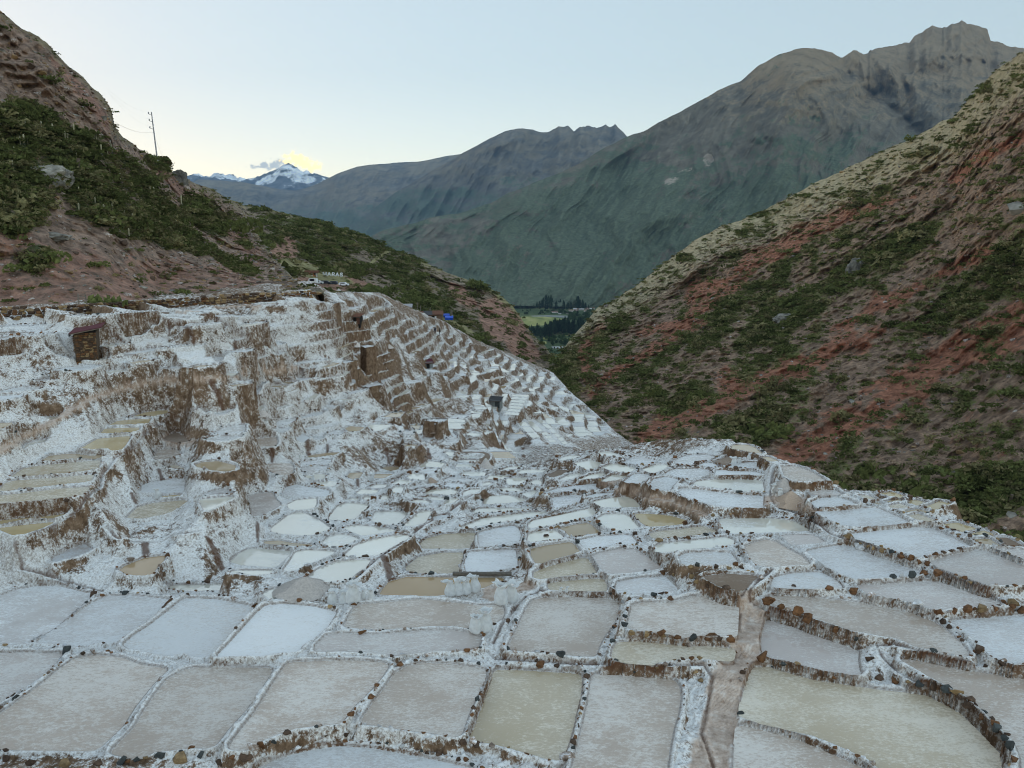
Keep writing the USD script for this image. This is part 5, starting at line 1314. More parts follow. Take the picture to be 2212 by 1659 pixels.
# the plank, the round island of stones in a pond, the paddle on the pond
M['wood'] = plain('weathered_wood', (0.20, 0.17, 0.14), var=0.35, scale=8)
def beam(parent, name, p, q, w, h, m):
    p, q = np.array(p, float), np.array(q, float)
    d = q - p; L_ = np.linalg.norm(d); d /= L_
    s = np.cross(d, [0, 0, 1.0]); s /= np.linalg.norm(s) + 1e-12
    u_ = np.cross(s, d)
    b = 0.12 * min(w, h)
    ringp = np.array([(-w / 2 + b, -h / 2), (w / 2 - b, -h / 2), (w / 2, -h / 2 + b), (w / 2, h / 2 - b), (w / 2 - b, h / 2), (-w / 2 + b, h / 2), (-w / 2, h / 2 - b), (-w / 2, -h / 2 + b)])
    v = np.concatenate([p + ringp[:, :1] * s + ringp[:, 1:] * u_, q + ringp[:, :1] * s + ringp[:, 1:] * u_])
    f = [[i, (i + 1) % 8, 8 + (i + 1) % 8] for i in range(8)] + [[i, 8 + (i + 1) % 8, 8 + i] for i in range(8)] + [[0, i + 1, i] for i in range(1, 7)] + [[8, 8 + i, 9 + i] for i in range(1, 7)]
    return obj(name, (v, np.array(f)), m, parent)
a_, b_ = strike(*reg('R2', [(722, 118)])[0]), strike(*reg('R2', [(1104, 118)])[0])
t = thing('wooden_plank', 'long weathered plank lying along the far rim of the orange-brown pond', 'plank', (0, 0, 0))
beam(P_(t), 'board', a_ + (0, 0.1, 0.16), b_ + (0, 0.1, 0.13), 0.22, 0.16, M['wood'])
beam(P_(t), 'batten', a_ + (0.25, 0.1, 0.02), a_ + (0.55, 0.1, 0.02), 0.3, 0.1, M['wood'])
# ------------------------------------------------------------------ huts, walls, poles, house, letters, cars, people
def on_hill(sheet, x, y):
    P, px, py, _, nb = sheet
    k = np.argmin((px - x) ** 2 + (py - y) ** 2)
    return P[:-nb].reshape(-1, 3)[k]
def box_mesh(x0, x1, y0, y1, z0, z1, b=0.0):
    m = trimesh.creation.box([x1 - x0, y1 - y0, z1 - z0])
    m.apply_translation([(x0 + x1) / 2, (y0 + y1) / 2, (z0 + z1) / 2])
    return m
def part(t, name, m, look, smooth=False):
    return obj(name, m, M[look], P_(t), smooth=smooth)
def stone_face(t, parent, x0, x1, z0, z1, y, size, looks, seed, limit=300, axis='x', z_of=None):
    """Courses of rough stones standing proud of a wall's face."""
    r = np.random.default_rng(seed)
    z, n_ = z0, 0
    while z < z1:
        h = size * r.uniform(0.5, 0.85)
        s_ = x0 + r.uniform(0, size * 0.5)
        while s_ < x1 - 0.2 * size and n_ < limit:
            w = min(size * r.uniform(0.7, 1.7), x1 - s_)
            lim = z1 if z_of is None else z_of(s_ + w / 2)
            if z + h * 0.6 < lim:
                q = STONES[r.integers(len(STONES))].vertices
                q = q / np.abs(q).max(0)
                q = np.sign(q) * np.abs(q) ** 0.7
                v = q * (w * 0.49, size * 0.28, h * 0.50)
                c = (s_ + w / 2, y, z + h / 2)
                v = v + c if axis == 'x' else np.stack([v[:, 1] + y, v[:, 0] + c[0], v[:, 2] + c[2]], -1)
                hull = trimesh.convex.convex_hull(v)
                obj('stone', hull, M[looks[r.integers(len(looks))]], parent, smooth=38)
                n_ += 1
            s_ += w
        z += h
    return n_
M['mud'] = plain('mud_mortar', (0.115, 0.075, 0.045), var=0.4, scale=4)
M['maroon'] = plain('maroon_sheet_roof', (0.105, 0.016, 0.022), var=0.3, scale=1.5, rough=0.5)
M['fascia'] = plain('dark_grey_fascia', (0.055, 0.052, 0.055), var=0.3, scale=3, rough=0.6)
M['dark'] = plain('dark_opening', (0.012, 0.010, 0.009), var=0.2, scale=3)
M['adobe'] = plain('brown_adobe', (0.21, 0.135, 0.095), var=0.3, scale=3)
M['tileroof'] = plain('red_brown_tile_roof', (0.15, 0.07, 0.045), var=0.4, scale=5)
M['blue'] = plain('blue_tarpaulin', (0.018, 0.075, 0.42), var=0.25, scale=3, rough=0.45)
M['whitewash'] = plain('white_paint', (0.74, 0.74, 0.73), var=0.1, scale=3, rough=0.6)
M['concrete'] = plain('grey_concrete', (0.48, 0.46, 0.48), var=0.15, scale=4)
M['grey'] = plain('grey_render', (0.24, 0.25, 0.24), var=0.35, scale=3)
M['orange'] = plain('orange_clay_wall', (0.36, 0.15, 0.065), var=0.25, scale=3)
M['glassy'] = plain('dark_window', (0.02, 0.022, 0.025), var=0.2, scale=3, rough=0.12, spec=0.6)
M['tyre'] = plain('black_tyre', (0.02, 0.02, 0.02), scale=5)
M['carwhite'] = plain('white_car_paint', (0.72, 0.73, 0.74), var=0.05, scale=2, rough=0.3, bump=0.0)
M['cardark'] = plain('dark_car_paint', (0.035, 0.04, 0.05), var=0.1, scale=2, rough=0.3, bump=0.0)
def sheet_roof(t, corners, thick, ribs, look, name='roof_sheet', amp=0.03):
    """Corrugated sheet between four corners a b c d (ribs run from edge a-b to edge d-c)."""
    a, b, c, d = [np.array(q, float) for q in corners]
    n_ = ribs * 4 + 1
    s_ = np.linspace(0, 1, n_)
    e0, e1 = a + (b - a) * s_[:, None], d + (c - d) * s_[:, None]
    up = np.cross(b - a, d - a); up /= np.linalg.norm(up)
    if up[2] < 0: up = -up
    wv = (amp * np.sin(s_ * ribs * 2 * np.pi))[:, None] * up
    v = np.concatenate([e0 + wv, e1 + wv, e0 + wv - thick * up, e1 + wv - thick * up])
    i = np.arange(n_ - 1)
    q = lambda o, p: np.concatenate([np.stack([o + i, o + i + 1, p + i + 1], -1), np.stack([o + i, p + i + 1, p + i], -1)])
    return part(t, name, (v, np.concatenate([q(0, n_), q(2 * n_, 3 * n_), q(0, 2 * n_), q(n_, 3 * n_)])), look)

# the stone hut with the red roof
q = strike(*reg('Z1', [(940, 878)])[0])
k_ = math.hypot(q[1], q[2]) / FPX / 2.765 / 3.9375
W_, HH, LL = 215 * k_, 330 * k_, 5.6
hut = thing('stone_hut', 'stone hut with a maroon lean-to roof standing among the upper left ponds', 'hut', (q[0], q[1] + 0.1, q[2] - 0.3), 24)
part(hut, 'wall', box_mesh(-W_ / 2, W_ / 2, 0.12, LL, -1.0, HH), 'mud')
stone_face(hut, P_(hut), -W_ / 2, W_ / 2, -0.2, HH, 0.10, 0.26, ['brown', 'rust', 'rust', 'brown', 'ochre'], 31, 150)
stone_face(hut, P_(hut), 0.1, LL, HH * 0.35, HH, -W_ / 2 - 0.02, 0.30, ['brown', 'rust', 'ochre'], 32, 120, axis='y')
o_ = 0.32
sheet_roof(hut, [(-W_ / 2 - o_, -0.55, HH + 0.02), (-W_ / 2 - o_, LL + 0.5, HH + 0.02), (W_ / 2 + o_ * 1.6, LL + 0.5, HH + 0.50), (W_ / 2 + o_ * 1.6, -0.55, HH + 0.50)], 0.03, 18, 'maroon')
beam(P_(hut), 'fascia', (-W_ / 2 - o_ + 0.04, -0.55, HH - 0.12), (-W_ / 2 - o_ + 0.04, LL + 0.5, HH - 0.12), 0.06, 0.22, M['fascia'])
part(hut, 'gable_panel', trimesh.convex.convex_hull(np.array([(-W_ / 2, -0.02, HH), (W_ / 2, -0.02, HH), (W_ / 2, -0.02, HH + 0.38), (-W_ / 2, 0.12, HH), (W_ / 2, 0.12, HH), (W_ / 2, 0.12, HH + 0.38)])), 'dark')
for k in range(3):
    beam(P_(hut), 'rafter', (-W_ / 2 - o_ + 0.1, -0.4 + k * 2.6, HH - 0.04), (W_ / 2 + o_, -0.4 + k * 2.6, HH + 0.40), 0.1, 0.1, M['wood'])

def small_hut(label, r, x, y, w, h, depth, rot, wall, roof, pitch, door=None, lift=0.0):
    q = strike(*reg(r, [(x, y)])[0])
    k = math.hypot(q[1], q[2]) / FPX / REGION[r][2] / 3.9375
    w, h = w * k, h * k
    t = thing('small_hut', label, 'hut', (q[0], q[1] + 0.2, q[2] - 0.1 + lift), rot)
    part(t, 'wall', box_mesh(-w / 2, w / 2, 0.0, depth, -0.8, h), wall)
    if door:
        part(t, 'door', box_mesh(door[0] * w - w / 2, door[1] * w - w / 2, -0.05, 0.0, -0.1, h * 0.82), door[2])
    sheet_roof(t, [(-w / 2 - 0.2, -0.35, h - pitch), (-w / 2 - 0.2, depth + 0.3, h + 0.35), (w / 2 + 0.2, depth + 0.3, h + 0.35), (w / 2 + 0.2, -0.35, h - pitch)], 0.05, 10, roof)
    beam(P_(t), 'roof_beam', (-w / 2 - 0.2, -0.25, h - pitch - 0.08), (w / 2 + 0.2, -0.25, h - pitch - 0.08), 0.1, 0.12, M['wood'])
    return t
small_hut('dark brown flat-roofed shelter on the upper far terraces', 'Z2', 1945, 752, 70, 78, 1.6, -8, 'dark', 'tileroof', 0.0, (0.5, 0.98, 'tileroof'))
small_hut('dark-roofed stone hut with a doorway in the middle of the slope', 'Z3', 700, 868, 96, 70, 2.4, 14, 'grey', 'maroon', 0.15, (0.35, 0.68, 'dark'))
small_hut('grey boarded shack with a tilted roof beside the bright ladder ponds', 'Z3', 1345, 1236, 110, 70, 2.4, -12, 'grey', 'fascia', 0.1, (0.55, 0.95, 'slate'))

# the adobe building on the far ridge, its tarpaulins and the poles beside it
zr = field_z('B', 930, 684)
def far_at(r, x, y, yy):
    u, v = reg(r, [(x, y)])[0]
    a, b = dir_of(u, v)
    return np.array([a * yy, yy, b * yy])
YR = 205.0
c = far_at('Z3', 715, 402, YR)
k_ = YR / FPX / 2.458 / 3.9375
ab = thing('adobe_building', 'long low adobe building with a red-brown roof on the far ridge', 'building', c, 8)
wa, ha = 250 * k_, 62 * k_
part(ab, 'wall', box_mesh(-wa / 2, wa / 2, 0, 4, -3, ha), 'adobe')
part(ab, 'door', box_mesh(wa * 0.05, wa * 0.2, -0.06, 0, -0.5, ha * 0.75), 'dark')
part(ab, 'door', box_mesh(-wa * 0.32, -wa * 0.24, -0.06, 0, -0.5, ha * 0.7), 'dark')
part(ab, 'doorway_cloth', box_mesh(wa * 0.2 + 0.05, wa * 0.27, -0.08, 0, -0.5, ha * 0.75), 'whitewash')
for s_ in range(3):
    sheet_roof(ab, [(-wa / 2 - 0.3 + s_ * wa / 3, -0.7, ha - 0.1 + 0.06 * s_), (-wa / 2 - 0.3 + s_ * wa / 3, 2.2, ha + 0.75 + 0.06 * s_), (-wa / 2 + 0.35 + (s_ + 1) * wa / 3, 2.2, ha + 0.75 + 0.06 * s_), (-wa / 2 + 0.35 + (s_ + 1) * wa / 3, -0.7, ha - 0.1 + 0.06 * s_)], 0.06, 8, ['tileroof', 'fascia', 'tileroof'][s_], 'roof')
def tarp(label, x, y, w, h, dy, look, seed):
    c = far_at('Z3', x, y, YR + dy)
    k = (YR + dy) / FPX / 2.458 / 3.9375
    w, h = w * k, h * k
    t = thing('tarpaulin_shelter', label, 'shelter', c, 4)
    gxx, gyy = np.meshgrid(np.linspace(-w / 2, w / 2, 13), np.linspace(0, 2.6, 7))
    pz = h * 0.85 + 0.35 * (1 - np.abs(gyy / 1.3 - 1)) + nz(np.stack([gxx, gyy, 0 * gxx], -1), 1.0, 3, seed) * 0.35
    v = np.stack([gxx, gyy, pz], -1).reshape(-1, 3)
    part(t, 'canopy', (v, grid_faces(7, 13)), look)
    fr = np.stack([np.stack([gxx[0], 0 * gxx[0] - 0.02 + 0.1 * np.sin(np.arange(13)), pz[0] * f], -1) for f in (1, 0.5, -0.1)]).reshape(-1, 3)
    part(t, 'front_sheet', (fr, grid_faces(3, 13)), look)
    for sx in (-1, 0, 1):
        beam(P_(t), 'post', (sx * w / 2 * 0.98, 0.1, -1.0), (sx * w / 2 * 0.98, 0.1, h), 0.09, 0.09, M['wood'])
tarp('blue tarpaulin shelter, the nearer of two, right of the adobe building', 905, 392, 80, 26, -3, 'blue', 3)
tarp('blue tarpaulin roof, the farther of two, right of the adobe building', 880, 364, 60, 18, 3, 'blue', 4)
c = far_at('Z3', 440, 290, YR - 20)
t = thing('white_roofed_shed', 'low shed with a pale sheet roof left of the adobe building', 'shed', c, 5)
part(t, 'wall', box_mesh(-2.4, 2.4, 0, 2.5, -2, 0.5), 'adobe')
sheet_roof(t, [(-2.7, -0.3, 0.5), (-2.7, 2.8, 1.1), (2.7, 2.8, 1.1), (2.7, -0.3, 0.5)], 0.05, 12, 'concrete', 'roof')
for k, (x, y0_, y1_) in enumerate([(597, 222, 302), (627, 256, 306), (722, 275, 322), (924, 294, 350), (934, 300, 352)]):
    p0, p1 = far_at('Z3', x, y1_ + 8, YR + 2), far_at('Z3', x, y0_, YR + 2)
    t = thing('wooden_pole', ['tall bare pole left of the adobe building', 'shorter bare pole just right of the tall one', 'bare pole standing over the middle of the adobe roof', 'left of two poles by the blue tarpaulins', 'right of two poles by the blue tarpaulins'][k], 'pole')
    beam(P_(t), 'shaft', p0, p1, 0.16, 0.16, M['wood'])
    beam(P_(t), 'crossbar', p1 + (-0.3, 0, -0.4), p1 + (0.3, 0, -0.4), 0.08, 0.08, M['wood'])

# the dry-stone retaining walls under the left hill
rw = thing('retaining_wall', 'long brown dry-stone retaining wall along the foot of the left hill', 'wall')
fp = np.array([(w[0], w[1], w[2]) for w in wall_line])
ft = np.array([w[3] for w in wall_line])
n_s = 0
wr = np.random.default_rng(77)
loose = {}
core = []
for p_, q_, t0_, t1_ in zip(fp[:-1], fp[1:], ft[:-1], ft[1:]):
    L_ = np.linalg.norm((q_ - p_)[:2]); d_ = (q_ - p_) / L_
    nrm = np.array([d_[1], -d_[0], 0]); nrm *= -1 if nrm[1] > 0 else 1
    ang = math.atan2(d_[1], d_[0]); ca, sa = math.cos(ang), math.sin(ang)
    course = 0
    while course < 12:
        s_ = wr.uniform(-0.2, 0.2)
        while s_ < L_:
            w = wr.uniform(0.35, 0.95); h = 0.34
            f_ = min(max((s_ + w / 2) / L_, 0), 1)
            zlo, zhi = p_[2] + (q_[2] - p_[2]) * f_ - 0.15, t0_ + (t1_ - t0_) * f_
            zb_ = zlo + course * 0.30
            if zb_ < zhi + 0.05 + wr.uniform(-0.15, 0.1):
                c_ = p_ + d_ * (s_ + w / 2) + nrm * (0.12 - 0.05 * course)
                v = STONES[wr.integers(14)].vertices; v = v / np.abs(v).max(0); v = np.sign(v) * np.abs(v) ** 0.7 * (w * 0.5, 0.30, h * 0.52)
                v = np.stack([v[:, 0] * ca - v[:, 1] * sa + c_[0], v[:, 0] * sa + v[:, 1] * ca + c_[1], v[:, 2] + zb_ + wr.normal(0, 0.03)], -1)
                look = ['ochre', 'brown', 'ochre', 'rust', 'brown'][wr.integers(5)]
                hull = trimesh.convex.convex_hull(v)
                if n_s < 295 and -46 < c_[0] < -14:
                    obj('stone', hull, M[look], P_(rw), smooth=38); n_s += 1
                else:
                    loose.setdefault(look, []).append(hull)
            s_ += w * 0.97
        course += 1
for look, ms in loose.items():
    tag(obj('far_stones', trimesh.util.concatenate(ms), M[look], P_(rw)), kind='stuff')
# trestle and log lying above the wall
q = np.array([dir_of(*reg('Z1', [(865, 250)])[0])[0] * fp[3][1], fp[3][1] + 0.6, ft[3] - 0.05])
t = thing('wooden_trestle', 'small weathered wooden trestle on the stone wall above the hut', 'trestle', q, 10)
for sx in (-0.45, 0.45):
    beam(P_(t), 'leg', (sx, 0, -0.3), (sx * 0.8 - 0.1, 0.25, 1.1), 0.1, 0.08, M['wood'])
for z in (0.25, 0.55, 0.8):
    beam(P_(t), 'rung', (-0.45, 0.05, z), (0.4, 0.12, z - 0.05), 0.08, 0.06, M['wood'])
y_ = fp[5][1] + 1.6
a_, b_ = far_at('Z1', 1400, 210, y_), far_at('Z1', 1650, 209, y_ + 1)
t = thing('wooden_log', 'long pale log lying at the foot of the left hill', 'log')
cyl = trimesh.creation.cylinder(0.12, segment=[a_, b_], sections=9)
part(t, 'trunk', cyl, 'wood', 40)
part(t, 'branch_stub', trimesh.creation.cylinder(0.05, segment=[(a_ + b_) / 2, (a_ + b_) / 2 + (0.2, -0.1, 0.4)], sections=6), 'wood', 40)

# the utility pole and its wires on the left hill
base = on_hill(left, 341, 352)
yy = base[1]
def pole_pt(x, y, dy=0.0):
    u, v = disp(x, y)
    a, b = dir_of(u, v)
    return np.array([a * (yy + dy), yy + dy, b * (yy + dy)])
topp = pole_pt(327, 242)
t = thing('utility_pole', 'tall leaning grey utility pole on the skyline of the left hill', 'utility pole')
n_ = 10
a_ = np.arange(n_) * 2 * np.pi / n_
b0 = base - (0, 0, 1.0)
v = np.concatenate([b0 + np.stack([0.20 * np.cos(a_), 0.20 * np.sin(a_), 0 * a_], -1), topp + np.stack([0.12 * np.cos(a_), 0.12 * np.sin(a_), 0 * a_], -1), [topp]])
f = [[i, (i + 1) % n_, n_ + (i + 1) % n_] for i in range(n_)] + [[i, n_ + (i + 1) % n_, n_ + i] for i in range(n_)] + [[2 * n_, n_ + i, n_ + (i + 1) % n_] for i in range(n_)]
part(t, 'shaft', (v, np.array(f)), 'concrete', 40)
ins = []
for k, yv in enumerate((248, 263, 279)):
    p_ = pole_pt(328 + k * 1.4, yv)
    q_ = pole_pt(321 + k * 1.6, yv - 2)
    beam(P_(t), 'arm', p_, q_, 0.10, 0.10, M['fascia'])
    part(t, 'insulator', trimesh.creation.cylinder(0.13, segment=[q_ + (0, 0, 0.0), q_ + (0, 0, 0.45)], sections=8), 'concrete', 40)
    ins.append(q_ + (0, 0, 0.4))
M['wire'] = plain('grey_wire', (0.22, 0.22, 0.23), scale=2, bump=0.0)
def wire(label, p, q, sag, rad=0.016):
    s_ = np.linspace(0, 1, 24)
    pts = p + (q - p) * s_[:, None]
    pts[:, 2] -= sag * 4 * s_ * (1 - s_)
    ang = np.arange(5) * 2 * np.pi / 5
    d_ = (q - p) / np.linalg.norm(q - p); s1 = np.cross(d_, [0, 0, 1.0]); s1 /= np.linalg.norm(s1); s2 = np.cross(s1, d_)
    v = (pts[:, None] + rad * (np.cos(ang)[None, :, None] * s1 + np.sin(ang)[None, :, None] * s2)).reshape(-1, 3)
    f = [[i * 5 + j, i * 5 + (j + 1) % 5, (i + 1) * 5 + (j + 1) % 5] for i in range(23) for j in range(5)] + [[i * 5 + j, (i + 1) * 5 + (j + 1) % 5, (i + 1) * 5 + j] for i in range(23) for j in range(5)]
    tag(obj('overhead_wire', (v, np.array(f)), M['wire']), label, 'wire')
wire('thick wire sagging from the utility pole to the cliff on the left', pole_pt(331, 286), on_hill(left, 236, 262) + (0, -2, 1.0), 1.2, 0.02)
for k, p_ in enumerate(ins):
    wire(['upper thin wire running left from the utility pole', 'middle thin wire running left from the utility pole', 'lower thin wire running left from the utility pole'][k], p_, on_hill(left, 225 + 4 * k, 225 + 8 * k) + (0, 1.5, 3.5), 1.0, 0.007)
wire('guy wire slanting from the utility pole down to the right', pole_pt(332, 290), on_hill(left, 362, 368) + (0, 0, 0.1), 0.05, 0.014)

# white letters, the house, cars on the spur
q = on_hill(spur, 716, 599)
k_ = math.hypot(q[1], q[2]) / FPX / 2.16016 / 1.8228 * 0.843      # metres per source pixel of the photograph
mpp = math.hypot(q[1], q[2]) / FPX / 3.9375
sg = thing('hillside_letters', 'big white letters reading MARAS lying on the grass of the spur', 'letters', q + (-25.5 * mpp, -5.0, 0.9), 0)
adv = 0
for k, ch in enumerate('MARAS'):
    m = meshkit.text_mesh(ch, 15 * mpp, 0.25, bold=True)
    wd = m.bounds[1][0]
    m.apply_transform(trimesh.transformations.rotation_matrix(math.radians(62), [1, 0, 0]))
    m.apply_translation([adv, 0, -k * 0.7 * mpp])
    adv += wd + 1.6 * mpp
    part(sg, 'letter', m, 'whitewash')
q = on_hill(spur, 681, 594)
hw, hh = 46 * mpp, 18 * mpp
hs = thing('small_house', 'small orange-walled house with a tiled roof on the grassy spur', 'house', q + (0, -6, -0.2), 10)
part(hs, 'wall', box_mesh(-hw / 2, hw * 0.28, 0, 3.5, -2, hh * 0.72), 'orange')
for k, x in enumerate((-0.30, -0.05, 0.16)):
    part(hs, 'window' if k != 1 else 'door', box_mesh(hw * x, hw * x + hw * 0.12, -0.06, 0, hh * (0.22 if k != 1 else 0), hh * 0.58), 'whitewash' if k == 1 else 'glassy')
part(hs, 'porch_panel', box_mesh(hw * 0.30, hw * 0.42, 0.4, 0.6, -0.5, hh * 0.62), 'whitewash')
for x in (0.29, 0.46):
    part(hs, 'porch_post', box_mesh(hw * x, hw * x + 0.16, -0.4, -0.24, -0.5, hh * 0.72), 'wood')
sheet_roof(hs, [(-hw / 2 - 0.4, -0.8, hh * 0.70), (-hw / 2 - 0.4, 1.75, hh * 1.1), (hw / 2 + 0.3, 1.75, hh * 1.1), (hw / 2 + 0.3, -0.8, hh * 0.70)], 0.12, 16, 'tileroof', 'roof', 0.05)
sheet_roof(hs, [(-hw / 2 - 0.4, 4.2, hh * 0.70), (-hw / 2 - 0.4, 1.75, hh * 1.1), (hw / 2 + 0.3, 1.75, hh * 1.1), (hw / 2 + 0.3, 4.2, hh * 0.70)], 0.12, 16, 'tileroof', 'roof', 0.05)
def car(label, x, y, look, rot, van=False):
    q = on_hill(spur, *(reg('Z2', [(x, y + 26)])[0] * 2.16016))
    t = thing('parked_car', label, 'car', q + (0, -4, 0.1), rot)
    L_, W_, H_ = 4.2, 1.75, (2.0 if van else 1.5)
    side = [(-2.1, 0.35), (2.1, 0.35), (2.1, 0.85), (1.25, 0.95), (0.7, H_), (-1.7 if not van else -2.05, H_), (-2.1, 0.95)]
    body = trimesh.creation.extrude_polygon(Polygon(side).buffer(0.06), W_, engine='earcut')
    body.apply_transform(trimesh.transformations.rotation_matrix(math.pi / 2, [1, 0, 0])); body.apply_translation([0, W_ / 2, 0])
    part(t, 'body', body, look)
    for s_ in (-1, 1):
        part(t, 'window', box_mesh(-1.4, 0.55, s_ * (W_ / 2 + 0.005) - 0.01, s_ * (W_ / 2 + 0.005) + 0.01, 1.0, H_ - 0.12), 'glassy')
        for wx in (-1.3, 1.3):
            wm = trimesh.creation.cylinder(0.34, 0.2, sections=14); wm.apply_transform(trimesh.transformations.rotation_matrix(math.pi / 2, [1, 0, 0])); wm.apply_translation([wx, s_ * (W_ / 2 - 0.08), 0.34])
            part(t, 'wheel', wm, 'tyre')
car('white van parked below the small house, leftmost', 1490, 292, 'carwhite', 170, True)
car('white car parked under the grassy bank of the white letters', 1556, 300, 'carwhite', 10)
car('dark car parked below the white letters, left one', 1640, 303, 'cardark', 5)
car('dark car parked below the white letters, right one', 1706, 306, 'cardark', 175)
car('small white car at the right end of the parked row', 1830, 318, 'carwhite', 0)

# two people far off on the terraces
def person(label, r, x, y, hpx, seed, top, legs):
    q = strike(*reg(r, [(x, y)])[0])
    h = max(1.62, min(1.85, hpx / REGION[r][2] / 3.9375 / FPX * math.hypot(q[1], q[2])))
    t = thing('person', label, 'person', (q[0], q[1], q[2]), seed * 40)
    import manifold3d as m3
    def bone(p, q, r0, r1):
        return m3.Manifold.hull(m3.Manifold.sphere(r0, 10).translate(p) + m3.Manifold.sphere(r1, 10).translate(q))
    s_ = h / 1.75
    sc = lambda *v: [x_ * s_ for x_ in v]
    B = lambda p, q, r0, r1: bone(sc(*p), sc(*q), r0 * s_, r1 * s_)
    body = B((0, 0, 1.0), (0, 0, 1.38), 0.145, 0.155) + B((-0.15, 0, 1.40), (0.15, 0, 1.40), 0.07, 0.07) + B((0, 0, 1.44), (0, 0.01, 1.52), 0.055, 0.05) + B((0, 0.01, 1.58), (0, 0.02, 1.66), 0.085, 0.09)
    for sx in (-1, 1):
        body = body + B((sx * 0.09, 0, 0.95), (sx * 0.10, 0.03, 0.50), 0.085, 0.055) + B((sx * 0.10, 0.03, 0.50), (sx * 0.11, -0.01, 0.08), 0.055, 0.04) + B((sx * 0.11, -0.01, 0.04), (sx * 0.12, 0.16, 0.03), 0.045, 0.035)
        body = body + B((sx * 0.19, 0, 1.39), (sx * 0.24, -0.02, 1.10), 0.055, 0.042) + B((sx * 0.24, -0.02, 1.10), (sx * 0.22, 0.10, 0.84), 0.042, 0.032) + B((sx * 0.22, 0.10, 0.84), (sx * 0.22, 0.13, 0.74), 0.035, 0.025)
    part(t, 'body', body.refine_to_length(0.05), legs, 60)
    coat = B((0, 0, 0.88), (0, 0, 1.38), 0.175, 0.17) + B((-0.16, 0, 1.40), (0.16, 0, 1.40), 0.082, 0.082)
    part(t, 'jacket', coat, top, 60)
    hat = m3.Manifold.cylinder(0.02 * s_, 0.17 * s_, 0.17 * s_, 16).translate(sc(0, 0.02, 1.68)) + m3.Manifold.cylinder(0.11 * s_, 0.10 * s_, 0.08 * s_, 16).translate(sc(0, 0.02, 1.69))
    part(t, 'hat', hat, 'fascia', 40)
M['navy'] = plain('dark_blue_cloth', (0.02, 0.025, 0.045), scale=8)
M['black'] = plain('black_cloth', (0.014, 0.013, 0.014), scale=8)
person('person in dark clothes standing on the far terraces, left of two', 'Z3', 770, 528, 26, 1, 'navy', 'black')
person('person in black standing on the far terraces, right of two', 'Z3', 816, 542, 30, 2, 'black', 'black')
# ------------------------------------------------------------------ scrub, agave stalks, trees of the valley, village
def leaf_mat(name, col, var=0.5):
    return mat(name, {'oi': ('object_info', {}), 'g': ('geometry', {}), 'n': ('noise_texture', {'scale': 1.5, 'detail': 2.0}), 'r': ('rgb_ramp', {'ramp': [(0.3, tuple(c * (1 - var) for c in col)), (0.55, col), (0.75, tuple(c * (1 + var) for c in col))]}),
        'vv': ('map_range', {'to_min': 0.6, 'to_max': 1.35}), 'hh': ('map_range', {'to_min': 0.47, 'to_max': 0.53}), 'hv': ('hsv', {}), 'd': ('diffuse_bsdf', {}), 't': ('translucent_bsdf', {}), 'mx': ('mix_closure', {'fac': 0.22})},
        [('g.position', 'n.vector'), ('n.fac', 'r.fac'), ('r.color', 'hv.color'), ('oi.random', 'vv.value'), ('vv.result', 'hv.value'), ('hv.color', 'd.color'), ('hv.color', 't.color'), ('d.BSDF', 'mx.closure1'), ('t.BSDF', 'mx.closure2')], surface='mx.closure')
M['scrub'] = leaf_mat('scrub_leaves', (0.145, 0.158, 0.055))
M['scrub_dry'] = leaf_mat('dry_scrub_leaves', (0.25, 0.22, 0.105))
M['euc'] = leaf_mat('eucalyptus_leaves', (0.040, 0.064, 0.034), 0.4)
M['treeleaf'] = leaf_mat('valley_tree_leaves', (0.062, 0.095, 0.036), 0.4)
M['bark'] = plain('pale_bark', (0.16, 0.12, 0.09), scale=3)
def leaf_clump(n, size, shape, seed, flat=0.75):
    r = np.random.default_rng(seed)
    d = r.normal(size=(n, 3)); d /= np.linalg.norm(d, axis=1, keepdims=True)
    lobes = r.normal(size=(5, 3)) * (0.4, 0.4, 0.18)
    c = d * r.uniform(0.55, 1.0, (n, 1)) ** 0.5 * 0.62 + lobes[r.integers(5, size=n)]
    c = c * (1, 1, flat)
    c[:, 2] = np.abs(c[:, 2]) * 1.0
    a = r.normal(size=(n, 3)); a /= np.linalg.norm(a, axis=1, keepdims=True)
    b = np.cross(a, r.normal(size=(n, 3))); b /= np.linalg.norm(b, axis=1, keepdims=True)
    s_ = size * r.uniform(0.6, 1.4, (n, 1))
    v = np.stack([c - a * s_, c + b * s_ * 0.6, c + a * s_, c - b * s_ * 0.6], 1) * shape
    i = np.arange(n)[:, None] * 4
    return v.reshape(-1, 3), np.concatenate([i + [0, 1, 2], i + [0, 2, 3]])
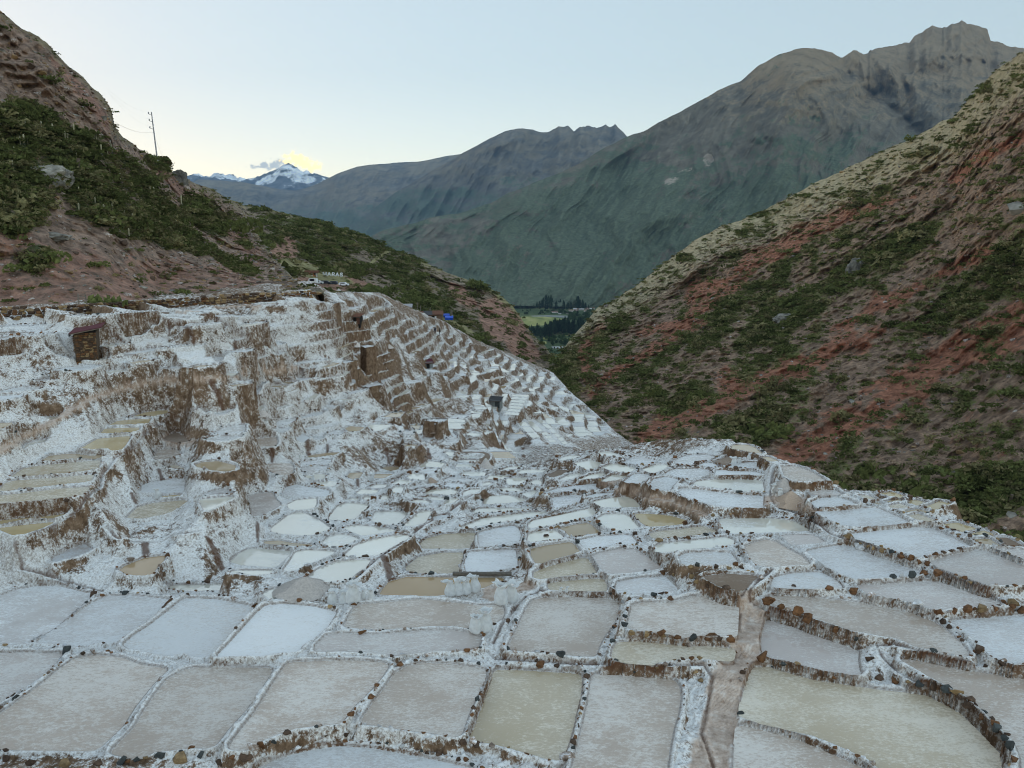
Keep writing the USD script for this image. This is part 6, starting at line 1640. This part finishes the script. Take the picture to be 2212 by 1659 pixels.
def scatter(name, label, sheet, weight, n, size, looks, seed, sink=0.1, category='scrub'):
    """Bushes standing on a slope where it is overgrown."""
    P, px, py, _, nb = sheet
    r = np.random.default_rng(seed)
    P0 = P[:-nb]
    cell = np.linalg.norm(np.cross(np.gradient(P0, axis=1), np.gradient(P0, axis=0)), axis=-1)
    w = (cell * weight * (px > -60) * (px < 2280)).ravel()
    k = r.choice(len(w), n, p=w / w.sum())
    pts = P0.reshape(-1, 3)[k] + r.normal(0, 0.5, (n, 3)) * (1, 1, 0)
    x = UsdGeom.PointInstancer.Define(stage, free_path('/World', name))
    tag(x, label, category, kind='stuff')
    x.CreatePrototypesRel()
    pr = []
    for j in range(6):
        o = obj('bush', leaf_clump(75, 0.20, (1, 1, 1), seed + j, [0.8, 0.6, 1.0, 0.7, 0.5, 0.9][j]), M[looks[j % len(looks)]], P_(x))
        pr.append(o.GetPath())
    x.GetPrototypesRel().SetTargets(pr)
    x.CreateProtoIndicesAttr(Vt.IntArray.FromNumpy(r.integers(6, size=n).astype(np.int32)))
    sz = size * r.lognormal(0, 0.6, n)
    x.CreatePositionsAttr(Vt.Vec3fArray.FromNumpy((pts - np.stack([0 * sz, 0 * sz, sz * sink], -1)).astype(np.float32)))
    x.CreateScalesAttr(Vt.Vec3fArray.FromNumpy(np.stack([sz * r.uniform(0.8, 1.4, n), sz * r.uniform(0.8, 1.4, n), sz * r.uniform(0.7, 1.1, n)], -1).astype(np.float32)))
    th = r.uniform(0, 2 * np.pi, n) / 2
    x.CreateOrientationsAttr(Vt.QuathArray([Gf.Quath(float(math.cos(t_)), 0.0, 0.0, float(math.sin(t_))) for t_ in th]))
scatter('right_hill_scrub', 'dark green scrub covering bands of the red hill on the right', right, np.clip(right_veg - 0.30, 0.05, 1) ** 1.1, 17000, 0.78, ['scrub', 'scrub', 'scrub_dry'], 201)
scatter('left_hill_scrub', 'dark scrub covering the middle of the left hill', left, np.clip(left_veg - 0.26, 0.015, 1) ** 1.1, 12000, 0.43, ['scrub', 'scrub', 'scrub_dry'], 211)
scatter('spur_scrub', 'dotted scrub on the brown spur behind the ponds', spur, np.clip(spur_veg - 0.2, 0.05, 1), 10000, 0.95, ['scrub', 'scrub_dry', 'scrub'], 221)
def rubble(name, label, sheet, weight, n, size, seed):
    P, px, py, _, nb = sheet
    r = np.random.default_rng(seed)
    P0 = P[:-nb]
    cell = np.linalg.norm(np.cross(np.gradient(P0, axis=1), np.gradient(P0, axis=0)), axis=-1)
    w = (cell * weight * (px > -60) * (px < 2280)).ravel()
    k = r.choice(len(w), n, p=w / w.sum())
    pts = P0.reshape(-1, 3)[k]
    x = UsdGeom.PointInstancer.Define(stage, free_path('/World', name))
    tag(x, label, 'stones', kind='stuff')
    x.CreatePrototypesRel().SetTargets([obj('rock', STONES[j], M[['half', 'ochre', 'palerock', 'brown'][j]], P_(x), smooth=30).GetPath() for j in range(4)])
    x.CreateProtoIndicesAttr(Vt.IntArray.FromNumpy(r.integers(4, size=n).astype(np.int32)))
    sz = size * r.lognormal(0, 0.55, n)
    x.CreatePositionsAttr(Vt.Vec3fArray.FromNumpy(pts.astype(np.float32)))
    x.CreateScalesAttr(Vt.Vec3fArray.FromNumpy(np.repeat(sz[:, None], 3, 1).astype(np.float32)))
    th = r.uniform(0, np.pi, n)
    x.CreateOrientationsAttr(Vt.QuathArray([Gf.Quath(float(math.cos(t_)), 0.0, 0.0, float(math.sin(t_))) for t_ in th]))
M['palerock'] = plain('pale_grey_rock', (0.22, 0.20, 0.17), var=0.6, scale=0.6, bump=1.0)
rubble('right_hill_rubble', 'loose stones lying on the bare earth of the right hill', right, np.clip(0.6 - right_veg, 0.02, 1), 3500, 0.35, 231)
rubble('left_hill_rubble', 'loose stones lying on the bare earth of the left hill', left, np.clip(0.6 - left_veg, 0.02, 1), 3000, 0.24, 232)
# dark bushes that stand out
def bush_thing(label, sheet, x, y, w, look, seed, group=None):
    q = on_hill(sheet, x, y)
    s_ = w / 2 / 2.16016 / FPX * math.hypot(q[1], q[2])
    v, f = leaf_clump(320, 0.11, (s_, s_, s_), seed, 0.8)
    t = thing('bush', label, 'bush', q - (0, 0, 0.2 * s_), 0, group)
    obj('leaves', (v, f), M[look], P_(t))
    part(t, 'stem', trimesh.creation.cylinder(0.06 * s_ + 0.03, segment=[(0, 0, -0.3 * s_), (0.1 * s_, 0, 0.6 * s_)], sections=6), 'bark')
for k, (x, y, w, lab) in enumerate([(1480, 854, 46, 'dark rounded bush above the red scars near the canyon floor'), (1835, 962, 40, 'wide dark bush low on the right hill behind the shelf rim'), (1802, 1010, 34, 'dark bush just above the shelf rim on the right'), (2010, 1020, 50, 'lone dark bush on grey ground at the lower right'),
        (2120, 1040, 90, 'big dark thicket at the lower right edge'), (2180, 1085, 90, 'darkest thicket at the far right above the yellow ponds'), (2190, 560, 70, 'dark bush high at the right edge of the hill'), (1480, 556, 34, 'isolated dark bush on the pale upper grass of the right hill'), (1870, 690, 60, 'dark shaggy bush in the middle of the right hill'), (1920, 700, 50, 'dark bush touching the shaggy one in mid hill'), (1545, 905, 40, 'small bush beside the red gully at the canyon')]):
    bush_thing(lab, right, x, y, w, 'scrub', 300 + k)
for k, (x, y, w, lab) in enumerate([(75, 560, 60, 'mossy green bush low on the bare earth of the left hill'), (255, 330, 40, 'dark bush under the cliff of the left hill'), (320, 345, 50, 'dark bush beside the foot of the utility pole'), (440, 535, 60, 'green bush low on the left hill above the stone wall'), (520, 570, 44, 'yellow-green bush near the end of the left hill'), (165, 365, 110, 'largest dark thicket in the middle of the left hill'), (60, 245, 80, 'dark thicket high at the left edge')]):
    bush_thing(lab, left, x, y, w, 'scrub', 330 + k)
# pale flower stalks of agaves on the left hill
M['stalk'] = plain('pale_agave_stalk', (0.34, 0.31, 0.20), scale=6)
M['agave'] = plain('grey_green_agave', (0.09, 0.12, 0.10), scale=6)
def agave_meshes(seed):
    r = np.random.default_rng(seed)
    n_ = 8
    a = np.arange(n_) * 2 * np.pi / n_
    prof = [(0.05, 0.0), (0.055, 0.5), (0.075, 0.7), (0.085, 0.85), (0.05, 0.96), (0.01, 1.0)]
    bend = r.uniform(-0.08, 0.08)
    v = np.concatenate([np.stack([rr * np.cos(a) + bend * z * z, rr * np.sin(a), np.full(n_, z)], -1) for rr, z in prof])
    i = np.arange(len(prof) - 1)[:, None] * n_; j = np.arange(n_)[None]
    f = np.concatenate([np.stack([i + j, i + (j + 1) % n_, i + n_ + (j + 1) % n_], -1).reshape(-1, 3), np.stack([i + j, i + n_ + (j + 1) % n_, i + n_ + j], -1).reshape(-1, 3)])
    lv, lf = [], []
    for k in range(13):
        th, el = k * 2.4, r.uniform(0.25, 1.0)
        d = np.array([math.cos(th) * math.cos(el), math.sin(th) * math.cos(el), math.sin(el)]); s_ = np.array([-math.sin(th), math.cos(th), 0]) * 0.045
        L_ = r.uniform(0.25, 0.4)
        b = len(lv)
        lv += [-s_, s_, d * L_ * 0.6 + s_ * 0.8, d * L_ * 0.6 - s_ * 0.8, d * L_ + (0, 0, -0.03)]
        lf += [[b, b + 1, b + 2], [b, b + 2, b + 3], [b + 3, b + 2, b + 4]]
    return (v, f), (np.array(lv), np.array(lf))
stalks = [(145, 640), (138, 680), (290, 710), (220, 740), (355, 750), (368, 755), (405, 715), (515, 750), (530, 755), (135, 770), (152, 775), (110, 770), (420, 850), (555, 825), (605, 820), (77, 835), (70, 905), (435, 1045), (513, 1025), (520, 1100), (432, 1140), (655, 975), (645, 1150), (570, 1150), (705, 1270), (800, 1265), (725, 1195), (615, 1145), (960, 1225), (990, 1100), (900, 1095), (5, 665), (225, 695), (590, 835), (650, 1165), (678, 1170), (820, 1050), (840, 1055)]
proto = None
stalk_label = {}
for side, rows in (('above the line of the big grey boulder', sorted([s_ for s_ in stalks if s_[1] < 930])), ('below the line of the big grey boulder', sorted([s_ for s_ in stalks if s_[1] >= 930]))):
    for k, s_ in enumerate(rows):
        stalk_label[s_] = f'pale agave flower stalk, {ORD[k]} from left {side}' if k < 20 else f'pale agave flower stalk, {ORD[len(rows) - 1 - k]} from right {side}'
for k, (x, y) in enumerate(stalks):
    q = on_hill(left, x / 1.382 / 1.82277, y / 1.382 / 1.82277 + 8)
    s_ = 1.25 * (q[1] / 150) * srng.uniform(1.1, 1.7)
    if proto is None:
        t = thing('agave', stalk_label[(x, y)], 'agave', q, 0, 'agave stalks on the left hill')
        t.AddScaleOp().Set(Gf.Vec3f(s_, s_, s_))
        (sv, sf), (lv, lf) = agave_meshes(1)
        part(t, 'stalk', (sv, sf), 'stalk', 50); part(t, 'leaf_rosette', (lv, lf), 'agave')
        proto = P_(t)
    else:
        c_ = copy_of(proto, 'agave', stalk_label[(x, y)], q, srng.uniform(0, 360), s_, 'agave stalks on the left hill')
# pale boulders in the slopes
for k, (sh, x, y, w, h, lab) in enumerate([(left, 95, 378, 85, 55, 'big pale grey boulder half buried in the scrub of the left hill'), (left, 388, 392, 30, 46, 'pale slanting rock slab below the utility pole'), (left, 110, 512, 66, 20, 'patch of loose pale stones low on the left hill'), (right, 1855, 585, 40, 50, 'pale rock outcrop in the middle of the right hill'), (right, 1700, 690, 50, 24, 'grey outcrop above the red gully on the right hill')]):
    q = on_hill(sh, x, y)
    s_ = w / 2.16016 / FPX * math.hypot(q[1], q[2]) / 2
    m = trimesh.creation.icosphere(4, 1.0)
    v = m.vertices * (1 + 0.9 * nz(m.vertices, 1.3, 4, 400 + k)[:, None] + 0.5 * (ridged(m.vertices, 2.2, 4, 410 + k) - 0.5)[:, None])
    v = v * (s_, s_ * 0.6, s_ * h / w) + q + (0, s_ * 0.35, -s_ * 0.15 * h / w)
    if 'palerock' not in M:
        M['palerock'] = plain('pale_grey_rock', (0.19, 0.175, 0.15), var=0.6, scale=0.6, bump=1.0)
    tag(obj('boulder', (v, m.faces), M['palerock'], smooth=35), lab, 'boulder')

# the valley: fields, river, trees, village
def valley_pt(x, y):          # from the reading crop of the gap: offset 1900,1050, scale 3.687
    u, v = (x / 3.687 + 1900) / 3.9375, (y / 3.687 + 1050) / 3.9375
    a, b = dir_of(u, v)
    yy = ZV / b
    return np.array([a * yy, yy, ZV])
M['field'] = mat('yellow_green_field', {'g': ('geometry', {}), 'mp': ('mapping', {'scale': (1, 0.3, 1), 'rotation': (0, 0, 0.3)}), 'n': ('noise_texture', {'scale': 0.03, 'detail': 5.0}), 'r': ('rgb_ramp', {'ramp': [(0.35, (0.16, 0.19, 0.06)), (0.55, (0.32, 0.32, 0.11)), (0.7, (0.40, 0.37, 0.16))]}), 'p': ('principled_bsdf', {'roughness': 0.9, 'specular_ior_level': 0.1})}, [('g.position', 'mp.vector'), ('mp.vector', 'n.vector'), ('n.fac', 'r.fac'), ('r.color', 'p.base_color')])
M['river'] = plain('pale_river', (0.30, 0.31, 0.30), var=0.2, scale=0.05, rough=0.2)
def flat_patch(name, label, pts, look, lift, kind=None, cat=None):
    v = np.array([valley_pt(*p) for p in pts]); v[:, 2] += lift
    g = Polygon(v[:, :2])
    vv2, ff = trimesh.creation.triangulate_polygon(g, engine='earcut')
    tag(obj(name, (np.column_stack([vv2, np.full(len(vv2), ZV + lift)]), ff), M[look]), label, cat, kind=kind)
flat_patch('field', 'wide yellow-green field on the valley floor', [(560, 725), (900, 728), (1230, 760), (1150, 800), (1000, 845), (780, 860), (560, 885)], 'field', 0.4, 'structure')
for pts in [[(880, 1025), (960, 1020), (950, 1065), (880, 1060)], [(1165, 988), (1290, 980), (1280, 1005), (1170, 1010)], [(1150, 1042), (1290, 1035), (1285, 1075), (1160, 1080)], [(870, 1088), (925, 1082), (930, 1120), (890, 1120)], [(1025, 1035), (1075, 1030), (1075, 1060), (1030, 1065)]]:
    flat_patch('field', 'small yellow field between the trees of the valley', pts, 'field', 0.5, 'structure')
flat_patch('river', 'pale river crossing the valley behind the field', [(700, 714), (960, 704), (1230, 712), (1300, 735), (1200, 742), (960, 728), (740, 728)], 'river', 0.3, 'structure')
flat_patch('river_branch', 'pale gravel stream at the mouth of the canyon', [(1000, 1162), (1270, 1158), (1260, 1186), (1010, 1190)], 'river', 0.6, 'structure')
def tree_protos(name, tall, look, seed):
    r = np.random.default_rng(seed)
    out = []
    n = 260
    h = r.uniform(0.16, 1.0, n) if tall else r.uniform(0.25, 1.0, n)
    prof = np.where(h < 0.35, 0.11 + (h - 0.16) * 0.25, 0.16 * (1.02 - h) / 0.65 + 0.02) if tall else 0.42 * np.sqrt(np.clip(1 - ((h - 0.58) / 0.44) ** 2, 0, 1))
    a = r.uniform(0, 2 * np.pi, n); rr = prof * r.uniform(0.3, 1.15, n)
    c = np.stack([rr * np.cos(a), rr * np.sin(a), h], -1)
    u_ = r.normal(size=(n, 3)); u_ /= np.linalg.norm(u_, axis=1, keepdims=True)
    w_ = np.cross(u_, r.normal(size=(n, 3))); w_ /= np.linalg.norm(w_, axis=1, keepdims=True)
    s_ = (0.045 if tall else 0.085) * r.uniform(0.6, 1.4, (n, 1))
    v = np.stack([c - u_ * s_, c + w_ * s_ * 0.7, c + u_ * s_, c - w_ * s_ * 0.7], 1).reshape(-1, 3)
    i = np.arange(n)[:, None] * 4
    f = np.concatenate([i + [0, 1, 2], i + [0, 2, 3]])
    return (v, f)
def tree(name, label, group, loc, h, rot, first, tall, look, seed):
    if first is None:
        t = thing(name, label, 'tree', loc, rot, group)
        t.AddScaleOp().Set(Gf.Vec3f(h, h, h))
        obj('crown', tree_protos(name, tall, look, seed), M[look], P_(t))
        part(t, 'trunk', trimesh.creation.cone(0.022, 0.8, sections=6), 'bark')
        return P_(t)
    copy_of(first, name, label, loc, rot, h, group)
    return first
tr = np.random.default_rng(55)
protos = [None, None, None, None]
def stand(n, xs, base, tops, tall, label, group, name, slot):
    for _ in range(n):
        x = tr.uniform(*xs)
        y = tr.uniform(*base)
        q = valley_pt(x, y)
        hp = np.interp(x, [t_[0] for t_ in tops], [t_[1] for t_ in tops]) * tr.uniform(0.62, 1.12)
        h = hp / 3.687 / 3.9375 / FPX * math.hypot(q[1], q[2])
        s_ = slot + tr.integers(2)
        protos[s_] = tree(name, label, group, q, h, tr.uniform(0, 360), protos[s_], tall, 'euc' if tall else 'treeleaf', 70 + s_)
stand(75, (640, 1000), (930, 1060), [(640, 80), (800, 130), (1000, 150)], True, 'tall dark eucalyptus in the nearer stand of the valley floor', 'eucalyptus trees of the nearer stand', 'eucalyptus_tree', 0)
stand(70, (1000, 1480), (930, 1000), [(1000, 190), (1250, 200), (1480, 170)], True, 'tall dark eucalyptus in the nearer stand of the valley floor', 'eucalyptus trees of the nearer stand', 'eucalyptus_tree', 0)
stand(60, (780, 1560), (560, 640), [(780, 90), (950, 170), (1250, 110), (1400, 165), (1560, 80)], True, 'tall blue-dark eucalyptus in the far stand below the big mountain', 'eucalyptus trees of the far stand', 'eucalyptus_tree', 0)
stand(34, (400, 800), (500, 640), [(400, 50), (600, 70), (800, 80)], True, 'tall blue-dark eucalyptus in the far stand below the big mountain', 'eucalyptus trees of the far stand', 'eucalyptus_tree', 0)
stand(60, (580, 1640), (640, 700), [(580, 34), (1640, 40)], False, 'round green tree along the far river bank', 'round trees along the river', 'valley_tree', 2)
stand(60, (1230, 1640), (690, 800), [(1230, 50), (1640, 70)], False, 'round green tree along the far river bank', 'round trees along the river', 'valley_tree', 2)
stand(60, (840, 1330), (1000, 1150), [(840, 50), (1330, 60)], False, 'round green tree between the small yellow fields', 'round trees between the small fields', 'valley_tree', 2)
stand(40, (900, 1240), (1190, 1300), [(840, 30), (1330, 40)], False, 'low green tree at the canyon mouth', 'low trees at the canyon mouth', 'valley_tree', 2)
vr = np.random.default_rng(66)
first = None
M['villagewall'] = plain('pale_house_wall', (0.52, 0.47, 0.44), var=0.2, scale=0.5)
for k, (x, y, w, h) in enumerate([(1055, 672, 90, 26), (1285, 655, 60, 30), (1340, 640, 50, 36), (1360, 655, 60, 30), (1395, 630, 50, 22), (1440, 632, 70, 22), (1505, 612, 40, 24), (1530, 650, 70, 40), (1580, 635, 60, 30), (1610, 620, 40, 26), (1500, 655, 50, 24), (1120, 690, 40, 14), (1240, 684, 50, 14)]):
    q = valley_pt(x, y)
    mp_ = math.hypot(q[1], q[2]) / FPX / 3.9375 / 3.687
    w, h = w * mp_, h * mp_
    labs = ['long pale house standing apart left of the village', 'leftmost house of the village cluster', 'tall pale house with a dark roof in the village', 'pale house in front of the tall village house', 'small house behind the middle of the village', 'long low house in the middle of the village', 'small house high at the back of the village', 'biggest pinkish house at the right of the village', 'pale house behind the biggest village house', 'rightmost house of the village', 'small house left of the biggest village house', 'small shed near the river left of the village', 'low shed at the field edge left of the village']
    t = thing('village_house', labs[k], 'house', q, vr.uniform(-12, 12), 'houses of the valley village')
    d_ = w * 0.6
    part(t, 'wall', box_mesh(-w / 2, w / 2, 0, d_, -1, h * 0.7), 'villagewall')
    part(t, 'roof', trimesh.convex.convex_hull(np.array([(sx * w * 0.53, yy_, zz_) for sx in (-1, 1) for yy_, zz_ in ((-0.06 * d_, h * 0.68), (d_ * 1.06, h * 0.68), (d_ / 2, h * 1.05))])), ['tileroof', 'adobe', 'concrete'][k % 3])
    for j in range(3):
        part(t, 'window', box_mesh(-w * 0.36 + j * w * 0.27, -w * 0.36 + j * w * 0.27 + w * 0.12, -0.1, 0, h * 0.25, h * 0.5), 'glassy')

# ------------------------------------------------------------------ the air between
hz = trimesh.creation.box([50200, 48200, 5200])
hz.apply_translation([0, -1000, 5200 / 2 - 302])
M['haze'] = usdkit.material(stage, '/World/Looks/thin_haze', {'v': ('principled_volume', {'color': HAZE_COLOR, 'density': HAZE, 'anisotropy': 0.0})}, [], volume='v.volume')
tag(obj('haze', hz, M['haze']), 'thin blue haze in the air of the valley', 'haze', kind='stuff')
# ------------------------------------------------------------------ the sky, with one small sunlit cloud at the snow peak
def cloud_dir(x, y):
    u, v = disp(x, y)
    a, b = dir_of(u, v)
    d = np.array([float(a), 1.0, float(b)])
    return d / np.linalg.norm(d)
def blob_nodes(tag_, x, y, rx, ry, seed_z):
    """Cover of a cloud puff about a direction: 1 inside, torn by noise at its edge."""
    c = cloud_dir(x, y)
    az = math.atan2(c[0], c[1]); k = 2.16016 * FPX
    n = {tag_ + 'm': ('mapping', {'mapping_type': 'point', 'location': tuple(-c)}), tag_ + 'r': ('mapping', {'rotation': (0, 0, az), 'scale': (k / rx, 1.0, k / ry)}),
         tag_ + 'l': ('separate_xyz', {}), tag_ + 'x2': math_node('multiply'), tag_ + 'z2': math_node('multiply'), tag_ + 'd': math_node('add'), tag_ + 'sq': math_node('sqrt'),
         tag_ + 'n': ('noise_texture', {'scale': 170.0, 'detail': 7.0, 'roughness': 0.68}), tag_ + 's': ('math', {'math_type': 'multiply_add', 'value2': -5.0, 'value3': 2.55}), tag_ + 'a': math_node('add'), tag_ + 'c': ('map_range', {'from_min': 1.05, 'from_max': 0.75, 'clamp': True})}
    l = [('tc.generated', tag_ + 'm.vector'), (tag_ + 'm.vector', tag_ + 'r.vector'), (tag_ + 'r.vector', tag_ + 'l.vector'), (tag_ + 'l.x', tag_ + 'x2.value1'), (tag_ + 'l.x', tag_ + 'x2.value2'), (tag_ + 'l.z', tag_ + 'z2.value1'), (tag_ + 'l.z', tag_ + 'z2.value2'),
         (tag_ + 'x2.value', tag_ + 'd.value1'), (tag_ + 'z2.value', tag_ + 'd.value2'), (tag_ + 'd.value', tag_ + 'sq.value1'), ('tc.generated', tag_ + 'n.vector'), (tag_ + 'n.fac', tag_ + 's.value1'), (tag_ + 's.value', tag_ + 'a.value1'), (tag_ + 'sq.value', tag_ + 'a.value2'), (tag_ + 'a.value', tag_ + 'c.value')]
    return n, l
nodes = {'tc': ('texture_coordinate', {}), 'st': ('sky_texture', {'sky_type': 'single_scattering', 'sun_disc': False, 'sun_elevation': SUN_EL, 'sun_rotation': SUN_AZ, 'altitude': 3000.0, 'air_density': 1.0, 'aerosol_density': 1.6, 'ozone_density': 1.0}),
    'ga': ('gamma', {'gamma': 0.42}), 'hs': ('hsv', {'saturation': 1.5}), 'bg': ('background_shader', {'strength': SKY_STRENGTH})}
nodes['wb'] = ('mix_color', {'blend_type': 'multiply', 'fac': 1.0, 'b': (1.12, 1.0, 0.915), 'use_clamp': False})
links = [('st.color', 'ga.color'), ('ga.color', 'hs.color'), ('hs.color', 'wb.a')]
last = 'wb.result'
for t_, x, y, rx, ry, lit in [('ga1', 588, 358, 24, 8, 0), ('gb1', 612, 352, 18, 8, 0), ('gc1', 562, 361, 20, 4, 0), ('go1', 640, 343, 20, 13, 1), ('go2', 660, 354, 22, 9, 1), ('go3', 678, 364, 14, 7, 1), ('go4', 622, 348, 13, 7, 1)]:
    n, l = blob_nodes(t_, x, y, rx, ry, 0)
    nodes.update(n); links += l
    nodes[t_ + 'mx'] = ('mix_color', {'use_clamp': False, 'b': CLOUD_GOLD if lit else CLOUD_GREY})
    links += [(t_ + 'c.result', t_ + 'mx.fac'), (last, t_ + 'mx.a')]
    last = t_ + 'mx.result'
links.append((last, 'bg.color'))
usdkit.material(stage, '/World/Looks/sky_air', nodes, links, surface='bg.background')
UsdShade.MaterialBindingAPI.Apply(sky.GetPrim()).Bind(UsdShade.Material.Get(stage, '/World/Looks/sky_air'))
